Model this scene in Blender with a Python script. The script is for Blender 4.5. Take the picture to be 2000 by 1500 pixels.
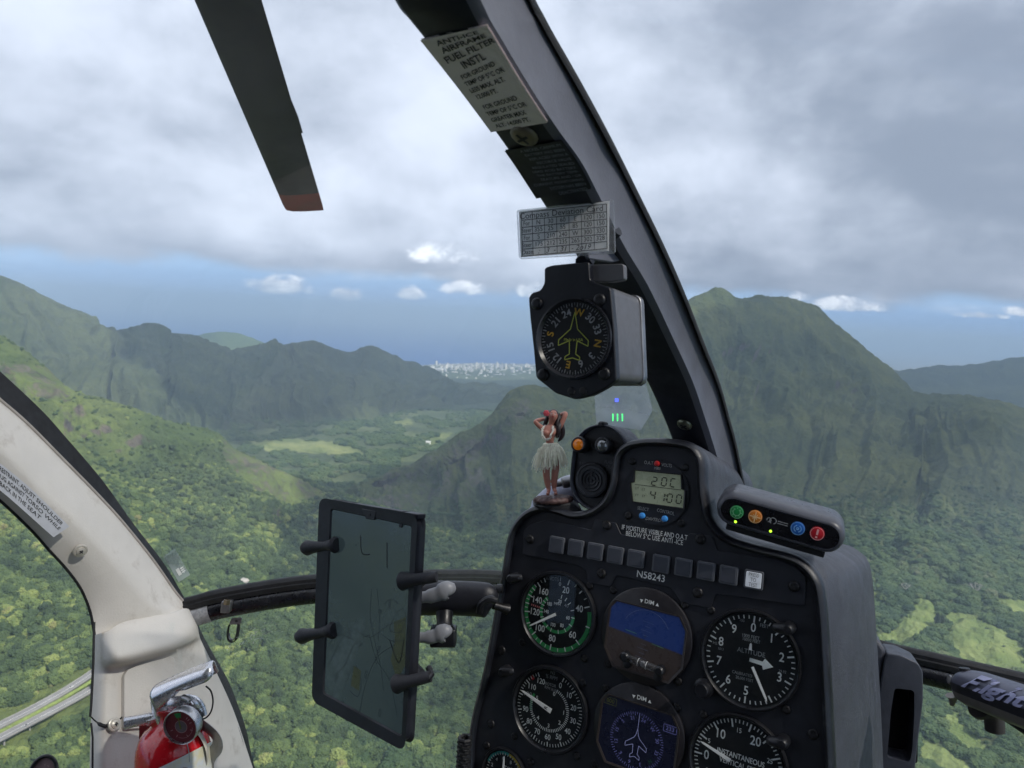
import bpy, bmesh, math, random
import numpy as np
from mathutils import Vector, Matrix

for o in list(bpy.data.objects):
    bpy.data.objects.remove(o, do_unlink=True)
scene = bpy.context.scene
COL = scene.collection
rad = math.radians

# ------------------------------------------------------------------ camera
F = 1444.0                       # focal length in pixels of the 2000 px wide photo
PITCH, ROLL = rad(5.25), rad(3.2)
_up0 = Vector((0, math.sin(PITCH), math.cos(PITCH)))
LK = Vector((0, math.cos(PITCH), -math.sin(PITCH)))
RT = Vector((1, 0, 0)) * math.cos(ROLL) + _up0 * math.sin(ROLL)
UP = -Vector((1, 0, 0)) * math.sin(ROLL) + _up0 * math.cos(ROLL)
cam_d = bpy.data.cameras.new('camera')
cam = bpy.data.objects.new('camera', cam_d)
COL.objects.link(cam)
cam.matrix_world = Matrix(((RT.x, UP.x, -LK.x, 0), (RT.y, UP.y, -LK.y, 0), (RT.z, UP.z, -LK.z, 0), (0, 0, 0, 1)))
cam_d.sensor_width = 36.0
cam_d.lens = 36.0 * F / 2000.0
cam_d.clip_start = 0.02
cam_d.clip_end = 400000.0
cam_d.dof.use_dof = True
cam_d.dof.focus_distance = 0.80
cam_d.dof.aperture_fstop = 20.0
scene.camera = cam

# ------------------------------------------------------------------ exposure
scene.view_settings.view_transform = 'Standard'
scene.view_settings.look = 'None'
scene.view_settings.gamma = 1.0
scene.view_settings.exposure = 0.75
scene.render.resolution_x = 1024
scene.render.resolution_y = 768

# ------------------------------------------------------------------ sun
SUN_EL, SUN_AZ = rad(46), rad(122)         # azimuth measured from +Y towards +X
to_sun = Vector((math.cos(SUN_EL) * math.sin(SUN_AZ), math.cos(SUN_EL) * math.cos(SUN_AZ), math.sin(SUN_EL)))
sl = bpy.data.lights.new('sun', 'SUN')
sl.energy = 4.0
sl.angle = rad(0.6)
sl.color = (1.0, 0.95, 0.86)
sun = bpy.data.objects.new('sun', sl)
COL.objects.link(sun)
sun.rotation_euler = to_sun.to_track_quat('Z', 'Y').to_euler()

# ------------------------------------------------------------------ node helpers
class NT:
    def __init__(s, nt):
        s.nt = nt
    def n(s, typ, **kw):
        nd = s.nt.nodes.new(typ)
        for k, v in kw.items():
            if k.startswith('i_'):
                key = k[2:]
                key = int(key) if key.isdigit() else key.replace('_', ' ')
                s.put(nd, key, v)
            else:
                setattr(nd, k, v)
        return nd
    def put(s, nd, key, v):
        sk = nd.inputs[key]
        if hasattr(v, 'is_output') or isinstance(v, bpy.types.NodeSocket):
            s.nt.links.new(v, sk)
        else:
            sk.default_value = v
    def math(s, op, a, b=None, c=None, clamp=False):
        nd = s.n('ShaderNodeMath', operation=op, use_clamp=clamp)
        s.put(nd, 0, a)
        if b is not None: s.put(nd, 1, b)
        if c is not None: s.put(nd, 2, c)
        return nd.outputs[0]
    def maprange(s, v, a, b, c=0.0, d=1.0, smooth=True):
        nd = s.n('ShaderNodeMapRange')
        nd.interpolation_type = 'SMOOTHSTEP' if smooth else 'LINEAR'
        s.put(nd, 0, v); s.put(nd, 1, a); s.put(nd, 2, b); s.put(nd, 3, c); s.put(nd, 4, d)
        return nd.outputs[0]
    def noise(s, vec, scale, detail=6, rough=0.55, dist=0.0):
        nd = s.n('ShaderNodeTexNoise')
        if vec is not None: s.put(nd, 'Vector', vec)
        s.put(nd, 'Scale', scale); s.put(nd, 'Detail', detail); s.put(nd, 'Roughness', rough); s.put(nd, 'Distortion', dist)
        return nd.outputs['Fac']
    def mix(s, f, a, b, blend='MIX'):
        nd = s.n('ShaderNodeMix', data_type='RGBA', blend_type=blend)
        s.put(nd, 0, f); s.put(nd, 6, a); s.put(nd, 7, b)
        return nd.outputs[2]
    def comb(s, x, y, z):
        nd = s.n('ShaderNodeCombineXYZ')
        s.put(nd, 0, x); s.put(nd, 1, y); s.put(nd, 2, z)
        return nd.outputs[0]
    def sep(s, v):
        nd = s.n('ShaderNodeSeparateXYZ'); s.put(nd, 0, v)
        return nd.outputs

def c4(c): return (c[0], c[1], c[2], 1.0)
def pdir(px, py):
    """direction in the world of a photo pixel"""
    return (RT * ((px - 1000) / F) + UP * ((750 - py) / F) + LK)

# ------------------------------------------------------------------ world sky
world = bpy.data.worlds.new("World")
scene.world = world
world.use_nodes = True
wt = world.node_tree
wt.nodes.clear()
W = NT(wt)
out = W.n('ShaderNodeOutputWorld')
sky = W.n('ShaderNodeTexSky')
sky.sky_type = 'NISHITA'
sky.sun_disc = False
sky.sun_elevation = SUN_EL
sky.sun_rotation = SUN_AZ
sky.air_density = 1.0
sky.dust_density = 0.0
sky.ozone_density = 3.0
sky.altitude = 600
tc = W.n('ShaderNodeTexCoord').outputs['Generated']
dx, dy, dz = W.sep(tc)
zp = W.math('MAXIMUM', dz, 0.0)
# cloud deck seen in perspective: direction projected onto a level layer
den = W.math('ADD', zp, 0.20)
u = W.math('DIVIDE', dx, den); v = W.math('DIVIDE', dy, den)
pv = W.comb(u, v, 0.0)
n_big = W.noise(pv, 0.75, 4, 0.52, 0.25)
n_mid = W.noise(pv, 2.2, 3, 0.5, 0.1)
# softer structure in plain direction space, flattened like layered stratocumulus
ds = W.comb(dx, W.math('MULTIPLY', dz, 1.3), dy)
n_dir = W.noise(ds, 3.4, 6, 0.56, 0.15)
n_fine = W.noise(ds, 8.0, 5, 0.55, 0.1)
dens = W.math('ADD', W.math('MULTIPLY', n_big, 0.40), W.math('ADD', W.math('MULTIPLY', n_mid, 0.10), W.math('ADD', W.math('MULTIPLY', n_dir, 0.66), W.math('MULTIPLY', n_fine, 0.12))))
# deck coverage: solid above about four degrees, ragged edge below
edge = W.math('ADD', dz, W.math('MULTIPLY', W.math('SUBTRACT', n_dir, 0.5), 0.085))
edge = W.math('ADD', edge, W.math('MULTIPLY', W.math('SUBTRACT', n_fine, 0.5), 0.045))
cover = W.maprange(edge, 0.030, 0.052)
dens = W.math('SUBTRACT', dens, W.math('MULTIPLY', W.math('ADD', dx, 0.0), 0.10))
bright = W.maprange(dens, 0.46, 0.82)
ccol = W.mix(bright, (0.20, 0.235, 0.305, 1), (0.56, 0.605, 0.71, 1))
# darker flat bases along the lower rim of the deck
rim = W.math('MULTIPLY', W.maprange(edge, 0.035, 0.10, 1.0, 0.0), 0.6)
ccol = W.mix(rim, ccol, (0.20, 0.235, 0.31, 1))
sm = W.n('ShaderNodeMix', data_type='RGBA', blend_type='MULTIPLY'); W.put(sm, 0, 1.0); W.put(sm, 6, sky.outputs[0]); W.put(sm, 7, (0.10, 0.10, 0.10, 1))
clear = W.mix(W.maprange(dz, 0.0, 0.09), (0.19, 0.33, 0.60, 1), (0.33, 0.47, 0.66, 1))
back = W.n('ShaderNodeBackground'); W.put(back, 'Color', W.mix(0.9, sm.outputs[2], clear)); W.put(back, 'Strength', 1.0)
cl = W.n('ShaderNodeBackground'); W.put(cl, 'Color', ccol); W.put(cl, 'Strength', 1.0)
mx = W.n('ShaderNodeMixShader'); W.put(mx, 0, cover)
wt.links.new(back.outputs[0], mx.inputs[1]); wt.links.new(cl.outputs[0], mx.inputs[2])
cur = mx.outputs[0]
# fair weather cumulus standing in the clear strip above the sea
ax = W.math('DIVIDE', dx, W.math('MAXIMUM', dy, 0.05)); az_ = W.math('DIVIDE', dz, W.math('MAXIMUM', dy, 0.05))
pn = W.noise(W.comb(ax, W.math('MULTIPLY', az_, 1.3), 0.0), 34.0, 4, 0.62, 0.2)
pn2 = W.noise(W.comb(ax, W.math('MULTIPLY', az_, 1.6), 3.0), 13.0, 4, 0.6, 0.2)
tot = None
for (px, py, w, h, s) in [(545, 562, 80, 26, 1.0), (680, 578, 46, 22, .95), (800, 575, 40, 20, .9), (905, 566, 66, 20, .9), (1040, 570, 40, 24, 1.0), (385, 605, 26, 12, .5),
                     (500, 611, 40, 8, .5), (180, 575, 60, 12, .35), (1655, 598, 95, 20, 1.1), (1560, 580, 40, 14, .7), (1915, 617, 75, 10, .8), (1990, 610, 40, 14, .8), (860, 500, 90, 30, .9), (1700, 690, 20, 4, .3)]:
    d = pdir(px, py); cx, cz = d.x / d.y, d.z / d.y
    ex = W.math('DIVIDE', W.math('SUBTRACT', ax, cx), w / F)
    ez = W.math('DIVIDE', W.math('SUBTRACT', W.math('ADD', az_, W.math('MULTIPLY', ax, 0.0)), cz), h / F)
    # flat base: below the middle the mask falls off faster
    ez = W.math('MULTIPLY', ez, W.maprange(ez, -0.2, 0.2, 1.5, 0.9))
    r2 = W.math('ADD', W.math('MULTIPLY', ex, ex), W.math('MULTIPLY', ez, ez))
    m = W.math('MULTIPLY', W.math('SUBTRACT', 1.0, r2, clamp=True), s)
    tot = m if tot is None else W.math('MAXIMUM', tot, m)
puff = W.math('ADD', W.math('MULTIPLY', tot, 0.85), W.math('MULTIPLY', W.math('SUBTRACT', W.math('ADD', W.math('MULTIPLY', pn, .55), W.math('MULTIPLY', pn2, .45)), 0.5), 2.4))
puff = W.math('MULTIPLY', W.maprange(puff, 0.16, 0.75), W.maprange(tot, 0.0, 0.12))
thin = W.math('MULTIPLY', W.maprange(W.noise(W.comb(ax, W.math('MULTIPLY', az_, 7.0), 9.0), 5.0, 4, 0.55, 0.3), 0.50, 0.78), W.math('MULTIPLY', W.math('MULTIPLY', W.maprange(az_, 0.0, 0.03), W.maprange(az_, 0.05, 0.09, 1.0, 0.0)), 0.35))
puff = W.math('MAXIMUM', W.math('MULTIPLY', puff, 0.9), thin)
pb = W.n('ShaderNodeBackground'); W.put(pb, 'Color', W.mix(W.maprange(pn, 0.35, 0.7), (0.45, 0.50, 0.60, 1), (0.88, 0.90, 0.95, 1))); W.put(pb, 'Strength', 1.0)
mx2 = W.n('ShaderNodeMixShader'); W.put(mx2, 0, W.math('MULTIPLY', puff, W.math('GREATER_THAN', dy, 0.05)))
wt.links.new(cur, mx2.inputs[1]); wt.links.new(pb.outputs[0], mx2.inputs[2])
wt.links.new(mx2.outputs[0], out.inputs['Surface'])

# ------------------------------------------------------------------ materials
def srgb(r, g, b):
    f = lambda c: (c / 255 / 12.92) if c / 255 <= 0.04045 else ((c / 255 + 0.055) / 1.055) ** 2.4
    return (f(r), f(g), f(b))
MATS = {}
def mat(name, col, rough=0.5, metal=0.0, var=0.12, vscale=60, bump=0.0, bscale=900, emit=None, estr=1.0, coat=0.0, spec=0.5, col2=None, wear=None):
    if name in MATS: return MATS[name]
    m = bpy.data.materials.new(name); m.use_nodes = True
    t = NT(m.node_tree); b = m.node_tree.nodes['Principled BSDF']
    tcn = t.n('ShaderNodeTexCoord').outputs['Object']
    nz = t.noise(tcn, vscale, 5, 0.6)
    lo = tuple(c * (1 - var) for c in col); hi = tuple(min(1, c * (1 + var)) for c in (col2 or col))
    cc = t.mix(t.maprange(nz, 0.3, 0.7), c4(lo), c4(hi))
    if wear:                                   # fine dust and scuffs: (colour, amount, scale)
        wn = t.noise(tcn, wear[2], 8, 0.7)
        cc = t.mix(t.math('MULTIPLY', t.maprange(wn, 0.54, 0.74), wear[1]), cc, c4(wear[0]))
    t.put(b, 'Base Color', cc)
    t.put(b, 'Roughness', t.maprange(t.noise(tcn, vscale * 2.3, 4, 0.6), 0.3, 0.7, max(0.02, rough - 0.07), min(1, rough + 0.07)))
    t.put(b, 'Metallic', metal)
    t.put(b, 'Specular IOR Level', spec)
    if coat: t.put(b, 'Coat Weight', coat)
    if bump:
        bn = t.n('ShaderNodeBump'); t.put(bn, 'Strength', bump); t.put(bn, 'Distance', 0.0006)
        t.put(bn, 'Height', t.noise(tcn, bscale, 4, 0.6)); t.put(b, 'Normal', bn.outputs[0])
    if emit:
        t.put(b, 'Emission Color', c4(emit)); t.put(b, 'Emission Strength', estr)
    MATS[name] = m
    return m
def sheet_mat(name, col, k=0.5):
    if name in MATS: return MATS[name]
    m = bpy.data.materials.new(name); m.use_nodes = True; nt = m.node_tree; nt.nodes.clear(); t = NT(nt)
    o = t.n('ShaderNodeOutputMaterial'); d = t.n('ShaderNodeBsdfDiffuse'); t.put(d, 'Color', c4(col)); l = t.n('ShaderNodeBsdfTranslucent'); t.put(l, 'Color', c4(col))
    x = t.n('ShaderNodeMixShader'); t.put(x, 0, k); nt.links.new(d.outputs[0], x.inputs[1]); nt.links.new(l.outputs[0], x.inputs[2]); nt.links.new(x.outputs[0], o.inputs['Surface'])
    MATS[name] = m; return m
def glass_mat(name, tint=(0.97, 0.985, 0.99), refl=1.0, rough=0.0, film=0.0, filmcol=(0.8, 0.85, 0.9)):
    if name in MATS: return MATS[name]
    m = bpy.data.materials.new(name); m.use_nodes = True
    nt = m.node_tree; nt.nodes.clear(); t = NT(nt)
    o = t.n('ShaderNodeOutputMaterial')
    tr = t.n('ShaderNodeBsdfTransparent'); t.put(tr, 'Color', c4(tint))
    gl = t.n('ShaderNodeBsdfGlossy'); t.put(gl, 'Roughness', rough); t.put(gl, 'Color', (1, 1, 1, 1))
    fr = t.n('ShaderNodeFresnel'); t.put(fr, 'IOR', 1.45)
    mxs = t.n('ShaderNodeMixShader'); t.put(mxs, 0, t.math('MULTIPLY', fr.outputs[0], refl))
    nt.links.new(tr.outputs[0], mxs.inputs[1]); nt.links.new(gl.outputs[0], mxs.inputs[2])
    cur = mxs.outputs[0]
    if film > 0:
        df = t.n('ShaderNodeBsdfDiffuse'); t.put(df, 'Color', c4(filmcol))
        tl = t.n('ShaderNodeBsdfTranslucent'); t.put(tl, 'Color', c4(filmcol))
        ad = t.n('ShaderNodeMixShader'); t.put(ad, 0, 0.5)
        nt.links.new(df.outputs[0], ad.inputs[1]); nt.links.new(tl.outputs[0], ad.inputs[2])
        m2 = t.n('ShaderNodeMixShader')
        tcn = t.n('ShaderNodeTexCoord').outputs['Object']
        t.put(m2, 0, t.math('MULTIPLY', t.maprange(t.noise(tcn, 7, 3, 0.7), 0.35, 0.75, 0.5, 1.6), film))
        nt.links.new(cur, m2.inputs[1]); nt.links.new(ad.outputs[0], m2.inputs[2]); cur = m2.outputs[0]
    nt.links.new(cur, o.inputs['Surface'])
    MATS[name] = m
    return m

# ------------------------------------------------------------------ geometry helpers
def P(px, py, d):
    """point of the scene seen at photo pixel (px,py), d metres along the view axis"""
    return pdir(px, py) * d
def onz(px, py, z):
    v = pdir(px, py)
    return v * (z / v.z)
class Plane:
    def __init__(s, o, u, v, n):
        s.o, s.u, s.v, s.n = o, u.normalized(), v.normalized(), n.normalized()
    @staticmethod
    def panel(yaw, pit, roll, through=None, D=None):
        cy, sy = math.cos(yaw), math.sin(yaw); cp, sp = math.cos(pit), math.sin(pit)
        u = RT * cy - LK * sy; v = UP.copy(); n = -RT * sy - LK * cy
        v, n = v * cp - n * sp, n * cp + v * sp
        cr, sr = math.cos(roll), math.sin(roll)
        u, v = u * cr + v * sr, -u * sr + v * cr
        return Plane(through if through is not None else -n * D, u, v, n)
    @staticmethod
    def pts(a, b, c):
        u = (b - a).normalized(); n = u.cross(c - a).normalized(); v = n.cross(u)
        return Plane(a, u, v, n)
    def at(s, px, py, w=0.0):
        d = pdir(px, py); o = s.o + s.n * w
        return d * (o.dot(s.n) / d.dot(s.n))
    def uv(s, px, py):
        p = s.at(px, py) - s.o
        return p.dot(s.u), p.dot(s.v)
    def p(s, u, v, w=0.0): return s.o + s.u * u + s.v * v + s.n * w
    def moved(s, pt, rot=0.0, w=0.0):
        c, q = math.cos(rot), math.sin(rot)
        return Plane(pt + s.n * w, s.u * c + s.v * q, -s.u * q + s.v * c, s.n)

class MB:
    def __init__(s): s.v = []; s.f = []; s.mi = []
    def add(s, vs, fs, mi=0):
        b = len(s.v); s.v += [Vector(x) for x in vs]; s.f += [[i + b for i in f] for f in fs]; s.mi += [mi] * len(fs)
        return s
    def loft(s, rows, cu=False, cap=False, mi=0, cv=False):
        n = len(rows[0]); m = len(rows); vs = [p for r in rows for p in r]; fs = []
        for j in range(m if cv else m - 1):
            for i in range(n if cu else n - 1):
                a, b = i, (i + 1) % n; k = (j + 1) % m
                fs.append([j * n + a, j * n + b, k * n + b, k * n + a])
        if cap: fs += [list(range(n))[::-1], [(m - 1) * n + i for i in range(n)]]
        return s.add(vs, fs, mi)
    def prism(s, poly, off, mi=0):
        n = len(poly); vs = list(poly) + [p + off for p in poly]
        fs = [list(range(n)), [n + i for i in range(n)][::-1]] + [[i, (i + 1) % n, n + (i + 1) % n, n + i] for i in range(n)]
        return s.add(vs, fs, mi)
    def face(s, poly, mi=0): return s.add(poly, [list(range(len(poly)))], mi)
    def box(s, c, x, y, z, mi=0):
        """centre and three half-extent vectors"""
        vs = [c + x * i + y * j + z * k for k in (-1, 1) for j in (-1, 1) for i in (-1, 1)]
        return s.add(vs, [[0, 2, 3, 1], [4, 5, 7, 6], [0, 1, 5, 4], [2, 6, 7, 3], [0, 4, 6, 2], [1, 3, 7, 5]], mi)
    def lathe(s, c, n, prof, seg=32, mi=0, u=None, cap=True, sy=1.0):
        n = n.normalized(); u = (u or n.orthogonal()).normalized(); w = n.cross(u)
        rows = [[c + n * h + u * (r * math.cos(2 * math.pi * i / seg)) + w * (r * sy * math.sin(2 * math.pi * i / seg)) for i in range(seg)] for r, h in prof]
        return s.loft(rows, cu=True, cap=cap, mi=mi)
    def tube(s, pts, r, seg=12, mi=0, closed=False, cap=True, flat=None):
        rs = r if isinstance(r, (list, tuple)) else [r] * len(pts)
        rows = []; n = len(pts); ref = None
        for i, p in enumerate(pts):
            a = pts[(i - 1) % n] if (closed or i > 0) else p; b = pts[(i + 1) % n] if (closed or i < n - 1) else p
            t = (b - a).normalized()
            if ref is None: ref = flat.copy() if flat is not None else t.orthogonal()
            ref = (ref - t * ref.dot(t)).normalized(); w = t.cross(ref)
            rr = rs[i] if isinstance(rs[i], (tuple, list)) else (rs[i], rs[i])
            rows.append([p + ref * (rr[0] * math.cos(2 * math.pi * k / seg)) + w * (rr[1] * math.sin(2 * math.pi * k / seg)) for k in range(seg)])
        return s.loft(rows, cu=True, cap=cap and not closed, mi=mi, cv=closed)
    def line(s, pl, a, b, w, z=0.0, mi=0):
        """thin painted stroke on a plane from a to b in plane coordinates"""
        dx, dy = b[0] - a[0], b[1] - a[1]; L = math.hypot(dx, dy) or 1e-9; qx, qy = -dy / L * w / 2, dx / L * w / 2
        return s.face([pl.p(a[0] + qx, a[1] + qy, z), pl.p(a[0] - qx, a[1] - qy, z), pl.p(b[0] - qx, b[1] - qy, z), pl.p(b[0] + qx, b[1] + qy, z)], mi)
    def arc(s, pl, r0, r1, a0, a1, z=0.0, mi=0, seg=48, c=(0, 0)):
        """ring sector; angles clockwise from plane up, degrees"""
        rows = [[], []]
        for i in range(seg + 1):
            a = rad(a0 + (a1 - a0) * i / seg)
            for k, r in enumerate((r0, r1)): rows[k].append(pl.p(c[0] + r * math.sin(a), c[1] + r * math.cos(a), z))
        return s.loft(rows, mi=mi)
    def tick(s, pl, r0, r1, a, w, z=0.0, mi=0):
        q = rad(a); return s.line(pl, (r0 * math.sin(q), r0 * math.cos(q)), (r1 * math.sin(q), r1 * math.cos(q)), w, z, mi)
    def text(s, pl, txt, u, v, size, rot=0.0, z=0.0, ax='CENTER', mi=0, sx=1.0, shear=0.0, bold=0.0):
        vs, fs = text_mesh(txt, ax, shear, bold)
        c, q = math.cos(rot), math.sin(rot)
        out = [pl.p(u + (x * sx * c - y * q) * size, v + (x * sx * q + y * c) * size, z) for x, y in vs]
        return s.add(out, fs, mi)
TXT = {}
def text_mesh(txt, ax, shear=0.0, bold=0.0):
    key = (txt, ax, shear, bold)
    if key not in TXT:
        cu = bpy.data.curves.new('lettering', 'FONT'); cu.body = txt; cu.align_x = ax; cu.align_y = 'CENTER'; cu.shear = shear; cu.resolution_u = 3; cu.offset = bold
        ob = bpy.data.objects.new('lettering', cu); COL.objects.link(ob)
        dg = bpy.context.evaluated_depsgraph_get()
        me = bpy.data.meshes.new_from_object(ob.evaluated_get(dg))
        TXT[key] = ([(v.co.x, v.co.y) for v in me.vertices], [list(p.vertices) for p in me.polygons])
        bpy.data.objects.remove(ob); bpy.data.curves.remove(cu); bpy.data.meshes.remove(me)
    return TXT[key]

WPOS = {}
def wpos(o):
    return WPOS.get(o.name, Vector((0, 0, 0)))
def empty(name, loc, label, cat, group=None):
    o = bpy.data.objects.new(name, None); COL.objects.link(o); o.location = loc; o.empty_display_size = 0.05
    WPOS[o.name] = Vector(loc); o['label'] = label; o['category'] = cat
    if group: o['group'] = group
    return o
def obj(name, mb, mats, parent=None, smooth=35, bevel=0.0, bseg=2, label=None, cat=None, group=None, kind=None, subsurf=0, origin=None):
    if not isinstance(mats, (list, tuple)): mats = [mats]
    c = origin if origin is not None else sum(mb.v, Vector()) / len(mb.v)
    me = bpy.data.meshes.new(name)
    me.from_pydata([(v - c)[:] for v in mb.v], [], mb.f)
    for m in mats: me.materials.append(m)
    if len(mats) > 1: me.polygons.foreach_set('material_index', mb.mi)
    bm = bmesh.new(); bm.from_mesh(me); bmesh.ops.remove_doubles(bm, verts=bm.verts, dist=1e-6)
    bmesh.ops.recalc_face_normals(bm, faces=bm.faces); bm.to_mesh(me); bm.free()
    if smooth:
        me.shade_smooth(); me.set_sharp_from_angle(angle=rad(smooth))
    me.update()
    o = bpy.data.objects.new(name, me); COL.objects.link(o)
    if parent is not None: o.parent = parent; o.location = c - wpos(parent)
    else: o.location = c
    WPOS[o.name] = Vector(c)
    if bevel:
        b = o.modifiers.new('bevel', 'BEVEL'); b.width = bevel; b.segments = bseg; b.limit_method = 'ANGLE'; b.angle_limit = rad(40); b.harden_normals = False
    if subsurf:
        b = o.modifiers.new('sub', 'SUBSURF'); b.levels = subsurf; b.render_levels = subsurf
    if label: o['label'] = label
    if cat: o['category'] = cat
    if group: o['group'] = group
    if kind: o['kind'] = kind
    return o
def catmull(pts, n):
    """n points evenly (by parameter) through a list of tuples or vectors"""
    A = np.array([tuple(p) for p in pts], float); L = len(A)
    t = np.linspace(0, L - 1, n); i = np.clip(t.astype(int), 0, L - 2); f = (t - i)[:, None]
    g = lambda k: A[np.clip(k, 0, L - 1)]
    p0, p1, p2, p3 = g(i - 1), g(i), g(i + 1), g(i + 2)
    return 0.5 * ((2 * p1) + (-p0 + p2) * f + (2 * p0 - 5 * p1 + 4 * p2 - p3) * f ** 2 + (-p0 + 3 * p1 - 3 * p2 + p3) * f ** 3)
def cvec(pts, n): return [Vector(p) for p in catmull(pts, n)]
# ================================================================== LANDSCAPE
rng = np.random.default_rng(7)
_perm = rng.permutation(4096)
_gr = rng.normal(size=(4096, 2)); _gr /= np.linalg.norm(_gr, axis=1)[:, None]
def pnoise(x, y):
    xi = np.floor(x).astype(int); yi = np.floor(y).astype(int); xf = x - xi; yf = y - yi
    def g(a, b):
        h = _perm[(_perm[a & 4095] + b) & 4095]; return _gr[h]
    def dot(a, b, fx, fy):
        q = g(a, b); return q[..., 0] * fx + q[..., 1] * fy
    s = lambda t: t * t * t * (t * (t * 6 - 15) + 10)
    u, v = s(xf), s(yf)
    n00 = dot(xi, yi, xf, yf); n10 = dot(xi + 1, yi, xf - 1, yf); n01 = dot(xi, yi + 1, xf, yf - 1); n11 = dot(xi + 1, yi + 1, xf - 1, yf - 1)
    return (n00 * (1 - u) + n10 * u) * (1 - v) + (n01 * (1 - u) + n11 * u) * v
def fbm(x, y, o=5, ridged=False):
    a, t, w = 1.0, 0.0, 0.0
    for k in range(o):
        n = pnoise(x * 2 ** k + 17.3 * k, y * 2 ** k - 9.1 * k)
        if ridged: n = 0.5 - np.abs(n) * 1.6
        t = t + n * a; w += a; a *= 0.5
    return t / w * 1.4

def land_mat(name, greens, dark, rock=None, rock_lo=0.35, rock_hi=0.55, scale=1.0, grass=None, bump=1.0, mott=0.5, speck=None):
    """vegetation over rock; greens = (a, b); rock shows where the ground is steep"""
    m = bpy.data.materials.new(name); m.use_nodes = True
    t = NT(m.node_tree); b = m.node_tree.nodes['Principled BSDF']
    ge = t.n('ShaderNodeNewGeometry'); pos = ge.outputs['Position']
    big = t.noise(pos, 0.0035 * scale, 5, 0.55, 0.4); mid = t.noise(pos, 0.018 * scale, 6, 0.62, 0.3)
    fine = t.noise(pos, 0.085 * scale, 5, 0.7)
    cc = t.mix(t.maprange(big, 0.38, 0.62), c4(greens[0]), c4(greens[1]))
    cc = t.mix(t.math('MULTIPLY', t.maprange(mid, 0.42, 0.66), mott), cc, c4(dark))
    cc = t.mix(t.math('MULTIPLY', t.maprange(fine, 0.45, 0.7), 0.55), cc, c4(dark))
    if grass:
        at = t.n('ShaderNodeAttribute', attribute_name='open_grass')
        gc = t.mix(t.maprange(mid, 0.35, 0.65), c4(grass[0]), c4(grass[1]))
        cc = t.mix(at.outputs['Fac'], cc, gc)
    if rock:
        ra = t.n('ShaderNodeAttribute', attribute_name='bare_rock').outputs['Fac']
        nz = t.sep(ge.outputs['Normal'])[2]
        st = t.math('ADD', nz, t.math('MULTIPLY', t.math('SUBTRACT', mid, 0.5), 0.5))
        rc = t.mix(t.maprange(t.noise(t.n('ShaderNodeMapping', i_0=pos, i_Scale=(1, 1, 0.25)).outputs[0], 0.03, 6, 0.65), 0.35, 0.65), c4(rock[0]), c4(rock[1]))
        cc = t.mix(t.math('MAXIMUM', t.maprange(st, rock_lo, rock_hi, 1.0, 0.0), t.math('MULTIPLY', t.maprange(t.math('ADD', t.math('MULTIPLY', fine, .5), t.math('MULTIPLY', mid, .5)), .46, .58), t.math('MULTIPLY', ra, .8))), cc, rc)
    if speck: cc = t.mix(t.maprange(t.noise(pos, 0.012, 3, .8), .54, .60), cc, c4(speck))
    t.put(b, 'Base Color', cc); t.put(b, 'Roughness', 0.95); t.put(b, 'Specular IOR Level', 0.1)
    bn = t.n('ShaderNodeBump'); t.put(bn, 'Strength', 1.0); t.put(bn, 'Distance', 9.0 * bump)
    t.put(bn, 'Height', t.math('ADD', t.math('MULTIPLY', fine, 0.6), mid)); t.put(b, 'Normal', bn.outputs[0])
    return m

def inpoly(x, y, poly):
    r = np.zeros(x.shape, bool); n = len(poly)
    for i in range(n):
        x0, y0 = poly[i]; x1, y1 = poly[(i + 1) % n]
        c = ((y0 > y) != (y1 > y)) & (x < (x1 - x0) * (y - y0) / ((y1 - y0) or 1e-9) + x0)
        r ^= c
    return r
_B = np.array([RT[:], UP[:], LK[:]])
def topix(V):
    q = V @ _B.T
    return 1000 + F * q[:, 0] / q[:, 2], 750 - F * q[:, 1] / q[:, 2], q[:, 2]

# clearings measured on the photo: (polygon); used on the valley floor
MEADOWS = [[(1700, 1252), (1760, 1212), (1798, 1166), (1834, 1172), (1830, 1228), (1800, 1246), (1785, 1268), (1740, 1262)],
           [(1844, 1190), (1900, 1200), (1960, 1230), (1998, 1258), (2010, 1312), (1930, 1308), (1872, 1288), (1848, 1240)],
           [(1930, 1175), (1960, 1165), (2060, 1185), (2060, 1210), (1990, 1200)],
           [(1697, 1150), (1722, 1150), (1718, 1172), (1700, 1172)],
           [(1832, 1394), (1874, 1392), (1882, 1416), (1918, 1446), (1934, 1474), (1885, 1460), (1842, 1430)],
           [(1795, 1430), (1830, 1450), (1870, 1475), (1900, 1500), (1940, 1560), (1880, 1560), (1840, 1500), (1790, 1475)],
           [(1985, 1480), (2030, 1500), (2040, 1540), (1990, 1520)]]
VMEADOWS = [[(470, 862), (560, 856), (640, 862), (700, 876), (720, 890), (660, 888), (600, 884), (520, 880)], [(655, 790), (740, 788), (800, 792), (790, 797), (660, 796)],
            [(765, 820), (800, 818), (805, 828), (770, 832)], [(825, 866), (860, 845), (885, 845), (860, 865), (835, 872)]]
LAND = {}
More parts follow.
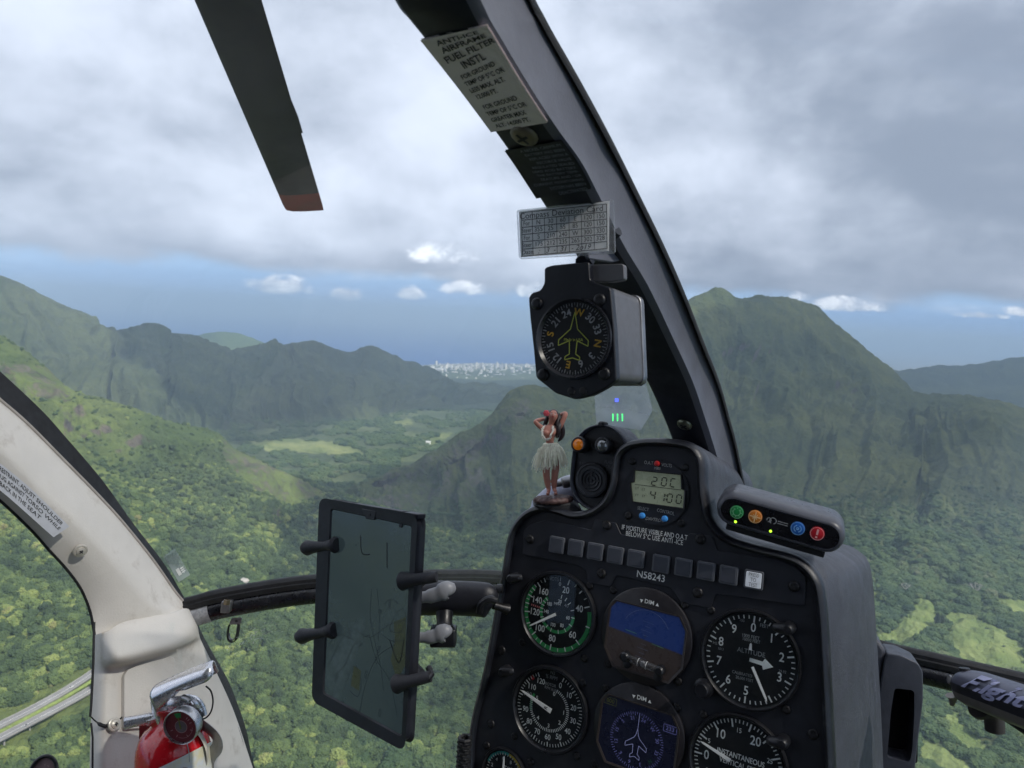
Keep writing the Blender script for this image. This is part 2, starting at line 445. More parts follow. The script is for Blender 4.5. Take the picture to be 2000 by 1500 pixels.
def net(name, rows, nu, nv, mt, amp=0.0, wave=170, crest=6.0, ridged=True, taper_top=0.25, taper_bot=0.15, small=3.0, label=None, seed=0, meadows=None, kind='structure', flute=None, rocks=None):
    """terrain sheet through a control net of (px, py, distance) rows, then eroded with real displacement"""
    G = np.array([[tuple(P(*c)) for c in r] for r in rows])                 # R x C x 3
    G = np.array([catmull(r, nu) for r in G]); G = np.array([catmull(G[:, i], nv) for i in range(nu)]).transpose(1, 0, 2)
    du = np.gradient(G, axis=1); dv = np.gradient(G, axis=0)
    N = np.cross(du, dv); N /= np.linalg.norm(N, axis=2)[..., None] + 1e-9
    N[N[..., 2] < 0] *= -1
    X, Y = G[..., 0], G[..., 1]
    tv = np.linspace(0, 1, nv)[:, None]
    tap = np.clip(tv / taper_top, 0, 1) * np.clip((1 - tv) / taper_bot, 0, 1) if taper_bot > 0 else np.clip(tv / taper_top, 0, 1) + 0 * X
    wx = X + 60 * fbm(X / 300 + seed, Y / 300, 3); wy = Y + 60 * fbm(X / 300 + 40 + seed, Y / 300, 3)
    ctv = 1.0 / (len(rows) - 1) if (rows[0][0][2] > rows[1][0][2]) else 0.0; cf = np.clip(np.abs(tv - ctv) / .09, .12, 1)
    n1 = fbm(wx / wave + seed, wy / wave, 5, ridged)
    n2 = fbm(wx / (wave * 2.7) + 31 + seed, wy / (wave * 2.7), 3, False)
    D = (n1 * amp + n2 * amp * 1.3) * tap * cf
    if flute:
        uu = np.linspace(0, flute[1], nu)[None, :] + .35 * fbm(X / 500 + 3, Y / 500, 2) * 3; vvv = tv * flute[2] + 0 * X
        fl_ = fbm(uu + .25 * fbm(uu * 2, vvv * 3, 2), vvv, 4, True)
        D = D + fl_ * flute[0] * tap * cf ** 2 * np.clip((flute[3] - tv) * 6, 0, 1)
    G = G + N * D[..., None]
    G[..., 2] += fbm(X / 26 + seed, Y / 26 + G[..., 2] / 40, 4) * small * .75
    G[..., 2] += fbm(X / 70 + seed, Y / 70, 5) * small + fbm(X / 110 + 5 + seed, Y / 110, 5) * crest * np.clip(1.3 - tv * 3, 0, 1)
    V = G.reshape(-1, 3)
    fs = np.empty((nv - 1, nu - 1, 4), int); j, i = np.mgrid[0:nv - 1, 0:nu - 1]
    fs[..., 0] = j * nu + i; fs[..., 1] = j * nu + i + 1; fs[..., 2] = (j + 1) * nu + i + 1; fs[..., 3] = (j + 1) * nu + i
    me = bpy.data.meshes.new(name); c = V.mean(0)
    me.from_pydata((V - c).tolist(), [], fs.reshape(-1, 4).tolist()); me.materials.append(mt); me.shade_smooth()
    if np.mean(np.cross(G[0:-1, 1:] - G[0:-1, :-1], G[1:, :-1] - G[:-1, :-1])[..., 2]) < 0: me.flip_normals()
    px, py, dd = topix(V)
    at = me.attributes.new('open_grass', 'FLOAT', 'POINT'); g = np.zeros(len(V), np.float32)
    mwx = 9 * fbm(V[:, 0] / 30, V[:, 1] / 30, 4); mwy = 6 * fbm(V[:, 0] / 30 + 9, V[:, 1] / 30, 4)
    for poly in (meadows or []): g[inpoly(px + mwx, py + mwy, poly)] = 1
    at.data.foreach_set('value', g)
    at = me.attributes.new('bare_rock', 'FLOAT', 'POINT'); rk = np.zeros(len(V), np.float32); wbx = 14 * fbm(V[:, 0] / 45, V[:, 1] / 45 + V[:, 2] / 30, 4); wby = 10 * fbm(V[:, 0] / 45 + 7, V[:, 2] / 25, 4)
    for poly in (rocks or []): rk[inpoly(px + wbx, py + wby, poly)] = 1
    at.data.foreach_set('value', rk); g = np.maximum(g, rk * .8)
    o = bpy.data.objects.new(name, me); COL.objects.link(o); o.location = c
    o['kind'] = kind
    if label: o['label'] = label
    LAND[name] = (G, g.reshape(nv, nu))
    return o

G1, G2, DK = (0.060, 0.088, 0.030), (0.115, 0.145, 0.045), (0.026, 0.040, 0.018)
ROCK = ((0.055, 0.050, 0.048), (0.13, 0.118, 0.112))
m_near = land_mat('near_slope', (G1, G2), DK, ((.055, .050, .044), (.135, .115, .095)), 0.22, 0.40, 1.0, ((0.13, .17, .05), (.19, .22, .08)))
m_cliff = land_mat('cliff_slope', ((0.062, 0.080, 0.036), (0.105, 0.120, 0.048)), (0.028, 0.040, 0.024), ROCK, -0.02, 0.16, 1.0, ((0.12, .165, .055), (.19, .23, .085)), bump=1.6)
m_far = land_mat('far_ridge_forest', ((0.050, 0.066, 0.034), (0.076, 0.092, 0.042)), (0.024, 0.034, 0.022), None, scale=0.6, bump=2.0)
m_hill = land_mat('far_green_hill', ((0.06, 0.10, 0.03), (0.10, 0.14, 0.045)), (0.04, 0.06, 0.02), None, scale=0.4)
m_valley = land_mat('valley_forest', ((0.060, 0.082, 0.040), (0.110, 0.135, 0.06)), (0.028, 0.042, 0.026), None, scale=0.5, grass=((.10, .13, .05), (.19, .21, .085)))
m_plain = land_mat('coastal_plain', ((0.10, 0.11, 0.10), (0.20, 0.20, 0.18)), (0.05, 0.07, 0.06), None, scale=0.25, speck=(.75, .74, .72))

# the sea and one base ground sheet
t_ = bpy.data.materials.new('sea_water'); t_.use_nodes = True; T = NT(t_.node_tree); b_ = t_.node_tree.nodes['Principled BSDF']
T.put(b_, 'Base Color', (0.010, 0.075, 0.26, 1)); T.put(b_, 'Roughness', 0.5); T.put(b_, 'Specular IOR Level', 0.25)
SEA = -700.0
mb = MB(); mb.face([Vector((-90000, -3000, SEA)), Vector((90000, -3000, SEA)), Vector((90000, 95000, SEA)), Vector((-90000, 95000, SEA))])
obj('sea', mb, t_, kind='structure', smooth=0)
def cdist(px, py, z): return onz(px, py, z).dot(LK)
mb = MB()
mb.face([Vector((-6000, -2500, -560)), Vector((6000, -2500, -560)), Vector((5200, 3000, -560)), Vector((-5200, 3000, -560))])
obj('ground', mb, m_near, kind='structure', smooth=0)
# coastal plain with two lobes
poly = [onz(780, 735, SEA + 6), onz(800, 716, SEA + 6), onz(850, 711, SEA + 6), onz(930, 709, SEA + 6), onz(1040, 711, SEA + 6), onz(1200, 716, SEA + 6), onz(1400, 705, SEA + 6),
        onz(1560, 690, SEA + 6), onz(1690, 683, SEA + 6), onz(1800, 684, SEA + 6), onz(1950, 691, SEA + 6), onz(2150, 703, SEA + 6), onz(2200, 800, SEA + 6), onz(1600, 850, SEA + 6), onz(1000, 860, SEA + 6), onz(800, 850, SEA + 6)]
mb = MB(); mb.face(poly); obj('coastal_plain', mb, m_plain, kind='structure', smooth=0)

net('far_right_ridge', [[(1560, 760, 6500), (1700, 726, 6600), (1770, 722, 6700), (1830, 714, 6800), (1900, 712, 6800), (1950, 703, 6800), (2000, 696, 6800), (2250, 672, 6800)],
    [(1560, 800, 5800), (1700, 775, 5800), (1770, 770, 5900), (1830, 765, 6000), (1900, 765, 6000), (1950, 760, 6000), (2000, 755, 6000), (2250, 740, 6000)],
    [(1560, 860, 4800), (1700, 850, 4800), (1770, 850, 4800), (1830, 850, 4800), (1900, 850, 4800), (1950, 850, 4800), (2000, 850, 4800), (2250, 850, 4800)]], 260, 90, m_far, 70, 420, 22, seed=3, small=6)
net('far_green_hill', [[(330, 690, 8400), (370, 662, 8200), (410, 650, 8000), (450, 649, 8000), (480, 655, 8000), (530, 676, 8000), (600, 700, 8000)],
    [(330, 720, 7800), (370, 700, 7600), (410, 690, 7500), (450, 690, 7500), (480, 695, 7500), (530, 700, 7500), (600, 720, 7500)],
    [(330, 760, 7000), (370, 750, 7000), (410, 750, 7000), (450, 750, 7000), (480, 750, 7000), (530, 750, 7000), (600, 760, 7000)]], 120, 60, m_hill, 40, 500, 10, seed=5, small=4)
cr = [(-250, 440, 3300), (-100, 505, 3300), (0, 540, 3300), (50, 560, 3350), (100, 588, 3400), (150, 612, 3500), (205, 646, 3600), (245, 643, 3700), (293, 637, 3800), (320, 650, 3900), (370, 657, 4000), (410, 672, 4150), (450, 688, 4300),
      (500, 681, 4400), (530, 676, 4500), (565, 677, 4600), (600, 669, 4700), (635, 678, 4800), (685, 688, 4900), (722, 677, 5000), (750, 688, 5100), (785, 710, 5200), (850, 735, 5400), (900, 752, 5500), (950, 768, 5600), (1020, 782, 5700)]
def lerp_rows(top, ys, ds, tt):
    return [(p[0], p[1] * (1 - tt) + y * tt, p[2] * (1 - tt) + d * tt) for p, y, d in zip(top, ys, ds)]
by = [870] * 9 + [868, 866, 864, 862, 860, 856, 852, 848, 844, 838, 832, 826, 820, 808, 800, 796, 794]
bd = [2350] * 8 + [2450, 2500, 2550, 2600, 2650, 2720, 2780, 2850, 2920, 3000, 3150, 3300, 3500, 3700, 4000, 4300, 4500, 4700]
back = [(p[0], p[1] + 60, p[2] + 900) for p in cr]
net('left_far_ridge', [back, cr, lerp_rows(cr, by, bd, .33), lerp_rows(cr, by, bd, .66), [(p[0], y, d) for p, y, d in zip(cr, by, bd)]], 520, 240, m_far, 80, 420, 20, seed=11, small=5, taper_top=0.42, flute=(75, 22, 1.5, 1.1))

# valley floor running from the pass down to the coast
rows = []
for (y, z) in [(714, -694), (722, -690), (740, -655), (760, -590), (785, -545), (815, -512), (850, -492), (890, -492), (940, -505), (1010, -520)]:
    rows.append([tuple((x, y + (0 if y < 800 else (x - 700) * .01), cdist(x, y, z))) for x in (300, 420, 540, 660, 780, 900, 1020, 1160, 1300)])
net('valley_floor', rows, 300, 260, m_valley, 12, 240, 0, ridged=False, seed=2, small=7, meadows=VMEADOWS)

# the big fluted mountain with its low spur and cliff on the left, running down to the floor on the right
XS = [600, 640, 700, 760, 850, 900, 960, 1000, 1040, 1120, 1200, 1300, 1345, 1400, 1440, 1500, 1560, 1600, 1650, 1700, 1760, 1790, 1830, 1900, 2000, 2250]
CR = [(1010, 1950), (985, 2000), (958, 2050), (930, 2100), (882, 2150), (852, 2200), (812, 2250), (766, 2300), (756, 2350), (770, 2450), (730, 2600), (630, 2850), (592, 2900), (570, 3000), (582, 3050), (580, 3100), (588, 3130), (604, 3150), (652, 3150), (690, 3100), (738, 3060), (768, 3000), (774, 2960), (774, 2900), (800, 2800), (860, 2650)]
R1 = [(1015, 1930), (995, 1970), (978, 2010), (965, 2040), (945, 2060), (925, 2080), (895, 2100), (865, 2130), (850, 2180), (840, 2280), (815, 2420), (740, 2620), (715, 2680), (700, 2730), (700, 2760), (710, 2780), (720, 2780), (735, 2780), (760, 2750), (795, 2700), (830, 2650), (845, 2600), (855, 2560), (865, 2500), (890, 2440), (930, 2350)]
R2 = [(1025, 1870), (1015, 1880), (1010, 1890), (1005, 1890), (1000, 1890), (990, 1890), (975, 1890), (962, 1900), (950, 1920), (940, 1990), (925, 2080), (880, 2260), (868, 2320), (860, 2350), (860, 2360), (865, 2370), (875, 2360), (885, 2350), (900, 2310), (920, 2270), (940, 2220), (950, 2200), (955, 2160), (962, 2110), (975, 2060), (1000, 1960)]
R3 = []
for x in XS:
    y = 1055 + max(0, x - 1300) * .012; R3.append((y, cdist(x, y, -500)))
def frow(y, z): return [(x, y, cdist(x, y, z)) for x in XS]
rows = [[(x, y + 90, d + 500) for x, (y, d) in zip(XS, CR)], [(x, y, d) for x, (y, d) in zip(XS, CR)], [(x, y, d) for x, (y, d) in zip(XS, R1)], [(x, y, d) for x, (y, d) in zip(XS, R2)], [(x, y, d) for x, (y, d) in zip(XS, R3)], frow(1130, -508), frow(1240, -512), frow(1380, -514), frow(1560, -514), frow(1850, -514)]
net('right_mountain', rows, 760, 520, m_cliff, 85, 230, 30, seed=21, small=8, taper_top=0.22, taper_bot=0.56, meadows=MEADOWS, rocks=[[(690, 985), (760, 925), (850, 885), (900, 860), (950, 850), (930, 900), (960, 960), (880, 975), (820, 990), (760, 1000)], [(985, 800), (1010, 775), (1040, 790), (1010, 830)]], flute=(60, 24, 2.0, .52))

# the near ridge on the left with its side spurs, forested
XA = [-350, -120, 0, 80, 150, 250, 340, 420, 470, 560, 640, 700, 760, 900, 1100]
CA = [(540, 1600), (600, 1630), (655, 1650), (712, 1660), (768, 1670), (795, 1690), (828, 1710), (846, 1730), (885, 1730), (925, 1790), (955, 1830), (978, 1840), (1000, 1800), (1060, 1650), (1080, 1580)]
A1 = [(740, 1420), (780, 1430), (820, 1450), (850, 1455), (880, 1460), (905, 1470), (930, 1490), (945, 1520), (965, 1540), (1000, 1600), (1035, 1600), (1060, 1560), (1085, 1510), (1110, 1490), (1120, 1480)]
A2 = [(1000, 1250), (1020, 1255), (1030, 1260), (1040, 1260), (1050, 1265), (1050, 1270), (1040, 1290), (1040, 1320), (1060, 1300), (1100, 1330), (1125, 1340), (1135, 1340), (1150, 1320), (1170, 1310), (1175, 1310)]
rows = [[(x, y + 120, d + 420) for x, (y, d) in zip(XA, CA)], [(x, y, d) for x, (y, d) in zip(XA, CA)], [(x, y, d) for x, (y, d) in zip(XA, A1)], [(x, y, d) for x, (y, d) in zip(XA, A2)],
        [(x, 1210, cdist(x, 1210, -488)) for x in XA], [(x, 1340, cdist(x, 1340, -506)) for x in XA], [(x, 1520, cdist(x, 1520, -512)) for x in XA], [(x, 1850, cdist(x, 1850, -512)) for x in XA]]
net('left_near_ridge', rows, 460, 460, m_near, 72, 260, 10, seed=33, small=4.5, taper_top=0.2, taper_bot=0.5, rocks=[[(-50, 705), (60, 712), (110, 720), (150, 770), (70, 775), (-50, 760)], [(430, 850), (480, 885), (560, 925), (640, 965), (560, 985), (500, 960), (440, 900)], [(120, 770), (135, 770), (140, 850), (120, 860)]])

# ---------------------------------------------------------------- forest canopy on the near ground
def leaf_mat(name, pal, rough=0.8):
    m = bpy.data.materials.new(name); m.use_nodes = True
    t = NT(m.node_tree); b = m.node_tree.nodes['Principled BSDF']
    rnd = t.n('ShaderNodeObjectInfo').outputs['Random']; ge = t.n('ShaderNodeNewGeometry').outputs['Position']
    big = t.noise(ge, 0.014, 4, 0.6); leaf = t.noise(ge, 0.9, 4, 0.7)
    f = t.math('ADD', t.math('MULTIPLY', rnd, 0.55), t.math('MULTIPLY', t.maprange(big, 0.36, 0.64), 0.45))
    cr_ = t.n('ShaderNodeValToRGB'); t.put(cr_, 0, f); e = cr_.color_ramp.elements
    while len(e) < len(pal): e.new(0.5)
    for k, (p_, c_) in enumerate(pal): e[k].position = p_; e[k].color = c4(c_)
    cc = t.mix(t.math('MULTIPLY', t.maprange(leaf, 0.4, 0.7), 0.45), cr_.outputs[0], (0.02, 0.032, 0.012, 1))
    t.put(b, 'Base Color', cc); t.put(b, 'Roughness', rough); t.put(b, 'Specular IOR Level', 0.2)
    bn = t.n('ShaderNodeBump'); t.put(bn, 'Strength', 1.0); t.put(bn, 'Distance', 0.9); t.put(bn, 'Height', leaf); t.put(b, 'Normal', bn.outputs[0])
    return m
PAL = [(0.0, (0.026, 0.042, 0.020)), (0.3, (0.042, 0.068, 0.026)), (0.6, (0.066, 0.100, 0.036)), (0.80, (0.120, 0.165, 0.050)), (0.94, (0.23, 0.265, 0.080)), (1.0, (0.15, 0.125, 0.07))]
PAL2 = [(0.0, (0.020, 0.042, 0.020)), (0.3, (0.038, 0.068, 0.026)), (0.6, (0.058, 0.092, 0.032)), (0.9, (0.085, 0.115, 0.042)), (1.0, (0.12, 0.13, 0.07))]
def canopy_tree(name, mt, flat, level=4):
    """geometry nodes: lumpy crowns on the points of the mesh"""
    ng = bpy.data.node_groups.new(name, 'GeometryNodeTree')
    ng.interface.new_socket('Geometry', in_out='INPUT', socket_type='NodeSocketGeometry')
    ng.interface.new_socket('Geometry', in_out='OUTPUT', socket_type='NodeSocketGeometry')
    t = NT(ng); gi = t.n('NodeGroupInput'); go = t.n('NodeGroupOutput')
    g2i = t.n('GeometryNodeGeometryToInstance')
    for k in range(6):
        ico = t.n('GeometryNodeMeshIcoSphere'); t.put(ico, 'Radius', 1.0); t.put(ico, 'Subdivisions', level)
        pos = t.n('GeometryNodeInputPosition').outputs[0]
        ad = t.n('ShaderNodeVectorMath', operation='ADD'); t.put(ad, 0, pos); t.put(ad, 1, (k * 7.3, k * 3.1, 0))
        a = t.noise(ad.outputs[0], 1.1, 2, 0.6); b = t.noise(ad.outputs[0], 3.6, 3, 0.7)
        f = t.math('ADD', t.math('ADD', t.math('MULTIPLY', a, 1.2), t.math('MULTIPLY', b, 0.95)), t.math('MULTIPLY', t.math('SUBTRACT', t.noise(ad.outputs[0], 9.0, 2, 0.7), .5), 0.55))
        sc = t.n('ShaderNodeVectorMath', operation='SCALE'); t.put(sc, 0, pos); t.put(sc, 'Scale', f)
        sq = t.n('ShaderNodeVectorMath', operation='MULTIPLY'); t.put(sq, 0, sc.outputs[0]); t.put(sq, 1, (1, 1, flat * (0.8 + .08 * k)))
        sp = t.n('GeometryNodeSetPosition'); ng.links.new(ico.outputs[0], sp.inputs[0]); t.put(sp, 'Position', sq.outputs[0])
        sm = t.n('GeometryNodeSetMaterial'); sm.inputs['Material'].default_value = mt; ng.links.new(sp.outputs[0], sm.inputs[0])
        ng.links.new(sm.outputs[0], g2i.inputs[0])
    iop = t.n('GeometryNodeInstanceOnPoints'); ng.links.new(gi.outputs[0], iop.inputs['Points']); ng.links.new(g2i.outputs[0], iop.inputs['Instance'])
    iop.inputs['Pick Instance'].default_value = True
    rn = t.n('FunctionNodeRandomValue', data_type='INT'); rn.inputs[4].default_value = 0; rn.inputs[5].default_value = 5
    ng.links.new(rn.outputs[2], iop.inputs['Instance Index'])
    rr = t.n('FunctionNodeRandomValue', data_type='FLOAT'); rr.inputs[2].default_value = 0; rr.inputs[3].default_value = 6.28
    cb = t.n('ShaderNodeCombineXYZ'); ng.links.new(rr.outputs[1], cb.inputs[2]); ng.links.new(cb.outputs[0], iop.inputs['Rotation'])
    na = t.n('GeometryNodeInputNamedAttribute', data_type='FLOAT'); na.inputs[0].default_value = 'size'
    ng.links.new(na.outputs[0], iop.inputs['Scale'])
    ng.links.new(iop.outputs[0], go.inputs[0])
    return ng
def sample(name, n, keep):
    G, gr = LAND[name]; A = G[:-1, :-1]; B = G[:-1, 1:]; C = G[1:, :-1]; Dd = G[1:, 1:]
    cr_ = np.cross(B - A, C - A); area = np.linalg.norm(cr_, axis=2); nz = np.abs(cr_[..., 2]) / (area + 1e-9)
    ctr = (A + Dd) / 2; px, py, dd = topix(ctr.reshape(-1, 3)); px = px.reshape(area.shape); py = py.reshape(area.shape)
    w = np.where((px > -60) & (px < 2060) & (py < 1560) & (gr[:-1, :-1] < .5), area, 0) * keep(px, py, dd.reshape(area.shape), nz)
    tot = w.sum(); p = (w / tot).ravel(); idx = rng.choice(len(p), n, p=p); u = rng.random((n, 1)); v = rng.random((n, 1))
    Af, Bf, Cf, Df = (q.reshape(-1, 3)[idx] for q in (A, B, C, Dd))
    return (Af * (1 - u) + Bf * u) * (1 - v) + (Cf * (1 - u) + Df * u) * v, tot
def forest(name, pts, size, ng, label):
    me = bpy.data.meshes.new(name); me.from_pydata(pts.tolist(), [], []); a = me.attributes.new('size', 'FLOAT', 'POINT'); a.data.foreach_set('value', size.astype(np.float32))
    o = bpy.data.objects.new(name, me); COL.objects.link(o); o.modifiers.new('crowns', 'NODES').node_group = ng
    o['kind'] = 'stuff'; o['label'] = label; o['category'] = 'forest'
    return o
ROADPOLY = [(-60, 1395), (40, 1375), (120, 1330), (190, 1290), (190, 1375), (100, 1425), (40, 1460), (-60, 1500)]
lm = leaf_mat('leaves_bright', PAL); lm2 = leaf_mat('leaves_cool', PAL2)
ngA = canopy_tree('crowns_round', lm, 0.85); ngB = canopy_tree('crowns_wide', lm2, 0.62)
pts, tot = sample('left_near_ridge', 38000, lambda px, py, d, nz: np.where(nz > .3, 1, 0.05) * np.where(inpoly(px, py, ROADPOLY), 0, 1) * np.clip((py - 830) / 240, 0.10, 1) * np.where(d > 1900, 0, 1))
h = pnoise(pts[:, 0] / 60, pts[:, 1] / 60)
sz = (2.4 + rng.random(len(pts)) ** 3 * 6.2) * (1 + .25 * h); _, pyy, ddd = topix(pts); sz *= np.clip((pyy - 640) / 420, 0.5, 1.0); pts[:, 2] += sz * .35
forest('near_forest', pts, sz, ngA, 'dense bright green forest canopy on the near left slopes below the cockpit'); print('near forest', tot)
ffn = lambda px, py, d, nz: np.where(nz > .35, 1, 0.15) * np.clip((py - 930) / 160, 0.0, 1) * np.where(d > 2300, 0, 1)
pts, tot = sample('right_mountain', 38000, ffn)
sz = (2.8 + rng.random(len(pts)) ** 2.6 * 8.0); _, pyy, ddd = topix(pts); sz *= np.clip((pyy - 800) / 320, 0.45, 1.0); pts[:, 2] += sz * .3
forest('valley_woods', pts, sz, ngB, 'spreading rain trees and woodland on the valley floor at the right'); print('valley woods', tot)
pts, tot = sample('valley_floor', 9000, lambda px, py, d, nz: np.where((py > 800) & (px > 420) & (px < 1060), 1, 0) * np.clip(pnoise(px / 60, py / 16) * 4 + .6, 0, 1) * np.clip((py - 790) / 80, .1, 1))
sz = 5 + rng.random(len(pts)) * 7; pts[:, 2] += sz * .2
forest('pass_woods', pts, sz, ngB, 'dark clumps of trees over the floor of the pass'); print(tot)
# ================================================================== COCKPIT MATERIALS
M_BLK = mat('black_panel_paint', srgb(28, 30, 38), 0.55, var=.18, vscale=40, bump=.25, bscale=1600, wear=(srgb(70, 68, 66), .16, 55))
M_BLK2 = mat('black_subpanel_paint', srgb(33, 35, 43), 0.5, var=.15, vscale=50, bump=.2, bscale=1500, wear=(srgb(80, 76, 72), .14, 70))
M_RUB = mat('black_rubber', srgb(18, 19, 24), 0.62, var=.25, vscale=50, wear=(srgb(66, 64, 64), .3, 90))
M_SEAL = mat('window_seal', srgb(14, 15, 20), 0.7, var=.3, vscale=30, wear=(srgb(60, 60, 62), .18, 60))
M_SHR = mat('crinkle_black_shroud', srgb(62, 65, 74), 0.5, var=.14, vscale=30, bump=.9, bscale=700, wear=(srgb(96, 96, 98), .25, 40))
M_DARK = mat('black_plastic', srgb(24, 25, 30), 0.38, var=.2, vscale=60, bump=.15, wear=(srgb(84, 82, 80), .22, 120))
M_GREY = mat('grey_post_paint', srgb(94, 96, 106), 0.5, var=.1, vscale=14, bump=.3, bscale=500, wear=(srgb(72, 72, 74), .35, 22))
M_STRUT = mat('dark_blue_black_paint', srgb(22, 26, 38), 0.6, var=.2, vscale=25, wear=(srgb(60, 60, 66), .2, 50))
M_BEIGE = mat('beige_vinyl_trim', srgb(204, 199, 193), 0.52, var=.06, vscale=9, bump=.5, bscale=420, wear=(srgb(138, 124, 110), .5, 17))
M_METAL = mat('polished_steel', srgb(205, 205, 208), 0.2, 1.0, var=.08, wear=(srgb(120, 120, 124), .4, 60))
M_STEEL = mat('dull_steel', srgb(150, 150, 152), 0.42, 1.0, var=.15, wear=(srgb(80, 78, 76), .5, 90))
M_SCREW = mat('blackened_screw', srgb(40, 40, 42), 0.42, .6, var=.3, vscale=200, wear=(srgb(150, 145, 140), .4, 500))
M_WHT = mat('white_lettering', srgb(228, 230, 228), 0.6, var=.08, vscale=150, wear=(srgb(120, 120, 120), .35, 400))
M_DIM = mat('faded_lettering', srgb(150, 152, 155), 0.6, var=.25, vscale=200)
M_FADE = mat('very_faded_lettering', srgb(84, 86, 92), 0.6, var=.3, vscale=200)
M_INK = mat('black_ink', srgb(34, 34, 38), 0.6, var=.2)
M_DIAL = mat('dial_black', srgb(17, 19, 23), 0.6, var=.2, vscale=90)
M_BEZ = mat('bezel_black', srgb(26, 27, 31), 0.34, var=.2, vscale=90, wear=(srgb(95, 92, 90), .25, 160))
M_GREEN = mat('dial_green', srgb(52, 150, 84), 0.6, var=.1, vscale=120)
M_RED = mat('dial_red', srgb(170, 40, 40), 0.6)
M_PINK = mat('dial_red_white', srgb(205, 120, 120), 0.6)
M_TEAL = mat('dial_teal', srgb(50, 150, 140), 0.6)
M_YEL = mat('dial_yellow', srgb(196, 170, 60), 0.6)
M_ALU = mat('grey_aluminium_case', srgb(102, 102, 106), 0.45, .35, var=.12, vscale=30, wear=(srgb(80, 78, 78), .4, 50))
M_LIMEB = mat('lime_marking', srgb(176, 186, 78), 0.6, var=.1)
M_AMB = mat('amber_marking', srgb(190, 150, 50), 0.6, var=.1)
M_GLASS = glass_mat('instrument_glass', refl=.25, rough=0.02)
M_PERS = glass_mat('windshield_acrylic', tint=(0.965, 0.985, 0.985), refl=.40, rough=0.0, film=.022)
FWD = (LK * .8699 + RT * .4932)                        # helicopter nose direction
def dR(px, R):                                       # depth of a pixel on the fore-aft plane R metres right of the camera
    return R / (.8699 * (px - 1000) / F - .4932)
PAN = Plane.panel(0.51613, 0.117647, rad(-2.2), D=0.66348)
UPH = PAN.v
def rnd_poly(uv, r, n=5):
    """round the corners of a plane polygon"""
    out = []; L = len(uv)
    for i in range(L):
        a, b, c = Vector(uv[i - 1]), Vector(uv[i]), Vector(uv[(i + 1) % L])
        da, dc = (a - b), (c - b); q = min(r, da.length * .45, dc.length * .45)
        p0, p1 = b + da.normalized() * q, b + dc.normalized() * q
        for k in range(n + 1):
            t = k / n; out.append((p0 * (1 - t) ** 2 + b * 2 * t * (1 - t) + p1 * t * t)[:])
    return out
def plate(pl, pix, w0, w1, r=0.002, name=None):
    """plate on a plane: pixel outline at height w1, down to w0"""
    o = pl.o + pl.n * w1
    uv = [((pl.at(x, y, w1) - pl.o).dot(pl.u), (pl.at(x, y, w1) - pl.o).dot(pl.v)) for x, y in pix]
    uv = rnd_poly(uv, r) if r else uv
    mb = MB(); mb.prism([pl.p(a, b, w1) for a, b in uv], -pl.n * (w1 - w0)); return mb
def screw(parent, pl, px, py, r=0.0036, w=0.0, m=None, h=0.0016, name='screw'):
    c = pl.at(px, py, w); mb = MB()
    mb.lathe(c, pl.n, [(r * 1.02, -.0004), (r, h * .35), (r * .8, h * .85), (r * .45, h), (r * .12, h * .8)], 14)
    a = random.random() * 1.5
    q = Plane(c + pl.n * (h * 1.02), pl.u * math.cos(a) + pl.v * math.sin(a), -pl.u * math.sin(a) + pl.v * math.cos(a), pl.n)
    mb.line(q, (-r * .55, 0), (r * .55, 0), r * .22, 0.00006, 1); mb.line(q, (0, -r * .55), (0, r * .55), r * .22, 0.00012, 1)
    return obj(name, mb, [m or M_SCREW, M_INK], parent, smooth=50)
random.seed(4)

# ================================================================== CENTRE WINDOW POST
post = empty('window_post', P(1180, 300, .5), 'dark curved centre post between the two windshields, carrying the placards', 'window frame')
Ls = [(700, -140), (763, 0), (792, 38), (822, 75), (893, 165), (960, 255), (1003, 315), (1042, 375), (1110, 480), (1170, 580), (1222, 670), (1264, 750), (1290, 807), (1312, 862), (1345, 960), (1375, 1060)]
Ms = [(858, -140), (930, 0), (948, 38), (970, 75), (1024, 165), (1080, 250), (1128, 315), (1160, 375), (1213, 480), (1262, 560), (1310, 660), (1349, 745), (1373, 815), (1391, 871), (1425, 985), (1450, 1085)]
Os = [(970, -140), (1033, 0), (1053, 38), (1073, 75), (1125, 165), (1172, 250), (1206, 315), (1236, 375), (1288, 480), (1330, 575), (1367, 668), (1398, 745), (1418, 815), (1433, 871), (1457, 985), (1480, 1085)]
def depth_of(k): return 0.0
L3 = [P(x, y, dR(x, -.224)) for x, y in Ls]; M3 = [P(x, y, dR(x, -.182)) for x, y in Ms]; O3 = []
for (x, y), m in zip(Os, M3): O3.append(P(x, y, m.dot(LK) + .055))
nS = 60
L3, M3, O3 = cvec(L3, nS), cvec(M3, nS), cvec(O3, nS)
rows = []
for l, m, o in zip(L3, M3, O3):
    f = (l - m).normalized(); g = (o - m).normalized()
    bk = l + (o - m) * .92
    rows.append([l + f * 0 + g * .004, l - f * .004 * 1, m + f * .005, m + g * .005, m * .5 + o * .5 - f * .003 * -1, o - g * .003, o - g * 0 + f * .003, bk - g * .003, bk - f * .004])
mb = MB(); mb.loft(rows, cu=True, cap=True)
for k, (a, f_) in enumerate(zip(mb.mi, mb.f)):
    i = k % 9 if k < 9 * (nS - 1) else 0
    mb.mi[k] = 1 if i in (2, 3, 4) else 0
obj('post_body', mb, [M_STRUT, M_GREY], post, smooth=50)
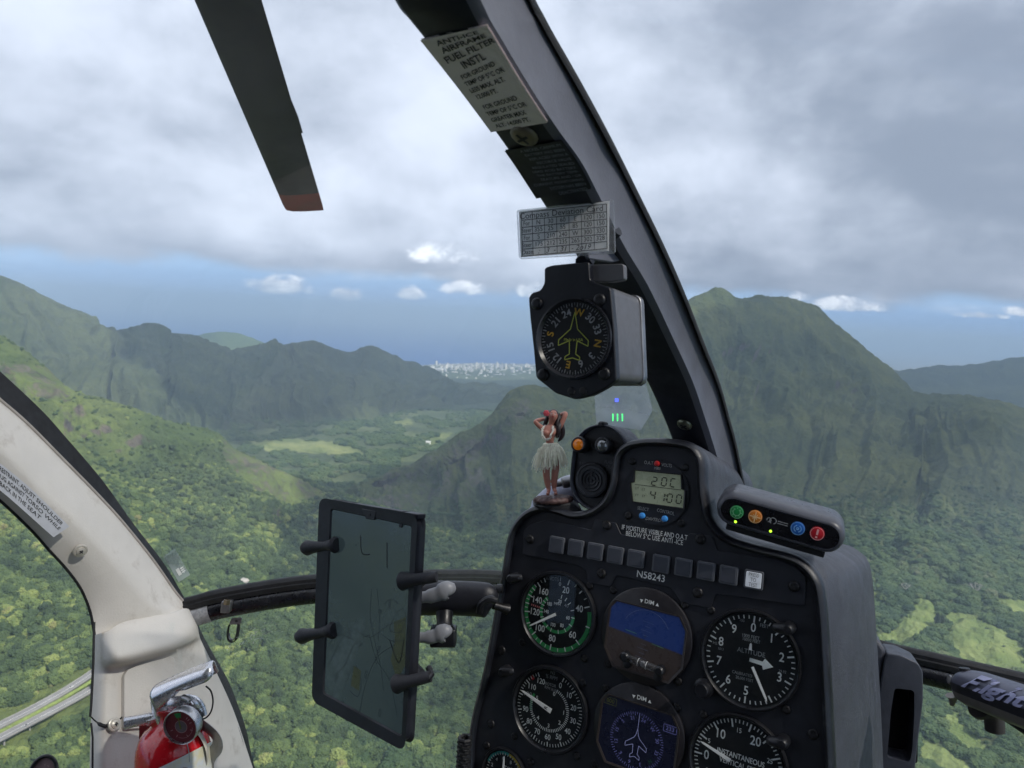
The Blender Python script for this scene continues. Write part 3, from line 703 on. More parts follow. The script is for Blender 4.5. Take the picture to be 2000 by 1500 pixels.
# rubber seal on the outer edge
mb = MB(); mb.tube([o + (o - l).normalized() * .0015 for o, l in zip(O3, L3)], [(0.0022, 0.006)] * nS, 8, flat=RT); obj('seal', mb, M_SEAL, post)
def strip_plane(tl, tr, bl, dl, dr_, db):
    a, b, c = P(*tl, dl), P(*tr, dr_), P(*bl, db)
    v = (a - c).normalized(); u = (b - a); u = (u - v * u.dot(v)).normalized(); return Plane(c, u, v, u.cross(v))
def Lpos(y):  # point of the left and middle edge at image row y
    q = lambda S: min(S, key=lambda p: abs((750 - F * p.dot(UP) / p.dot(LK)) - y))
    return q(L3), q(M3)
def placard(y0, y1, w0, w1, ls, colm, colt, name, lift=.0012, rows=None, y0r=None, y1r=None, lab=None):
    a, b = q3(L3, y0), q3(M3, y0r if y0r is not None else y0 - 28)
    c, d = q3(L3, y1), q3(M3, y1r if y1r is not None else y1 - 18)
    n = (b - a).cross(c - a).normalized()
    if n.dot(LK) > 0: n = -n
    mk = lambda s, t: (a * (1 - s) + b * s) * (1 - t) + (c * (1 - s) + d * s) * t
    N_ = 14; ia, ib = idx(L3, y0), idx(L3, y1)
    # follow the bow's curvature
    def surf(s, t, w=lift):
        fa = ia + (ib - ia) * t; k = int(min(max(fa, 0), nS - 2)); f = fa - k
        l = L3[k] * (1 - f) + L3[k + 1] * f
        ja, jb = idx(M3, y0r if y0r is not None else y0 - 28), idx(M3, y1r if y1r is not None else y1 - 18)
        fb = ja + (jb - ja) * t; k2 = int(min(max(fb, 0), nS - 2)); f2 = fb - k2
        m = M3[k2] * (1 - f2) + M3[k2 + 1] * f2
        return l + (m - l) * s + n * w
    mb = MB(); mb.loft([[surf(w0 + (w1 - w0) * s / 4, t / N_) for s in range(5)] for t in range(N_ + 1)])
    mb.loft([[surf(w0 + (w1 - w0) * s / 4, t / N_, .0002) for s in range(5)] for t in range(N_ + 1)])
    pm = obj(name, mb, colm, post, label=lab)
    tb = MB()
    W_ = (surf(1, 0) - surf(0, 0)).length; H_ = (surf(0, 1) - surf(0, 0)).length
    for (txt, s, t, size, al) in ls:
        vs, fs = text_mesh(txt, al, 0.0, 0.0 if size < .004 else .015)
        tb.add([surf(s + x * size / W_, t - y * size / H_, lift + .0004) for x, y in vs], fs)
    obj('lettering', tb, colt, pm)
    return surf
def idx(S, y):
    ys = [750 - F * p.dot(UP) / p.dot(LK) for p in S]
    for k in range(len(S) - 1):
        if ys[k] <= y <= ys[k + 1]: return k + (y - ys[k]) / (ys[k + 1] - ys[k])
    return 0 if y < ys[0] else len(S) - 1.001
def q3(S, y):
    f = idx(S, y); k = int(f); f -= k; return S[k] * (1 - f) + S[k + 1] * f
M_PLAC = mat('aged_white_placard', srgb(236, 226, 228), 0.5, var=.05, vscale=20, wear=(srgb(150, 148, 138), .3, 30))
placard(75, 255, 0.0, 1.0, [('ANTI-ICE', .52, .085, .0068, 'CENTER'), ('AIRFRAME', .55, .175, .0068, 'CENTER'), ('FUEL FILTER', .56, .27, .0068, 'CENTER'), ('INSTL', .52, .365, .0068, 'CENTER'),
    ('FOR GROUND', .18, .45, .0040, 'LEFT'), ('TEMP OF 5°C OR', .16, .515, .0040, 'LEFT'), ('LESS MAX. ALT.', .16, .58, .0040, 'LEFT'), ('12,000 FT.', .18, .645, .0040, 'LEFT'),
    ('FOR GROUND', .18, .745, .0040, 'LEFT'), ('TEMP OF 5°C OR', .16, .81, .0040, 'LEFT'), ('GREATER MAX', .16, .875, .0040, 'LEFT'), ('ALT. 14,000 FT.', .16, .94, .0040, 'LEFT')], M_PLAC, M_INK, 'placard', y0r=46, y1r=236, lab='white placard reading ANTI-ICE AIRFRAME FUEL FILTER INSTL')
placard(292, 385, .0, 1.0, [(t, .97, .06 + .092 * k, .0033, 'RIGHT') for k, t in enumerate(['A NICKEL CADMIUM', 'BATTERY HAS BEEN', 'REPLACED WITH A', 'RECORCE VALVE', 'REGULATED SEALED', 'LEAD ACID BATTERY.', 'THE BATTERY TEMP-', 'ERATURE AND / OR', 'CURRENT MONITORING', 'SYSTEM HAS BEEN', 'DEACTIVATED.'])],
        mat('black_placard', srgb(20, 24, 36), .5), mat('grey_placard_ink', srgb(128, 136, 152), .6), 'black_placard', y0r=272, y1r=366, lab='black placard with small grey lettering about the battery')
# rivet and lower screws
pl_ = Plane.pts(q3(L3, 262), q3(M3, 250), q3(L3, 240)); 
if pl_.n.dot(LK) > 0: pl_ = Plane(pl_.o, pl_.u, -pl_.v, -pl_.n)
screw(post, pl_, 1024, 264, .0085, .0006, mat('brass_rivet', srgb(120, 112, 96), .5, .6), .003, 'rivet')
pl2 = Plane.pts(q3(L3, 850), q3(M3, 830), q3(L3, 800))
if pl2.n.dot(LK) > 0: pl2 = Plane(pl2.o, pl2.u, -pl2.v, -pl2.n)
screw(post, pl2, 1337, 829, .0072, .0008, mat('olive_rivet', srgb(120, 122, 104), .35, .8), .003, 'rivet')
# folded end plate that hangs down beside the card, with screws
bp = Plane.pts(P(1197, 330, .520), P(1262, 452, .560), P(1197, 500, .510))
if bp.n.dot(LK) > 0: bp = Plane(bp.o, bp.u, -bp.v, -bp.n)
mb = plate(bp, [(1166, 392), (1171, 372), (1192, 318), (1250, 428), (1229, 505), (1198, 512), (1150, 505), (1150, 400)], -.003, 0.0, .002)
br = obj('gusset_plate', mb, M_GREY, post, bevel=.0006)
for x, y in [(1193, 355), (1215, 392), (1238, 428), (1219, 482)]:
    screw(post, bp, x, y, .0046, .0003, M_DARK, .0032)

# ================================================================== COMPASS CARD AND COMPASS
CPL = Plane.panel(0.51613, 0.03, rad(3.0), through=P(1121, 662, .485))
CARD = Plane.panel(0.30, 0.02, rad(5.2), through=P(1104, 450, .475))
card = empty('deviation_card', CARD.at(1104, 450), 'clear sleeve with the printed compass deviation card, above the round compass', 'card')
mb = plate(CARD, [(1008, 410), (1198, 389), (1201, 493), (1013, 505)], -.004, 0, .002)
obj('holder', mb, glass_mat('clear_plastic_sleeve', (.93, .94, .95), .5, .05, .12, (.9, .92, .95)), card, bevel=.0006)
mb = plate(CARD, [(1013.5, 413), (1190, 393), (1189, 490), (1017, 502)], .0001, .0005, 0)
obj('paper', mb, sheet_mat('white_paper', srgb(246, 246, 246), .7), card)
ta, tb_, tc_, td = [Vector(CARD.uv(x, y) ) for x, y in [(1019, 416), (1185, 399), (1186, 486), (1021, 501)]]
def cuv(s, t): return ((ta * (1 - s) + tb_ * s) * (1 - t) + (td * (1 - s) + tc_ * s) * t)[:]
mb = MB(); z = .0008; lw = .00045
for t in [0, .175, .34, .505, .67, .84, 1]: mb.line(CARD, cuv(0, t), cuv(1, t), lw, z)
for s in [0, 1]: mb.line(CARD, cuv(s, 0), cuv(s, 1), lw, z + .00002)
for k in range(1, 7): mb.line(CARD, cuv(.13 + .145 * (k - 1), .175 if 1 < k < 6 else 0), cuv(.13 + .145 * (k - 1), 1), lw * .8, z + .00004)
rot = math.atan2((tb_ - ta).y, (tb_ - ta).x)
def ctext(s, t, txt, sz, **k): uv_ = cuv(s, t); mb.text(CARD, txt, uv_[0], uv_[1], sz, rot, z + .0001, **k)
ctext(.47, .09, 'Compass Deviation Card', .0054)
for r_, row in enumerate([['For', 'N', '30', '60', 'E', '120', '150'], ['Steer', '355', '25', '55', '85', '120', '150'], ['For', 'S', '210', '240', 'W', '300', '330'], ['Steer', '175', '212', '235', '265', '302', '328']]):
    for k, tx in enumerate(row): ctext(.06 if k == 0 else .13 + .145 * (k - .5), [.26, .42, .59, .755][r_], tx, .0042, sx=.75 if k == 0 else .9)
ctext(.07, .92, 'Date:', .0038); ctext(.50, .92, ':   3  -  31  - 2o19', .0048, shear=.3)
obj('lettering', mb, M_INK, card)

comp = empty('magnetic_compass', CPL.at(1121, 662), 'black magnetic compass with airplane dial and grey case hanging on the centre post', 'compass')
fo = [(1063, 523), (1077, 518), (1128, 513), (1150, 511), (1152, 548), (1192, 562), (1199, 640), (1204, 742), (1183, 758), (1157, 772), (1123, 780), (1085, 768), (1047, 738), (1042, 683), (1035, 620), (1032, 582), (1038, 572), (1055, 567), (1063, 553)]
mb = plate(CPL, fo, -.007, 0, .002); obj('face_plate', mb, mat('compass_black', srgb(19, 22, 31), .42, var=.15, bump=.2, wear=(srgb(80, 80, 84), .12, 120)), comp, bevel=.0008)
# rear case running forward
b0 = [CPL.at(x, y, -.0072) for x, y in [(1052, 572), (1196, 556), (1204, 746), (1060, 748)]]
def ring(ps, w, r=.006): 
    uv_ = rnd_poly([((p - CPL.o).dot(CPL.u), (p - CPL.o).dot(CPL.v)) for p in ps], r, 4); return [CPL.p(a, b, w) for a, b in uv_]
mb = MB(); mb.loft([ring(b0, w, .007) for w in (-.0072, -.058)] + [ring(b0, -.066, .012)], cu=True, cap=True)
obj('case', mb, M_ALU, comp, smooth=30)
b1 = [CPL.p((p - CPL.o).dot(CPL.u) * 1.04, (p - CPL.o).dot(CPL.v) * 1.03, 0) for p in b0]
mb = MB(); mb.loft([ring(b1, w, .007) for w in (-.0585, -.0655)], cu=True, cap=True); obj('case_band', mb, M_STEEL, comp, bevel=.0008)
cc0 = CPL.moved(CPL.at(1121.5, 661.5), rad(-6), 0.0)
R_ = .0268
mb = MB(); mb.lathe(cc0.o, cc0.n, [(R_ * 1.0, .0004), (R_ * 1.0, .003), (R_ * .96, .0032), (R_ * .90, .0006), (R_ * .88, .0004)], 56, cap=False); obj('bezel', mb, mat('compass_bezel', srgb(40, 42, 48), .3), comp)
mb = MB(); mb.lathe(cc0.o + cc0.n * .0003, cc0.n, [(R_ * .93, 0), (R_ * .93, .0002)], 48); obj('dial', mb, M_DIAL, comp)
mb = MB()
for k in range(72): mb.tick(cc0, R_ * (.78 if k % 2 == 0 else .82), R_ * .88, k * 5 + 3, .00036 if k % 2 else .0005, .0008)
for k, tx in enumerate(['W', '30', '33', 'N', '3', '6', 'E', '12', '15', 'S', '21', '24']):
    a = 9 + k * 30
    mb.text(cc0, tx, R_ * .64 * math.sin(rad(a)), R_ * .64 * math.cos(rad(a)), .0068, rad(-a), .0009, mi=1 if tx in 'WNES' else 0, bold=.02)
obj('markings', mb, [M_DIM, M_AMB], comp)
ap = [(0, .62), (.05, .40), (.09, .22), (.38, -.04), (.38, -.17), (.10, -.05), (.08, -.36), (.19, -.43), (.19, -.50), (.0, -.45)]
ap = ap + [(-x, y) for x, y in ap[::-1][1:-1]]
mb = MB(); L_ = len(ap)
for k in range(L_): a, b = ap[k], ap[(k + 1) % L_]; mb.line(cc0, (a[0] * R_ * 1.05, a[1] * R_ * 1.05), (b[0] * R_ * 1.05, b[1] * R_ * 1.05), .0006, .0012 + k * .000004)
mb.text(cc0, 'Made in USA', 0, -R_ * .03, .0026, 0, .0013)
obj('airplane_symbol', mb, M_LIMEB, comp)
for x, y in [(1049, 593), (1171, 586), (1061, 732), (1180, 730)]: screw(comp, CPL, x, y, .0042, .0002, M_DARK, .002)
for x, y in [(1116, 764), (1139, 764)]: screw(comp, CPL, x, y, .0028, .0002, M_INK, .0008, 'light_port')
mb = plate(CPL, [(1150, 517), (1218, 515), (1219, 546), (1196, 550), (1152, 549)], -.012, -.006, .002); obj('clip', mb, M_ALU, comp, bevel=.0005)
mb = MB(); c_ = P(1240, 742, .56); mb.lathe(c_, UPH, [(.006, -.004), (.008, 0), (.008, .01)], 16); obj('thumb_nut', mb, M_DARK, comp)
mb = MB(); mb.tube([CPL.at(1140, 515, -.004), CPL.at(1160, 480, -.02), q3(M3, 440) + FWD * .01], .006, 10); obj('mounting_arm', mb, M_STRUT, comp)

# ================================================================== LEFT DOOR FRAME (beige)
door = empty('door_frame', P(300, 1300, .95), 'cream trimmed left door frame curving down the left side, with rubber seals', 'door frame')
def dl(px, py): return dR(px, -.97 + .06 * max(0, (py - 1200) / 300))
E1 = [(-160, 585), (-60, 672), (0, 725), (80, 800), (125, 850), (200, 938), (260, 1022), (320, 1100), (357, 1162), (375, 1196)]      # glass side of the black seal
E2 = [(-160, 640), (-60, 730), (0, 784), (50, 827), (120, 897), (190, 968), (240, 1022), (300, 1097), (347, 1163), (382, 1198)]      # seam seal / trim
E3 = [(-160, 760), (-60, 832), (0, 876), (45, 920), (85, 962), (140, 1012), (185, 1058), (224, 1100), (288, 1172), (335, 1200)]      # crease
E4 = [(-160, 850), (-60, 930), (0, 976), (60, 1033), (95, 1072), (130, 1110), (158, 1148), (176, 1190), (184, 1225), (186, 1240)]    # side window edge
def pl3(S, off=0.0): return cvec([P(x, y, dl(x, y) + off) for x, y in S], 44)
e1, e2, e3, e4 = pl3(E1, .03), pl3(E2, .012), pl3(E3, -.022), pl3(E4, 0)
m23 = [(a + b) / 2 - FWD * .010 + RT * .004 for a, b in zip(e2, e3)]
m34 = [(a + b) / 2 - FWD * .004 for a, b in zip(e3, e4)]
e5 = [p + FWD * .06 for p in e4]; e6 = [p * 1.05 - RT * .012 - UPH * .01 for p in e2]
# trim: upper bow
rows = []
for a, m, b, n_, c, e, f_ in zip(e2, m23, e3, m34, e4, e5, e6):
    rows.append([f_, a, a * .85 + m * .15 - FWD * .002, m, m * .3 + b * .7 - FWD * .002, b * .8 + n_ * .2, n_, c * .85 + n_ * .15, c, e])
mb = MB(); mb.loft(rows, cu=True, cap=True)
obj('trim', mb, M_BEIGE, door, smooth=75)
mb = MB(); mb.loft([[a, b - FWD * .002, b * 1.02, a * 1.02] for a, b in zip(e1, e2)], cu=True, cap=True); obj('seal', mb, M_SEAL, door, smooth=30)
mb = MB(); mb.tube([p + (q - p) * .05 for p, q in zip(e2, e1)], .0022, 8); obj('seam_bead', mb, mat('trim_edge_bead', srgb(160, 152, 146), .6, wear=(srgb(60, 56, 52), .5, 80)), door)
mb = MB(); mb.tube([p - (q - p).normalized() * .001 for p, q in zip(e4, e3)], .0018, 8); obj('seam_bead', mb, M_SEAL, door)
# lower pillar: control net of rows across, from side window edge to the glass seal
def PN(x, y, o=0.0): return P(x, y, dl(x, y) + o)
net_ = [
 [(186, 1238, .02), (205, 1236, -.010), (240, 1215, -.018), (290, 1205, -.020), (335, 1197, -.022), (362, 1188, -.012), (378, 1196, .012)],
 [(185, 1255, .02), (208, 1262, -.022), (236, 1268, -.040), (300, 1252, -.046), (350, 1240, -.044), (380, 1222, -.028), (386, 1222, .010)],
 [(184, 1280, .02), (210, 1290, -.022), (240, 1292, -.038), (300, 1276, -.044), (350, 1262, -.040), (384, 1244, -.022), (390, 1244, .010)],
 [(183, 1304, .02), (208, 1308, -.006), (245, 1302, -.012), (300, 1288, -.016), (345, 1274, -.016), (380, 1262, -.006), (396, 1258, .010)],
 [(181, 1330, .02), (206, 1332, -.004), (245, 1328, -.008), (300, 1320, -.012), (352, 1310, -.014), (395, 1300, -.006), (416, 1299, .012)],
 [(178, 1398, .02), (203, 1400, -.004), (245, 1398, -.008), (300, 1396, -.012), (362, 1394, -.016), (425, 1390, -.008), (457, 1390, .012)],
 [(175, 1500, .02), (200, 1500, -.004), (245, 1500, -.008), (310, 1500, -.012), (375, 1500, -.018), (450, 1500, -.010), (494, 1500, .012)],
 [(172, 1640, .02), (200, 1640, -.004), (245, 1640, -.008), (310, 1640, -.012), (385, 1640, -.018), (480, 1640, -.010), (540, 1640, .012)]]
RW = [[PN(*c) for c in r] for r in net_]
RW = [cvec(r, 34) for r in RW]; RWT = [cvec([RW[j][i] for j in range(len(RW))], 60) for i in range(34)]
grid = [[RWT[i][j] for i in range(34)] for j in range(60)]
mb = MB(); mb.loft([r + [r[-1] * 1.05 - RT * .012, r[0] + FWD * .05] for r in grid], cu=True, cap=True)
obj('pillar_trim', mb, M_BEIGE, door, smooth=75)
SE = [(375, 1190), (388, 1222), (401, 1250), (424, 1290), (446, 1330), (466, 1380), (482, 1430), (498, 1500), (545, 1640)]
SI = [(370, 1200), (383, 1240), (393, 1256), (417, 1298), (437, 1340), (458, 1390), (475, 1436), (492, 1500), (538, 1640)]
s1, s2 = [cvec([PN(x, y, o) for x, y in S], 40) for S, o in ((SE, .035), (SI, .015))]
mb = MB(); mb.loft([[a, b - FWD * .003, b * 1.03, a * 1.02] for a, b in zip(s1, s2)], cu=True, cap=True); obj('lower_seal', mb, M_SEAL, door)
mb = MB(); mb.tube([p - (q - p).normalized() * .006 - FWD * .003 for p, q in zip(s2, s1)], .0012, 6); obj('seam_bead', mb, M_SEAL, door)
mb = MB(); mb.tube([PN(x, y, -.002) for x, y in [(184, 1215), (182, 1300), (178, 1380), (176, 1400)]], .0016, 6); mb.tube([PN(x, y, -.002) for x, y in [(178, 1412), (181, 1440), (180, 1640)]], .0012, 6); obj('seam_bead', mb, M_SEAL, door)
# seam between the mouldings, cover plate, screws, placard
mb = MB(); mb.tube(cvec([PN(x, y, -.009 if x > 190 else .004) for x, y in [(177, 1399), (186, 1408), (200, 1417), (214, 1417), (226, 1412), (242, 1397)]], 20), [.0006, .0012, .0024, .003, .0028, .001] and [.0008] * 6 + [.0022] * 9 + [.001] * 5, 6); obj('gap', mb, M_SEAL, door)
cov = Plane.pts(PN(243, 1312, -.0135), PN(341, 1290, -.019), PN(243, 1400, -.0135))
if cov.n.dot(LK) > 0: cov = Plane(cov.o, cov.u, -cov.v, -cov.n)
mb = plate(cov, [(243, 1320), (250, 1308), (275, 1297), (336, 1282), (342, 1287), (341, 1340), (335, 1400), (300, 1420), (243, 1425)], -.008, .001, .003); obj('cover_plate', mb, M_BEIGE, door, bevel=.0008)
spl = Plane.pts(PN(130, 1060, -.018), PN(200, 1110, -.018), PN(120, 1100, -.010))
if spl.n.dot(LK) > 0: spl = Plane(spl.o, spl.u, -spl.v, -spl.n)
M_WSH = mat('cream_screw', srgb(196, 190, 180), .35, .3, wear=(srgb(90, 84, 78), .5, 300))
def bigscrew(pl, x, y, w, r=.0085):
    c = pl.at(x, y, w); mb = MB(); mb.lathe(c, pl.n, [(r, -.002), (r, .0006), (r * .82, .0016), (r * .66, .0012), (r * .62, .0026), (r * .3, .0036), (r * .28, .0030), (.0001, .0028)], 28)
    q = Plane(c + pl.n * .0038, pl.u, pl.v, pl.n); mb.line(q, (-r * .3, 0), (r * .3, 0), r * .16, .0001, 1); mb.line(q, (0, -r * .3), (0, r * .3), r * .16, .0002, 1)
    return obj('screw', mb, [M_WSH, M_INK], door, smooth=50)
bigscrew(spl, 157, 1076, .0015); 
spl2 = Plane(PN(224, 1415, -.014), cov.u, cov.v, cov.n); bigscrew(spl2, 224, 1415, .0)
pp = Plane.pts(PN(0, 958, -.020), PN(100, 1046, -.024), PN(0, 904, -.029))
if pp.n.dot(LK) > 0: pp = Plane(pp.o, pp.u, -pp.v, -pp.n)
pc = [(-60, 860), (0, 905), (60, 955), (132, 1026), (101, 1047), (45, 997), (0, 958), (-60, 912)]
dpl = [(x, y, -.0245 if k < 4 else -.0205) for k, (x, y) in enumerate(pc)]
top = cvec([PN(*c) for c in dpl[:4]], 24); bot = cvec([PN(*c) for c in dpl[:3:-1]], 24)
nn = (top[-1] - top[0]).cross(bot[0] - top[0]).normalized(); nn = -nn if nn.dot(LK) > 0 else nn
mb = MB(); mb.loft([[t + nn * .0055 for t in top], [b + nn * .0055 for b in bot], [b + nn * .0047 for b in bot], [t + nn * .0047 for t in top]], cu=False, cv=True)
pm = obj('placard', mb, mat('silver_placard', srgb(196, 198, 206), .45, var=.05), door, label='silver placard about adjusting the shoulder harness')
Lt = sum((a - b).length for a, b in zip(top, top[1:])); Ht = (top[12] - bot[12]).length
tb = MB()
for k, tx in enumerate(['TO ASSURE PROPER RESTRAINT, ADJUST SHOULDER', 'SO HARNESS IS SNUG AGAINST TORSO WHILE', 'UPRIGHT, FULL BACK IN THE SEAT']):
    vs, fs = text_mesh(tx, 'LEFT', 0, .01); sz = Ht * .29; wd = max(v[0] for v in vs)
    x0, xs = -.10, (.94, .96, .80)[k] + .10
    out_ = []
    for x, y in vs:
        s = x0 + xs * x / wd; t = .20 + .27 * k - y * .24
        f_ = min(max(s, -.3), 1) * 23; i_ = max(0, min(22, int(math.floor(f_)))); g_ = f_ - i_
        out_.append((top[i_] + (top[i_ + 1] - top[i_]) * g_) * (1 - t) + (bot[i_] + (bot[i_ + 1] - bot[i_]) * g_) * t + nn * .0058)
    tb.add(out_, fs)
obj('lettering', tb, M_INK, pm)

# ================================================================== WINDSHIELD LOWER CROSSBAR
barp = [(350, 1202, 1.12), (385, 1194, 1.12), (433, 1181, 1.125), (533, 1163, 1.14), (623, 1152, 1.155), (740, 1146, 1.17), (870, 1142, 1.2), (1000, 1146, 1.2), (1250, 1175, 1.17), (1500, 1222, 1.12), (1715, 1284, 1.05), (1830, 1312, 1.0), (2000, 1352, .96), (2200, 1402, .9)]
bc = cvec([P(*c) for c in barp], 90)
bar = empty('window_crossbar', bc[60], 'black curved tube and seal across the nose below the windshield', 'window frame')
def sweep(path, prof, up=UPH):
    rows = []
    for i, p in enumerate(path):
        t = (path[min(i + 1, len(path) - 1)] - path[max(i - 1, 0)]).normalized(); v = (up - t * up.dot(t)).normalized(); w = t.cross(v)
        if w.dot(LK) > 0: w = -w
        rows.append([p + v * a + w * b for a, b in prof])
    return rows
circ = lambda cy, cz, r, n=14, ry=None: [(cy + (ry or r) * math.sin(2 * math.pi * k / n), cz + r * math.cos(2 * math.pi * k / n)) for k in range(n)]
mb = MB(); mb.loft(sweep(bc, circ(-.006, 0, .015, 18, .0145)), cu=True, cap=True); obj('tube', mb, mat('gloss_black_tube', srgb(20, 21, 27), .3, var=.2, wear=(srgb(120, 120, 124), .16, 35)), bar)
mb = MB(); mb.loft(sweep(bc, [(.006, -.010), (.006, .012), (.013, .013), (.0145, .010), (.019, .010), (.023, .006), (.024, -.004), (.021, -.010)]), cu=True, cap=True); obj('seal', mb, M_SEAL, bar, smooth=40)
seg_ = bc[6:13]
mb = MB(); mb.loft(sweep(bc[5:12], circ(-.006, .0, .0156, 18, .0151)), cu=True, cap=True)
obj('bare_metal_patch', mb, mat('chipped_bare_aluminium', srgb(150, 152, 158), .5, .3, var=.25, vscale=120, bump=1.0, bscale=300, wear=(srgb(60, 60, 64), .7, 90)), bar)
def clampat(px, py, d, tilt=0):
    return P(px, py, d)
c_ = P(443, 1184, 1.105); mb = MB(); mb.box(c_, RT * .0068, UPH * .0085, LK * .006); o_ = obj('bracket', mb, M_STEEL, bar, bevel=.001)
mb = MB(); mb.lathe(P(443, 1178, 1.095), UPH, [(.0052, -.002), (.0052, .005), (.0034, .0052), (.0034, .003), (.0001, .003)], 6); obj('bolt', mb, mat('brass_bolt', srgb(120, 108, 88), .35, .9), bar, smooth=20)

clampo = empty('cable_clamp', P(455, 1230, 1.1), 'small steel loop clamp with rubber lining hanging under the crossbar', 'clamp')
pc_ = P(456, 1233, 1.1); lp = []
for k in range(26):
    a = rad(-75 + 330 * k / 25); lp.append(pc_ + RT * (.0062 * math.sin(a) * .9) + UPH * (-.004 - .0135 * (math.cos(a)) * .9 + .004) )
lp = [pc_ + RT * x + UPH * y for x, y in [(.002, .013), (-.004, .0125), (-.0075, .008), (-.008, -.004), (-.0055, -.0125), (0, -.0155), (.005, -.0125), (.007, -.004), (.0068, .008), (.006, .014), (.006, .0175)]]
mb = MB(); mb.tube(cvec(lp, 40), [(.0055, .0008)] * 40, 8, flat=LK); obj('rubber_loop', mb, M_RUB, clampo)
mb = MB(); mb.tube([p * 1.0 + (p - pc_) * -.22 for p in cvec(lp[3:9], 20)], [(.0035, .0009)] * 20, 8, flat=LK); obj('steel_band', mb, M_STEEL, clampo)
tp = Plane(P(459, 1215, 1.09), RT, UPH, -LK); mb = MB(); mb.prism([tp.p(a, b) for a, b in rnd_poly([(-.0085, -.004), (-.006, .0055), (.0095, .0065), (.0085, -.003)], .002)], LK * .0012); obj('tab', mb, M_STEEL, clampo)
mb = MB(); mb.lathe(tp.p(.002, .0015, .0003), tp.n, [(.0022, 0), (.002, .0004)], 12); obj('hole', mb, M_INK, clampo)

# ================================================================== WINDSHIELD PANES
def pane(name, left, right, label, bulge=.03, n=24, m=30):
    Lp, Rp = cvec(left, m), cvec(right, m); rows = []
    for a, b in zip(Lp, Rp): rows.append([a * (1 - s / n) + b * (s / n) + FWD * (bulge * 4 * (s / n) * (1 - s / n)) for s in range(n + 1)])
    mb = MB(); mb.loft(rows)
    g = obj(name, mb, M_PERS, label=label, cat='windshield', smooth=80); return rows
seam = cvec([P(x, y, m.dot(LK) + .052) for (x, y), m in zip(Os[:], [M3[int(i * (nS - 1) / (len(Os) - 1))] for i in range(len(Os))])], nS)
seam = [o - (o - l).normalized() * .012 for o, l in zip(O3, L3)]
SEAML = [s + (l - s) * .5 + FWD * .03 for s, l in zip(seam, L3)]
lft = [P(-900, -300, .62), P(-700, 100, .66), P(-380, 420, .72)] + [p + FWD * .014 for p in (e1[0], e1[12], e1[24], e1[34], e1[43])] + [bc[5] + UPH * .018]
rgt = [P(560, -420, .36), P(700, -140, .38)] + [SEAML[k] for k in (4, 12, 20, 30, 40, 50, 59)] + [P(1480, 1215, 1.13)]
WROWS = pane('windshield', lft, rgt, 'large clear acrylic left windshield pane between the door frame and centre post', .10)
rgt2 = [P(2700, -420, .62), P(2700, 300, .75), P(2650, 800, .85), P(2500, 1380, .93)]
lft2 = [P(820, -500, .40)] + [O3[k] + FWD * .004 for k in (2, 12, 22, 34, 46, 56)] + [P(1500, 1215, 1.13)]
pane('windshield', lft2, rgt2, 'clear acrylic right windshield pane to the right of the centre post', .08)
low = [p - UPH * .012 for p in bc]
bt = [P(330, 1700, 1.12), P(800, 1800, 1.15), P(1300, 1800, 1.12), P(2100, 1750, .98)]
pane('chin_window_pane', cvec(low[4:], 24)[0:24], cvec(bt, 24), 'lower chin window pane under the black crossbar', .02) if False else None
Lp, Rp = cvec([P(330, 1215, 1.02)] + low[2:], 40), cvec(bt, 40)
mb = MB(); mb.loft([[a * (1 - s / 10) + b * (s / 10) + FWD * (.03 * 4 * (s / 10) * (1 - s / 10)) for s in range(11)] for a, b in zip(Lp, Rp)])
obj('chin_window', mb, M_PERS, label='clear lower chin window pane below the black crossbar', cat='windshield', smooth=80)
# scratches on the lower pane
mb = MB(); random.seed(9)
for k in range(90):
    cx, cy = random.gauss(505, 26), random.gauss(1238, 13); cy -= (cx - 505) * .45; d0 = 1.075
    a = P(cx, cy, d0); L_ = random.uniform(.001, .006); dr_ = (RT * random.uniform(.2, 1) + UPH * random.uniform(.1, 1)).normalized()
    q = LK.cross(dr_).normalized() * random.uniform(.0002, .00055); mb.face([a - q, a + dr_ * L_ * .5 - q * 1.2, a + dr_ * L_, a + q * .6])
obj('window_scratches', mb, glass_mat('scuffed_acrylic', (1, 1, 1), 0, 0, .75, (.85, .88, .9)), label='white crazing scratches in the lower pane beside the tablet', cat='scratches', smooth=0)

# sticker, and a painted reflection of a lit device, on the glass
st = Plane.panel(-.15, .1, rad(0), through=P(346, 1104, 1.11))
mb = MB(); cr4 = [(319, 1086), (341, 1072), (371, 1123), (349, 1137)]; q4 = [st.at(x, y) for x, y in cr4]
mb.prism(q4, LK * .0006); so = obj('window_sticker', mb, glass_mat('clear_sticker', (.9, .93, .93), .3, .1, .35, (.75, .8, .8)), label='small clear sticker with grey lettering at the foot of the windshield', cat='sticker', smooth=0)
su = (q4[2] - q4[1]).normalized(); sv = su.cross(st.n) * -1; sp_ = Plane((q4[1] + q4[0]) / 2 - LK * .0006, su, (q4[1] - q4[0]).normalized(), -LK)
mb = MB()
for k in range(5): mb.text(sp_, ['CLEAN WITH', 'MILD SOAP AND', 'WATER ONLY. DO', 'NOT USE ANY', 'SOLVENTS'][k], .003, .0075 - .0037 * k, .0042, 0, .0002, ax='LEFT', sx=.62)
obj('lettering', mb, mat('sticker_grey_ink', srgb(70, 80, 84), .6), so)
mb = MB(); mb.prism([sp_.p(a, b, .0004) for a, b in rnd_poly([(.027, -.004), (.038, -.004), (.038, .001), (.027, .001)], .001)], LK * .0001)
for k in range(3): mb.prism([sp_.p(a, b, .0004) for a, b in [(.029 + .003 * k, .002), (.0308 + .003 * k, .002), (.0308 + .003 * k, .0075), (.029 + .003 * k, .0075)]], LK * .0001)
mb.line(sp_, (.028, .0045), (.038, .0045), .0012, .0005)
obj('symbol', mb, M_WHT, so)
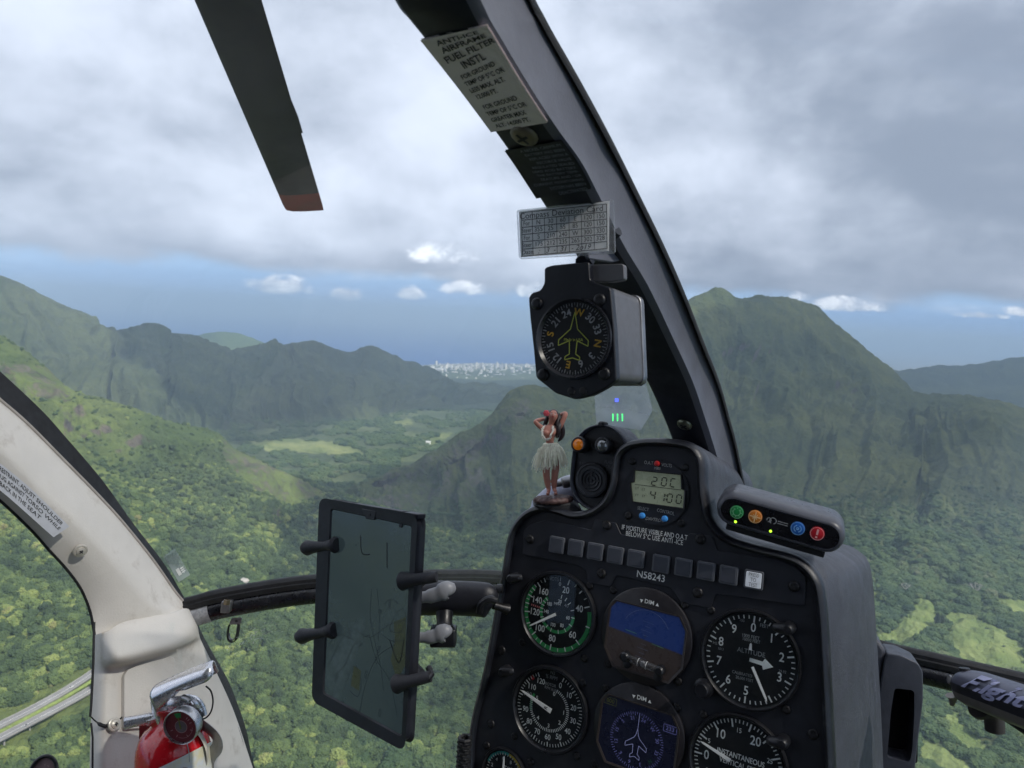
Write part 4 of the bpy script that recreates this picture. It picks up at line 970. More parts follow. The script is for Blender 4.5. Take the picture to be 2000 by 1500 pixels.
st2 = Plane.panel(.2, .0, rad(0), through=P(1205, 800, .80))
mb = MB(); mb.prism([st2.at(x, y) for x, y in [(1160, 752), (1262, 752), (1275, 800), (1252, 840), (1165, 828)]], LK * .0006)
de = obj('painted_reflection', mb, glass_mat('reflection_haze', (.92, .94, .96), .4, .1, .30, (.70, .74, .80)), label='pale see-through film on the windshield below the compass showing green bars', cat='film', smooth=0)  # pale sheet stands in for a device mirrored in the pane
M_LG = mat('green_reflected_glow', (.02, .5, .1), .5, emit=(.10, .95, .25), estr=.8); M_LB = mat('blue_reflected_glow', (.05, .08, .6), .5, emit=(.10, .14, 1.0), estr=.9)  # glow stands in for the device's reflected lights
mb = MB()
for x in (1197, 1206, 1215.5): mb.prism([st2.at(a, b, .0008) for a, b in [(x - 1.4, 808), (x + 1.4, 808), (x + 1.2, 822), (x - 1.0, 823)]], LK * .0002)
obj('reflected_bars', mb, M_LG, de)
mb = MB(); mb.prism([st2.at(a, b, .0008) for a, b in [(1201, 778), (1208, 778), (1208, 785), (1201, 785)]], LK * .0002); obj('reflected_dot', mb, M_LB, de)

# ================================================================== CABIN SHELL behind and above the camera
Rv = (RT * .8699 - LK * .4932); M_ROOF = mat('cabin_roof_lining', srgb(64, 62, 62), .8); M_INT = mat('cabin_rear_trim', srgb(84, 80, 76), .8); M_SEAT = mat('grey_seat_fabric', srgb(70, 70, 74), .9)
def HP(r, f, h): return Rv * r + FWD * f + UPH * h
shell = empty('cabin_shell', HP(0, -.6, .5), 'dark roof and rear wall of the helicopter cabin behind the viewer', 'cabin')
mb = MB(); mb.loft([[HP(r, f, .50 - .10 * ((r + .2) / .75) ** 2 * 1.0 + (.02 if f < .1 else -.0)) for r in (-.95, -.6, -.2, .2, .6)] for f in (.16, 0, -.5, -1.1)])
mb.loft([[HP(r, f, .56 - .10 * ((r + .2) / .75) ** 2) for r in (-.95, -.6, -.2, .2, .6)] for f in (.16, 0, -.5, -1.1)])
obj('roof', mb, M_ROOF, shell)
mb = MB(); mb.box(HP(-.2, -1.1, -.2), Rv * .85, UPH * .8, FWD * .03); obj('rear_wall', mb, M_INT, shell)
mb = MB(); mb.box(HP(-.2, -.35, -.98), Rv * .85, UPH * .02, FWD * .8); obj('floor', mb, M_INT, shell)
for s in (-.62, .22):
    mb = MB(); mb.box(HP(s, -.35, -.70), Rv * .22, UPH * .08, FWD * .24); mb.box(HP(s, -.62, -.30), Rv * .22, UPH * .36, FWD * .06); obj('seat', mb, M_SEAT, shell, bevel=.03)
mb = MB(); mb.box(HP(.62, -.45, -.62), Rv * .02, UPH * .36, FWD * .6); obj('side_wall', mb, M_INT, shell); mb = MB(); mb.box(HP(-.98, -.55, -.72), Rv * .02, UPH * .30, FWD * .5); obj('side_wall', mb, M_INT, shell)
mb = MB(); mb.box(HP(.60, -.55, .0), Rv * .03, UPH * .45, FWD * .12); obj('side_post', mb, M_INT, shell)

# ================================================================== ROTOR BLADE
b0_, b1_ = P(351, -260, 1.52), P(594, 407, 3.3)
sp = (b1_ - b0_).normalized(); ch = sp.cross(Vector((0, 0, 1))).normalized()
if ch.dot(RT) < 0: ch = -ch
ch = (ch * math.cos(.12) + Vector((0, 0, 1)) * math.sin(.12)).normalized(); ch = (ch - sp * ch.dot(sp)).normalized(); th = sp.cross(ch)
M_BLADE = mat('dark_rotor_blade', srgb(60, 48, 68), .55, var=.25, vscale=2.2, wear=(srgb(74, 68, 78), .45, 3.5)); M_TIP = mat('red_brown_blade_tip', srgb(160, 60, 60), .6, var=.2, vscale=6)
prof = [(-.5, 0), (-.46, .035), (-.3, .06), (0, .05), (.4, .012), (.5, .0), (.4, -.012), (0, -.05), (-.3, -.06), (-.46, -.035)]
Lb = (b1_ - b0_).length
def bl(t, w=1.0, sh=0.0): return [b0_ + sp * (Lb * t + sh * (c + .5)) + ch * (c * .168 * w) + th * (h * .168) for c, h in prof]
root = empty('rotor_blade', b0_, 'dark rotor blade with a reddish tip seen through the top of the windshield', 'rotor blade')
mb = MB(); mb.loft([bl(0), bl(.3), bl(.6), bl(.905, 1, .01)], cu=True, cap=True); obj('blade', mb, M_BLADE, root)
mb = MB(); mb.loft([bl(.9055, 1.0, .01), bl(.97, 1.0, .02), bl(1.0, .97, .03)], cu=True, cap=True); obj('blade_tip', mb, M_TIP, root)
mb = MB(); mb.prism([b0_ + sp * (Lb * t) + ch * (.084 + c) - th * .002 for t, c in [(.50, 0), (.56, .006), (.62, .006), (.62, -.004), (.5, -.004)]], th * .004); obj('trim_tab', mb, M_BLADE, root)
# ================================================================== INSTRUMENT PANEL
panel = empty('instrument_panel', PAN.at(1280, 1300, -.02), 'black instrument panel with round gauges, annunciator row and moulded shroud', 'instrument panel')
FO = [(900, 1900), (905, 1700), (914, 1500), (916, 1447), (924, 1394), (938, 1340), (950, 1287), (961, 1228), (972, 1165), (984, 1100), (990, 1060), (1000, 1030), (1018, 1006), (1042, 992), (1068, 990), (1092, 996), (1116, 1003), (1140, 1001), (1164, 990),
      (1182, 971), (1192, 942), (1196, 912), (1203, 886), (1218, 870), (1240, 862), (1276, 859), (1320, 862), (1349, 870), (1365, 886), (1372, 908), (1373, 942), (1377, 978), (1386, 1013), (1404, 1038), (1428, 1054), (1470, 1068), (1540, 1086), (1572, 1103),
      (1596, 1132), (1606, 1172), (1612, 1244), (1617, 1340), (1621, 1420), (1625, 1500), (1632, 1700), (1640, 1900)]
fo3 = cvec([PAN.at(x, y, .004) for x, y in FO], 170)
cen = PAN.at(1290, 1300)
def inset(ps, k, w):
    """shrink an outline in the panel plane by k metres, lifted to height w"""
    uv = [Vector(((p - PAN.o).dot(PAN.u), (p - PAN.o).dot(PAN.v))) for p in ps]; out = []
    for i, a in enumerate(uv):
        t = (uv[min(i + 1, len(uv) - 1)] - uv[max(i - 1, 0)]).normalized(); out.append(a + Vector((t.y, -t.x)) * k)
    for i in range(len(out)):      # keep the stations in order at tight concave bends
        out[i] = out[i]
    return [PAN.p(a.x, a.y, w) for a in out]
# shroud: lip, rounded edge, side flaring forward to the nose
def back(i, p, e):
    u_, v_ = (p - PAN.o).dot(PAN.u), (p - PAN.o).dot(PAN.v); t = i / 169
    px, py = 1000 + F * p.dot(RT) / p.dot(LK), 750 - F * p.dot(UP) / p.dot(LK)
    g = 0.0
    return p - PAN.n * e
rows_ = []
lip = .0055
BK = {}
rows_.append(inset(fo3, lip, .0005)); rows_.append(inset(fo3, lip * .9, .0042)); rows_.append(inset(fo3, lip * .45, .0062)); rows_.append(inset(fo3, 0, .0050)); rows_.append(inset(fo3, -.0018, .0008)); rows_.append(inset(fo3, -.0022, -.006))
mb = MB(); mb.loft(rows_); obj('shroud_lip', mb, mat('soft_black_edge', srgb(27, 29, 36), .36, var=.2, bump=.25, wear=(srgb(120, 118, 116), .16, 60)), panel, smooth=60)
# body behind the lip; the right flank is a matched loft to the outline seen in the photo
def shift_back(ps, dlist):
    return [p - PAN.n * e + s for p, (e, s) in zip(ps, dlist)]
def flank(p, e):
    px = 1000 + F * p.dot(RT) / p.dot(LK); py = 750 - F * p.dot(UP) / p.dot(LK)
    k = min(1, max(0, (px - 1380) / 200)); kv = min(1, max(0, (py - 1000) / 120))
    return p - PAN.n * e + PAN.u * (.020 * k * kv * (1 - math.exp(-e / .07)) / .9) + PAN.v * (-.010 * (1 - k) * e / .1)
r0 = inset(fo3, -.0022, -.006)
mb = MB(); mb.loft([r0] + [[flank(p, e) for p in r0] for e in (.012, .03, .05, .075, .11, .15, .20)])
obj('shroud', mb, M_SHR, panel, smooth=60)
# face
ins = inset(fo3, .003, 0)
mb = MB(); mb.prism([p for p in ins[2:-2]], -PAN.n * .003); obj('face', mb, M_BLK, panel, smooth=30)
mb = MB(); mb.prism([flank(p, .198) for p in r0[2:-2]], -PAN.n * .002); obj('rear_cover', mb, M_SHR, panel)
# raised sub-panels
sub = plate(PAN, [(1020, 1083), (1023, 1038), (1035, 1024), (1068, 1015), (1155, 1035), (1162, 1014), (1203, 1021), (1213, 1044), (1332, 1065), (1347, 1041), (1392, 1048), (1401, 1076), (1520, 1093), (1556, 1108), (1574, 1126), (1572, 1184), (1398, 1160), (1388, 1188), (1330, 1178), (1310, 1148), (1204, 1124), (1191, 1146), (1148, 1138), (1144, 1114), (1127, 1104)], 0, .0014, .002)
obj('annunciator_plate', sub, M_BLK2, panel, bevel=.0005)
# annunciator buttons
r16 = .0078
BT = [(1089, 1064), (1126, 1070), (1164, 1077), (1203, 1084), (1243, 1091), (1292, 1101), (1336, 1108), (1380, 1115), (1424, 1123), (1473, 1132)]
M_BTN = mat('grey_button_lens', srgb(64, 67, 76), .45, var=.1, vscale=80, wear=(srgb(80, 80, 84), .2, 200)); M_BTNF = mat('button_frame', srgb(84, 87, 94), .45, var=.12)
M_LIT = mat('lit_button_lens', srgb(190, 196, 204), .4, emit=(.75, .8, .88), estr=.1, var=.12, vscale=250)
for k, (x, y) in enumerate(BT):
    q = PAN.moved(PAN.at(x, y, .0014), rad(-1.2)); s_ = r16
    mb = MB(); o4 = rnd_poly([(-s_, -s_), (s_, -s_), (s_, s_), (-s_, s_)], .0015); mb.prism([q.p(a, b, .0030) for a, b in o4], -q.n * .004)
    bo = obj('button', mb, M_BTNF, panel, bevel=.0005, label='lit white PRESS TO TEST button' if k == 9 else None)
    s_ = r16 * .82; mb = MB(); o4 = rnd_poly([(-s_, -s_), (s_, -s_), (s_, s_), (-s_, s_)], .0012); mb.prism([q.p(a, b, .0034) for a, b in o4], -q.n * .002)
    obj('lens', mb, M_LIT if k == 9 else M_BTN, bo, bevel=.0004)
    if k == 9:
        mb = MB()
        for j, tx in enumerate(['PRESS', 'TO', 'TEST']): mb.text(q, tx, 0, .0042 - .0042 * j, .0046, 0, .0036, sx=.72)
        obj('lettering', mb, mat('grey_button_ink', srgb(92, 94, 100), .6), bo)
# panel lettering
mb = MB(); z = .0016
def ptext(x, y, tx, sz, x2=None, y2=None, pl=PAN, w=.0016, **k):
    u_, v_ = [(pl.at(x, y, w) - pl.o).dot(a) for a in (pl.u, pl.v)]
    r_ = k.pop('rot', None)
    if r_ is None: r_ = rad(-1.2)
    mb.text(pl, tx, u_, v_, sz, r_, w, **k)
ptext(1271, 1126, 'N58243', .0088, bold=.008, sx=.95)
obj('tail_number', mb, M_WHT, panel); mb = MB()
ptext(1277, 1040, 'IF MOISTURE VISIBLE AND O.A.T', .0062, sx=.70)
ptext(1277, 1051, 'BELOW 5°C USE ANTI -ICE', .0062, sx=.74)
ob_l = obj('panel_lettering', mb, M_WHT, panel)
# line scribed round the placard notch
# screws
SC = [(1035, 1053), (1185, 1026), (1368, 1053), (1551, 1145), (1363, 1157), (1175, 1120)]
for x, y in SC: screw(panel, PAN, x, y, .0046, .0014, h=.0022)
for x, y in [(1198, 1153), (1152, 1144), (1337, 1181), (1389, 1192), (1142, 1286), (980, 1270), (1188, 1297), (1138, 1334), (1183, 1344), (1325, 1331), (1322, 1382), (1374, 1396), (959, 1414), (1005, 1438), (1127, 1476), (1037, 1488), (1020, 1255), (1588, 1434), (1536, 1386),
             (1235, 901), (1338, 913), (1227, 1007), (1330, 1022), (951, 1456), (1161, 1492)]:
    screw(panel, PAN, x, y, .0036 if (x, y) not in [(980, 1270), (959, 1414), (1588, 1434)] else .0044, 0, h=.0016)

def gauge(name, cx, cy, R, label, ring=.9, face_m=None, seg=64, rot=-1.0, h=.0045):
    q = PAN.moved(PAN.at(cx, cy, 0), rad(rot))
    mb = MB(); mb.lathe(q.o, q.n, [(R * .995, .0002), (R * 1.0, h * .55), (R * .975, h), (R * (ring + .03), h), (R * ring, h * .55), (R * (ring - .01), .0012)], seg, cap=False)
    g = obj(name, mb, M_BEZ, panel, smooth=50, label=label, origin=q.o)
    mb = MB(); mb.lathe(q.o, q.n, [(R * (ring + .02), .0004), (R * (ring + .02), .0012)], seg); obj('dial', mb, face_m or M_DIAL, g)
    mb = MB(); mb.lathe(q.o, q.n, [(R * (ring + .005), h * .62), (R * (ring + .005), h * .66)], seg); obj('glass', mb, M_GLASS, g)
    return g, q.moved(q.o, 0, .0014)
def needle(g, q, ang, L, tail, w0, w1, name='needle', m=None, z=.0012, tip=None, arrow=0):
    mb = MB(); a = rad(ang); d = Vector((math.sin(a), math.cos(a))); n = Vector((-d.y, d.x))
    pts = [-d * tail + n * w0, -d * tail - n * w0]
    if arrow: pts += [d * (L * .0) - n * w0 * .9, d * (L * .55) - n * w0 * 1.0, d * (L * .62) - n * arrow, d * L, d * (L * .62) + n * arrow, d * (L * .55) + n * w0, d * 0 + n * w0 * .9]
    else: pts += [d * (L * .92) - n * w1, d * L, d * (L * .92) + n * w1]
    mb.prism([q.p(x, y, z + .0006) for x, y in pts], -q.n * .0005)
    return obj(name, mb, m or M_WHT, g)
def nums(mb, q, items, r, sz, rot_follow=False, mi=0, **k):
    for tx, a in items: mb.text(q, tx, r * math.sin(rad(a)), r * math.cos(rad(a)), sz, rad(-a) if rot_follow else 0, .0003, mi=mi, **k)
def interp(tab, v):
    for (v0, a0), (v1, a1) in zip(tab, tab[1:]):
        if v0 <= v <= v1: return a0 + (a1 - a0) * (v - v0) / (v1 - v0)
Rg = .0405
# airspeed
g, q = gauge('airspeed_gauge', 1089.5, 1198, Rg, 'airspeed gauge in knots with green arcs, topmost of the left column')
tab = [(20, 16), (40, 68), (60, 132), (80, 186), (100, 224), (120, 262), (140, 290), (160, 316), (170, 330)]
mb = MB(); R9 = Rg * .885
mb.arc(q, R9 * .89, R9, 76, 308, .0001, 1, 90)
for k in range(0, 24): pass
vv = [20, 25, 30, 35, 40, 50, 60, 65, 70, 75, 80, 85, 90, 95, 100, 105, 110, 115, 120, 125, 130, 135, 140, 145, 150, 155, 160, 165, 170]
for v_ in vv: mb.tick(q, R9 * (.83 if v_ % 20 == 0 else .87 if v_ % 10 == 0 else .90), R9 * .985, interp(tab, v_), .0011 if v_ % 10 == 0 else .0007, .0003)
mb.tick(q, R9 * .86, R9 * .98, 0, .0006, .0003); mb.text(q, '0', 0, R9 * .78, .0052, 0, .0003)
nums(mb, q, [(str(v_), interp(tab, v_)) for v_ in (20, 40, 60, 80, 100, 120, 140, 160)], R9 * .68, .0088, bold=.01, sx=.85)
mb.text(q, 'KNOTS', -R9 * .24, R9 * .88, .0052, rad(4), .0003, mi=3, sx=.8)
t2 = [(20, 10), (40, 45), (60, 92), (80, 143), (100, 196), (120, 232), (140, 264), (160, 288), (180, 312)]
mb.arc(q, R9 * .44, R9 * .52, 88, 318, .0001, 1, 70)
for v_ in range(20, 190, 10): mb.tick(q, R9 * .42, R9 * .52, interp(t2, v_), .0007, .0003)
nums(mb, q, [('20', 8), ('60', 98), ('80', 148), ('100', 196), ('140', 268), ('180', 308)], R9 * .33, .0048, bold=.01, sx=.8)
mb.text(q, '40', R9 * .25, R9 * .26, .0046, 0, .0003, mi=3); mb.text(q, 'MPH', -R9 * .02, R9 * .25, .0036, 0, .0003)
for k in range(5): mb.tick(q, R9 * (.54 + k * .058), R9 * (.54 + k * .058 + .028), 276, .0018, .00035 , 2)
obj('markings', mb, [M_WHT, M_GREEN, M_PINK, M_DIM], g); needle(g, q, 238, R9 * .93, -.001, .0014, .0007)
# rotor and engine speed
g, q = gauge('rotor_rpm_gauge', 1074, 1384, Rg, 'N2 and rotor RPM gauge, second of the left column')
mb = MB(); R9 = Rg * .86
for k in range(0, 121, 2): mb.tick(q, R9 * (.86 if k % 10 == 0 else .90), R9 * .98, 21 + 2.6 * k, .0010 if k % 10 == 0 else .0006, .0003)
nums(mb, q, [(str(k), 21 + 2.6 * k) for k in range(0, 121, 10) if k != 100], R9 * .74, .0072, bold=.008, sx=.85)
mb.text(q, '100', -R9 * .70, R9 * .22, .0066, 0, .0003, mi=3)
for k in range(0, 51): mb.tick(q, R9 * (.50 if k % 10 == 0 else .52), R9 * .60, 20 + 5.4 * k, .0007, .0003)
nums(mb, q, [('0', 14), ('1', 88), ('2', 128), ('3', 176), ('4', 224), ('5', 296)], R9 * .44, .0052, bold=.01)
mb.text(q, 'N2', 0, R9 * .97, .0042, 0, .0003, mi=3); mb.text(q, '% RPM', -R9 * .02, R9 * .84, .0052, 0, .0003, mi=3, sx=.85); mb.text(q, 'ROTOR', -R9 * .03, R9 * .64, .0040, 0, .0003, mi=3, sx=.85); mb.text(q, 'RPM X100', -R9 * .0, R9 * .53, .0038, rad(-4), .0003, mi=3, sx=.85)
mb.arc(q, R9 * .53, R9 * .60, 252, 300, .0001, 1); mb.arc(q, R9 * .86, R9 * .98, 316, 322, .0001, 2)
obj('markings', mb, [M_WHT, M_GREEN, M_RED, M_DIM], g); needle(g, q, 288, R9 * .93, .003, .0024, .0009)
mb = MB(); mb.text(q, 'R', -.0026, .001, .0050, rad(80), .0022, bold=.02); obj('needle_letter', mb, M_INK, g)
# altimeter
g, q = gauge('altimeter', 1465, 1287, .0415, 'altimeter with three white pointers, top of the right column', ring=.92)
mb = MB(); R9 = .0415 * .89
for k in range(50): mb.tick(q, R9 * (.83 if k % 5 == 0 else .90), R9 * .98, 2 + 7.2 * k, .0013 if k % 5 == 0 else .0009, .0003)
nums(mb, q, [(str(k), 2 + 36 * k) for k in (0, 1, 2, 3, 5, 6, 7, 8, 9)], R9 * .71, .0104, bold=.01, sx=.85)
for tx, x, y, s_ in [('100', -.24, .82, .0034), ('FEET', .26, .80, .0042), ('1000 FEET', -.02, .50, .0040), ('10000 FEET', .0, .42, .0036), ('CALIBRATED', -.14, -.36, .0034), ('20,000 FEET', -.08, -.46, .0034), ('MB', -.80, .18, .0034), ('1013', -.66, .08, .0030), ('29.92', .72, -.10, .0032)]:
    mb.text(q, tx, R9 * x, R9 * y, s_, 0, .0003, mi=1, sx=.85)
mb.text(q, 'ALTITUDE', R9 * .02, R9 * .16, .0056, 0, .0003, mi=1, sx=.9)
obj('markings', mb, [M_WHT, M_DIM], g); needle(g, q, 151, R9 * .93, -.006, .0011, .0009); needle(g, q, 95, R9 * .52, -.003, .0016, .001, arrow=.0046, z=.0006); needle(g, q, 1, R9 * .38, -.008, .0013, .0008, z=.0016)
# vertical speed
g, q = gauge('vertical_speed_gauge', 1441, 1492, .0415, 'vertical speed gauge lettered INSTANTANEOUS VERTICAL SPEED, bottom of the right column', ring=.92)
mb = MB()
for k in range(-20, 41): mb.tick(q, R9 * (.80 if k % 5 == 0 else .90), R9 * .98, 270 + k * 5.2, .0013 if k % 5 == 0 else .0008, .0003)
nums(mb, q, [('0', 270), ('10', 322), ('20', 30)], R9 * .70, .0106, bold=.01, sx=.85); nums(mb, q, [('5', 296), ('15', 358), ('5', 244), ('25', 68)], R9 * .74, .0056, sx=.85)
mb.text(q, 'INSTANTANEOUS', .002, .0062, .0062, rad(-2), .0003, sx=.78, bold=.01); mb.text(q, 'VERTICAL SPEED', .003, -.0004, .0062, rad(-2), .0003, sx=.78, bold=.01); mb.text(q, 'FT', -.004, -.010, .0058, 0, .0003, bold=.01); mb.text(q, '30', .028, -.006, .0078, 0, .0003)
obj('markings', mb, M_WHT, g); needle(g, q, 288, R9 * .90, -.006, .0016, .0008)
# exhaust temperature at the bottom left
g, q = gauge('temperature_gauge', 985, 1510, .0245, 'small TOT temperature gauge at the lower left corner of the panel')
mb = MB(); r_ = .0215; mb.arc(q, r_ * .84, r_ * .96, -70, 12, .0001, 1); mb.arc(q, r_ * .84, r_ * .96, 12, 70, .0001, 2)
for k in range(-14, 15): mb.tick(q, r_ * .80, r_ * .9, k * 9, .0006, .0003)
mb.text(q, 'TOT', .005, .006, .005, 0, .0003)
for tx, a in [('2', -72), ('4', -40), ('6', -8), ('8', 28), ('9', 60)]: mb.text(q, tx, r_ * .66 * math.sin(rad(a)), r_ * .66 * math.cos(rad(a)), .0046, 0, .0003)
obj('markings', mb, [M_WHT, M_TEAL, M_YEL], g); needle(g, q, -2, r_ * .8, .004, .0013, .0007)
# a second small gauge just below the frame edge
# attitude display
M_SCB = mat('attitude_sky_blue', srgb(24, 40, 82), .3, emit=srgb(30, 50, 104), estr=.16, var=.05)
M_SCG = mat('attitude_ground_brown', srgb(52, 46, 44), .3, emit=srgb(52, 46, 46), estr=.12, var=.05)
M_SCN = mat('heading_display_navy', srgb(13, 16, 28), .3, emit=srgb(15, 18, 36), estr=.2, var=.05)
M_BZB = mat('brownish_bezel', srgb(31, 29, 33), .4, var=.2, bump=.3, wear=(srgb(84, 76, 72), .25, 90))
def disp(name, cx, cy, R, label):
    q = PAN.moved(PAN.at(cx, cy, 0), rad(-3.2))
    mb = MB(); mb.lathe(q.o, q.n, [(R * .995, .0002), (R, .003), (R * .97, .004), (.001, .0041)], 64); g = obj(name, mb, M_BZB, panel, smooth=50, label=label, origin=q.o)
    s_ = R * .83
    o8 = [(-s_, -s_ * .52), (-s_ * .72, -s_ * .93), (s_ * .72, -s_ * .93), (s_, -s_ * .52), (s_, s_ * .38), (s_ * .80, s_ * .68), (-s_ * .86, s_ * .68), (-s_, s_ * .50)]
    mb = MB(); n8 = len(o8); fr = [q.p(a * 1.05, b * 1.05, .0041) for a, b in o8]; fi = [q.p(a, b, .0047) for a, b in o8]; fi2 = [q.p(a, b, .0035) for a, b in o8]; fo_ = [q.p(a * 1.05, b * 1.05, .0035) for a, b in o8]
    mb.loft([fo_, [p + q.n * .001 for p in fr], fi, fi2], cu=True); obj('screen_frame', mb, mat('worn_frame', srgb(58, 52, 50), .4), g)
    q2 = q.moved(q.o, 0, .0042)
    mb = MB(); mb.text(q2, 'DIM', 0, R * .715, .0052, 0, .0002, bold=.012)
    for sgn, x in ((-1, -.0075), (1, .0075)): mb.face([q2.p(x - .0016, R * .70 + (.0012 if sgn < 0 else -.0014) + .0003, .0002), q2.p(x + .0016, R * .70 + (.0012 if sgn < 0 else -.0014) + .0003, .0002), q2.p(x, R * .70 + (-.0018 if sgn < 0 else .0016) + .0003, .0002)])
    obj('lettering', mb, M_WHT, g)
    return g, q2, s_, o8
g, q, s_, o8 = disp('attitude_display', 1263, 1241, .0425, 'attitude display, blue over brown, with slip ball below')
def clip(o8, f):
    out = []
    for i, a in enumerate(o8):
        b = o8[(i + 1) % len(o8)]; fa, fb = f(a), f(b)
        if fa >= 0: out.append(a)
        if fa * fb < 0: t = fa / (fa - fb); out.append((a[0] + (b[0] - a[0]) * t, a[1] + (b[1] - a[1]) * t))
    return out
hl = lambda p: p[1] + .0035 + p[0] * .10
mb = MB(); mb.face([q.p(a, b, -.0001) for a, b in clip(o8, hl)], 0); mb.face([q.p(a, b, -.0001) for a, b in clip(o8, lambda p: -hl(p))], 1)
obj('screen', mb, [M_SCB, M_SCG], g, smooth=0)
mb = MB()
for k in range(1, 5):
    for sg in (-1, 1):
        yy = sg * k * .0040; w_ = .0052 if k % 2 == 0 else .0026; c0_ = (-yy * -.10, yy - .0035)
        mb.line(q, (c0_[0] - w_, c0_[1] + w_ * .10), (c0_[0] + w_, c0_[1] - w_ * .10), .00025, .0001)
mb.arc(q, .0228, .0231, -62, 62, .0001, 0, 40)
mb.line(q, (-.019, .0012), (-.008, .0002), .0005, .0001, 1); mb.line(q, (.007, -.0048), (.018, -.006), .0005, .0001, 1)
obj('screen_symbols', mb, [mat('dim_symbol', srgb(110, 122, 150), .5), mat('dim_green_symbol', srgb(90, 140, 110), .5)], g)
sb = empty_part = MB(); c0_ = PAN.at(1254, 1296, .0085); ax_ = (PAN.u * math.cos(rad(-9)) + PAN.v * math.sin(rad(-9)))
mb.v, mb.f, mb.mi = [], [], []
mb = MB(); mb.tube([c0_ + ax_ * t for t in (-.0145, -.006, .006, .0145)], .0034, 16); sl_ = obj('slip_indicator', mb, glass_mat('smoked_tube', (.55, .55, .57), 1.0, .03, .18, (.35, .35, .37)), g)
mb = MB(); mb.lathe(c0_ + ax_ * .0005, ax_, [(.0002, -.0027), (.0019, -.0019), (.0027, 0), (.0019, .0019), (.0002, .0027)], 20); obj('ball', mb, mat('white_ball', srgb(225, 228, 230), .3), sl_)
mb = MB()
for t in (-.0034, .0044): mb.lathe(c0_ + ax_ * t, ax_, [(.0036, -.0002), (.0036, .0002)], 20, cap=False)
obj('index_line', mb, M_WHT, sl_)
for t in (-.0165, .0165):
    mb = MB(); mb.lathe(c0_ + ax_ * t - PAN.n * .004, PAN.n, [(.0046, -.001), (.0044, .006), (.003, .0075), (.0001, .0076)], 14); mb.lathe(c0_ + ax_ * t * .9 - PAN.v * .0065 - PAN.n * .004, PAN.n, [(.0040, -.001), (.0038, .003), (.0001, .0036)], 14)
    obj('end_cap', mb, M_DARK, sl_)
# heading display
g, q, s_, o8 = disp('heading_display', 1248, 1429, .0425, 'dark heading display with compass rose and airplane outline')
mb = MB(); mb.face([q.p(a, b, -.0001) for a, b in o8]); obj('screen', mb, M_SCN, g, smooth=0)
mb = MB(); r_ = .0248; cq = q.moved(q.p(0, -.007), 0)
for k in range(72): mb.tick(cq, r_ * (.92 if k % 2 else .88), r_, k * 5, .0004, .0001)
for k, tx in enumerate(['24', 'W', '30', '33', 'N', '3', '6', 'E', '12', '15', 'S', '21']): a = 12 + 30 * k; mb.text(cq, tx, r_ * .78 * math.sin(rad(a)), r_ * .78 * math.cos(rad(a)), .0044, rad(-a), .0001, mi=1 if tx == 'N' else 0)
ap = [(0, .42), (.05, .20), (.11, .10), (.40, -.14), (.40, -.28), (.11, -.14), (.09, -.44), (.18, -.52), (.18, -.62), (.0, -.54)]
ap = ap + [(-x, y) for x, y in ap[::-1][1:-1]]
for k in range(len(ap)): a, b = ap[k], ap[(k + 1) % len(ap)]; mb.line(cq, (a[0] * r_, a[1] * r_ ), (b[0] * r_, b[1] * r_), .0004, .0001 + .000004 * k, 2)
mb.line(cq, (0, r_ * .42), (0, r_), .0004, .0001, 2)
mb.text(q, '000', -.0285, .0195, .0052, 0, .0001, mi=3); mb.text(q, '233', .0285, .0125, .0052, 0, .0001, mi=0)
for cx_, cy_, m_ in ((-.0285, .0195, 3), (.0285, .0125, 0)):
    bx = [(cx_ - .0058, cy_ - .003), (cx_ + .0058, cy_ - .003), (cx_ + .0058, cy_ + .003), (cx_ - .0058, cy_ + .003)]
    for k in range(4): mb.line(q, bx[k], bx[(k + 1) % 4], .0004, .0001 + .000005 * k, m_)
obj('screen_symbols', mb, [mat('dim_violet_symbol', srgb(82, 84, 128), .5, emit=srgb(66, 68, 112), estr=.4), mat('dim_green_letter', srgb(40, 96, 66), .5), mat('dim_white_symbol', srgb(128, 132, 168), .5, emit=srgb(100, 104, 140), estr=.4), mat('dim_olive_symbol', srgb(92, 96, 40), .5)], g)
# clock and outside air temperature unit
g, q = gauge('temperature_clock', 1283, 962, .0302, 'digital clock and thermometer reading 20C over 4 1:00', ring=.97, face_m=M_BLK2, h=.0016)
lc = [(1241, 919), (1330, 928), (1331, 955), (1337, 958), (1335, 992), (1237, 979), (1233, 943), (1240, 942)]
mb = plate(PAN, lc, .0012, .0016, .0004); M_LCD = mat('lcd_grey_green', srgb(126, 134, 116), .3, var=.06, vscale=60, emit=srgb(96, 104, 88), estr=.22); obj('lcd', mb, M_LCD, g)
mb = MB(); lp_ = [PAN.at(x, y, .0013) for x, y in lc]; c_l = sum(lp_, Vector()) / 8
mb.loft([[c_l + (p - c_l) * 1.06 for p in lp_], [c_l + (p - c_l) * 1.05 + PAN.n * .0022 for p in lp_], [c_l + (p - c_l) * 1.0 + PAN.n * .0018 for p in lp_], [c_l + (p - c_l) * 1.0 for p in lp_]], cu=True); obj('lcd_frame', mb, M_DARK, g)
mb = MB()
SEG = {'0': 'abcdef', '1': 'bc', '2': 'abged', '4': 'fgbc', 'C': 'afed'}
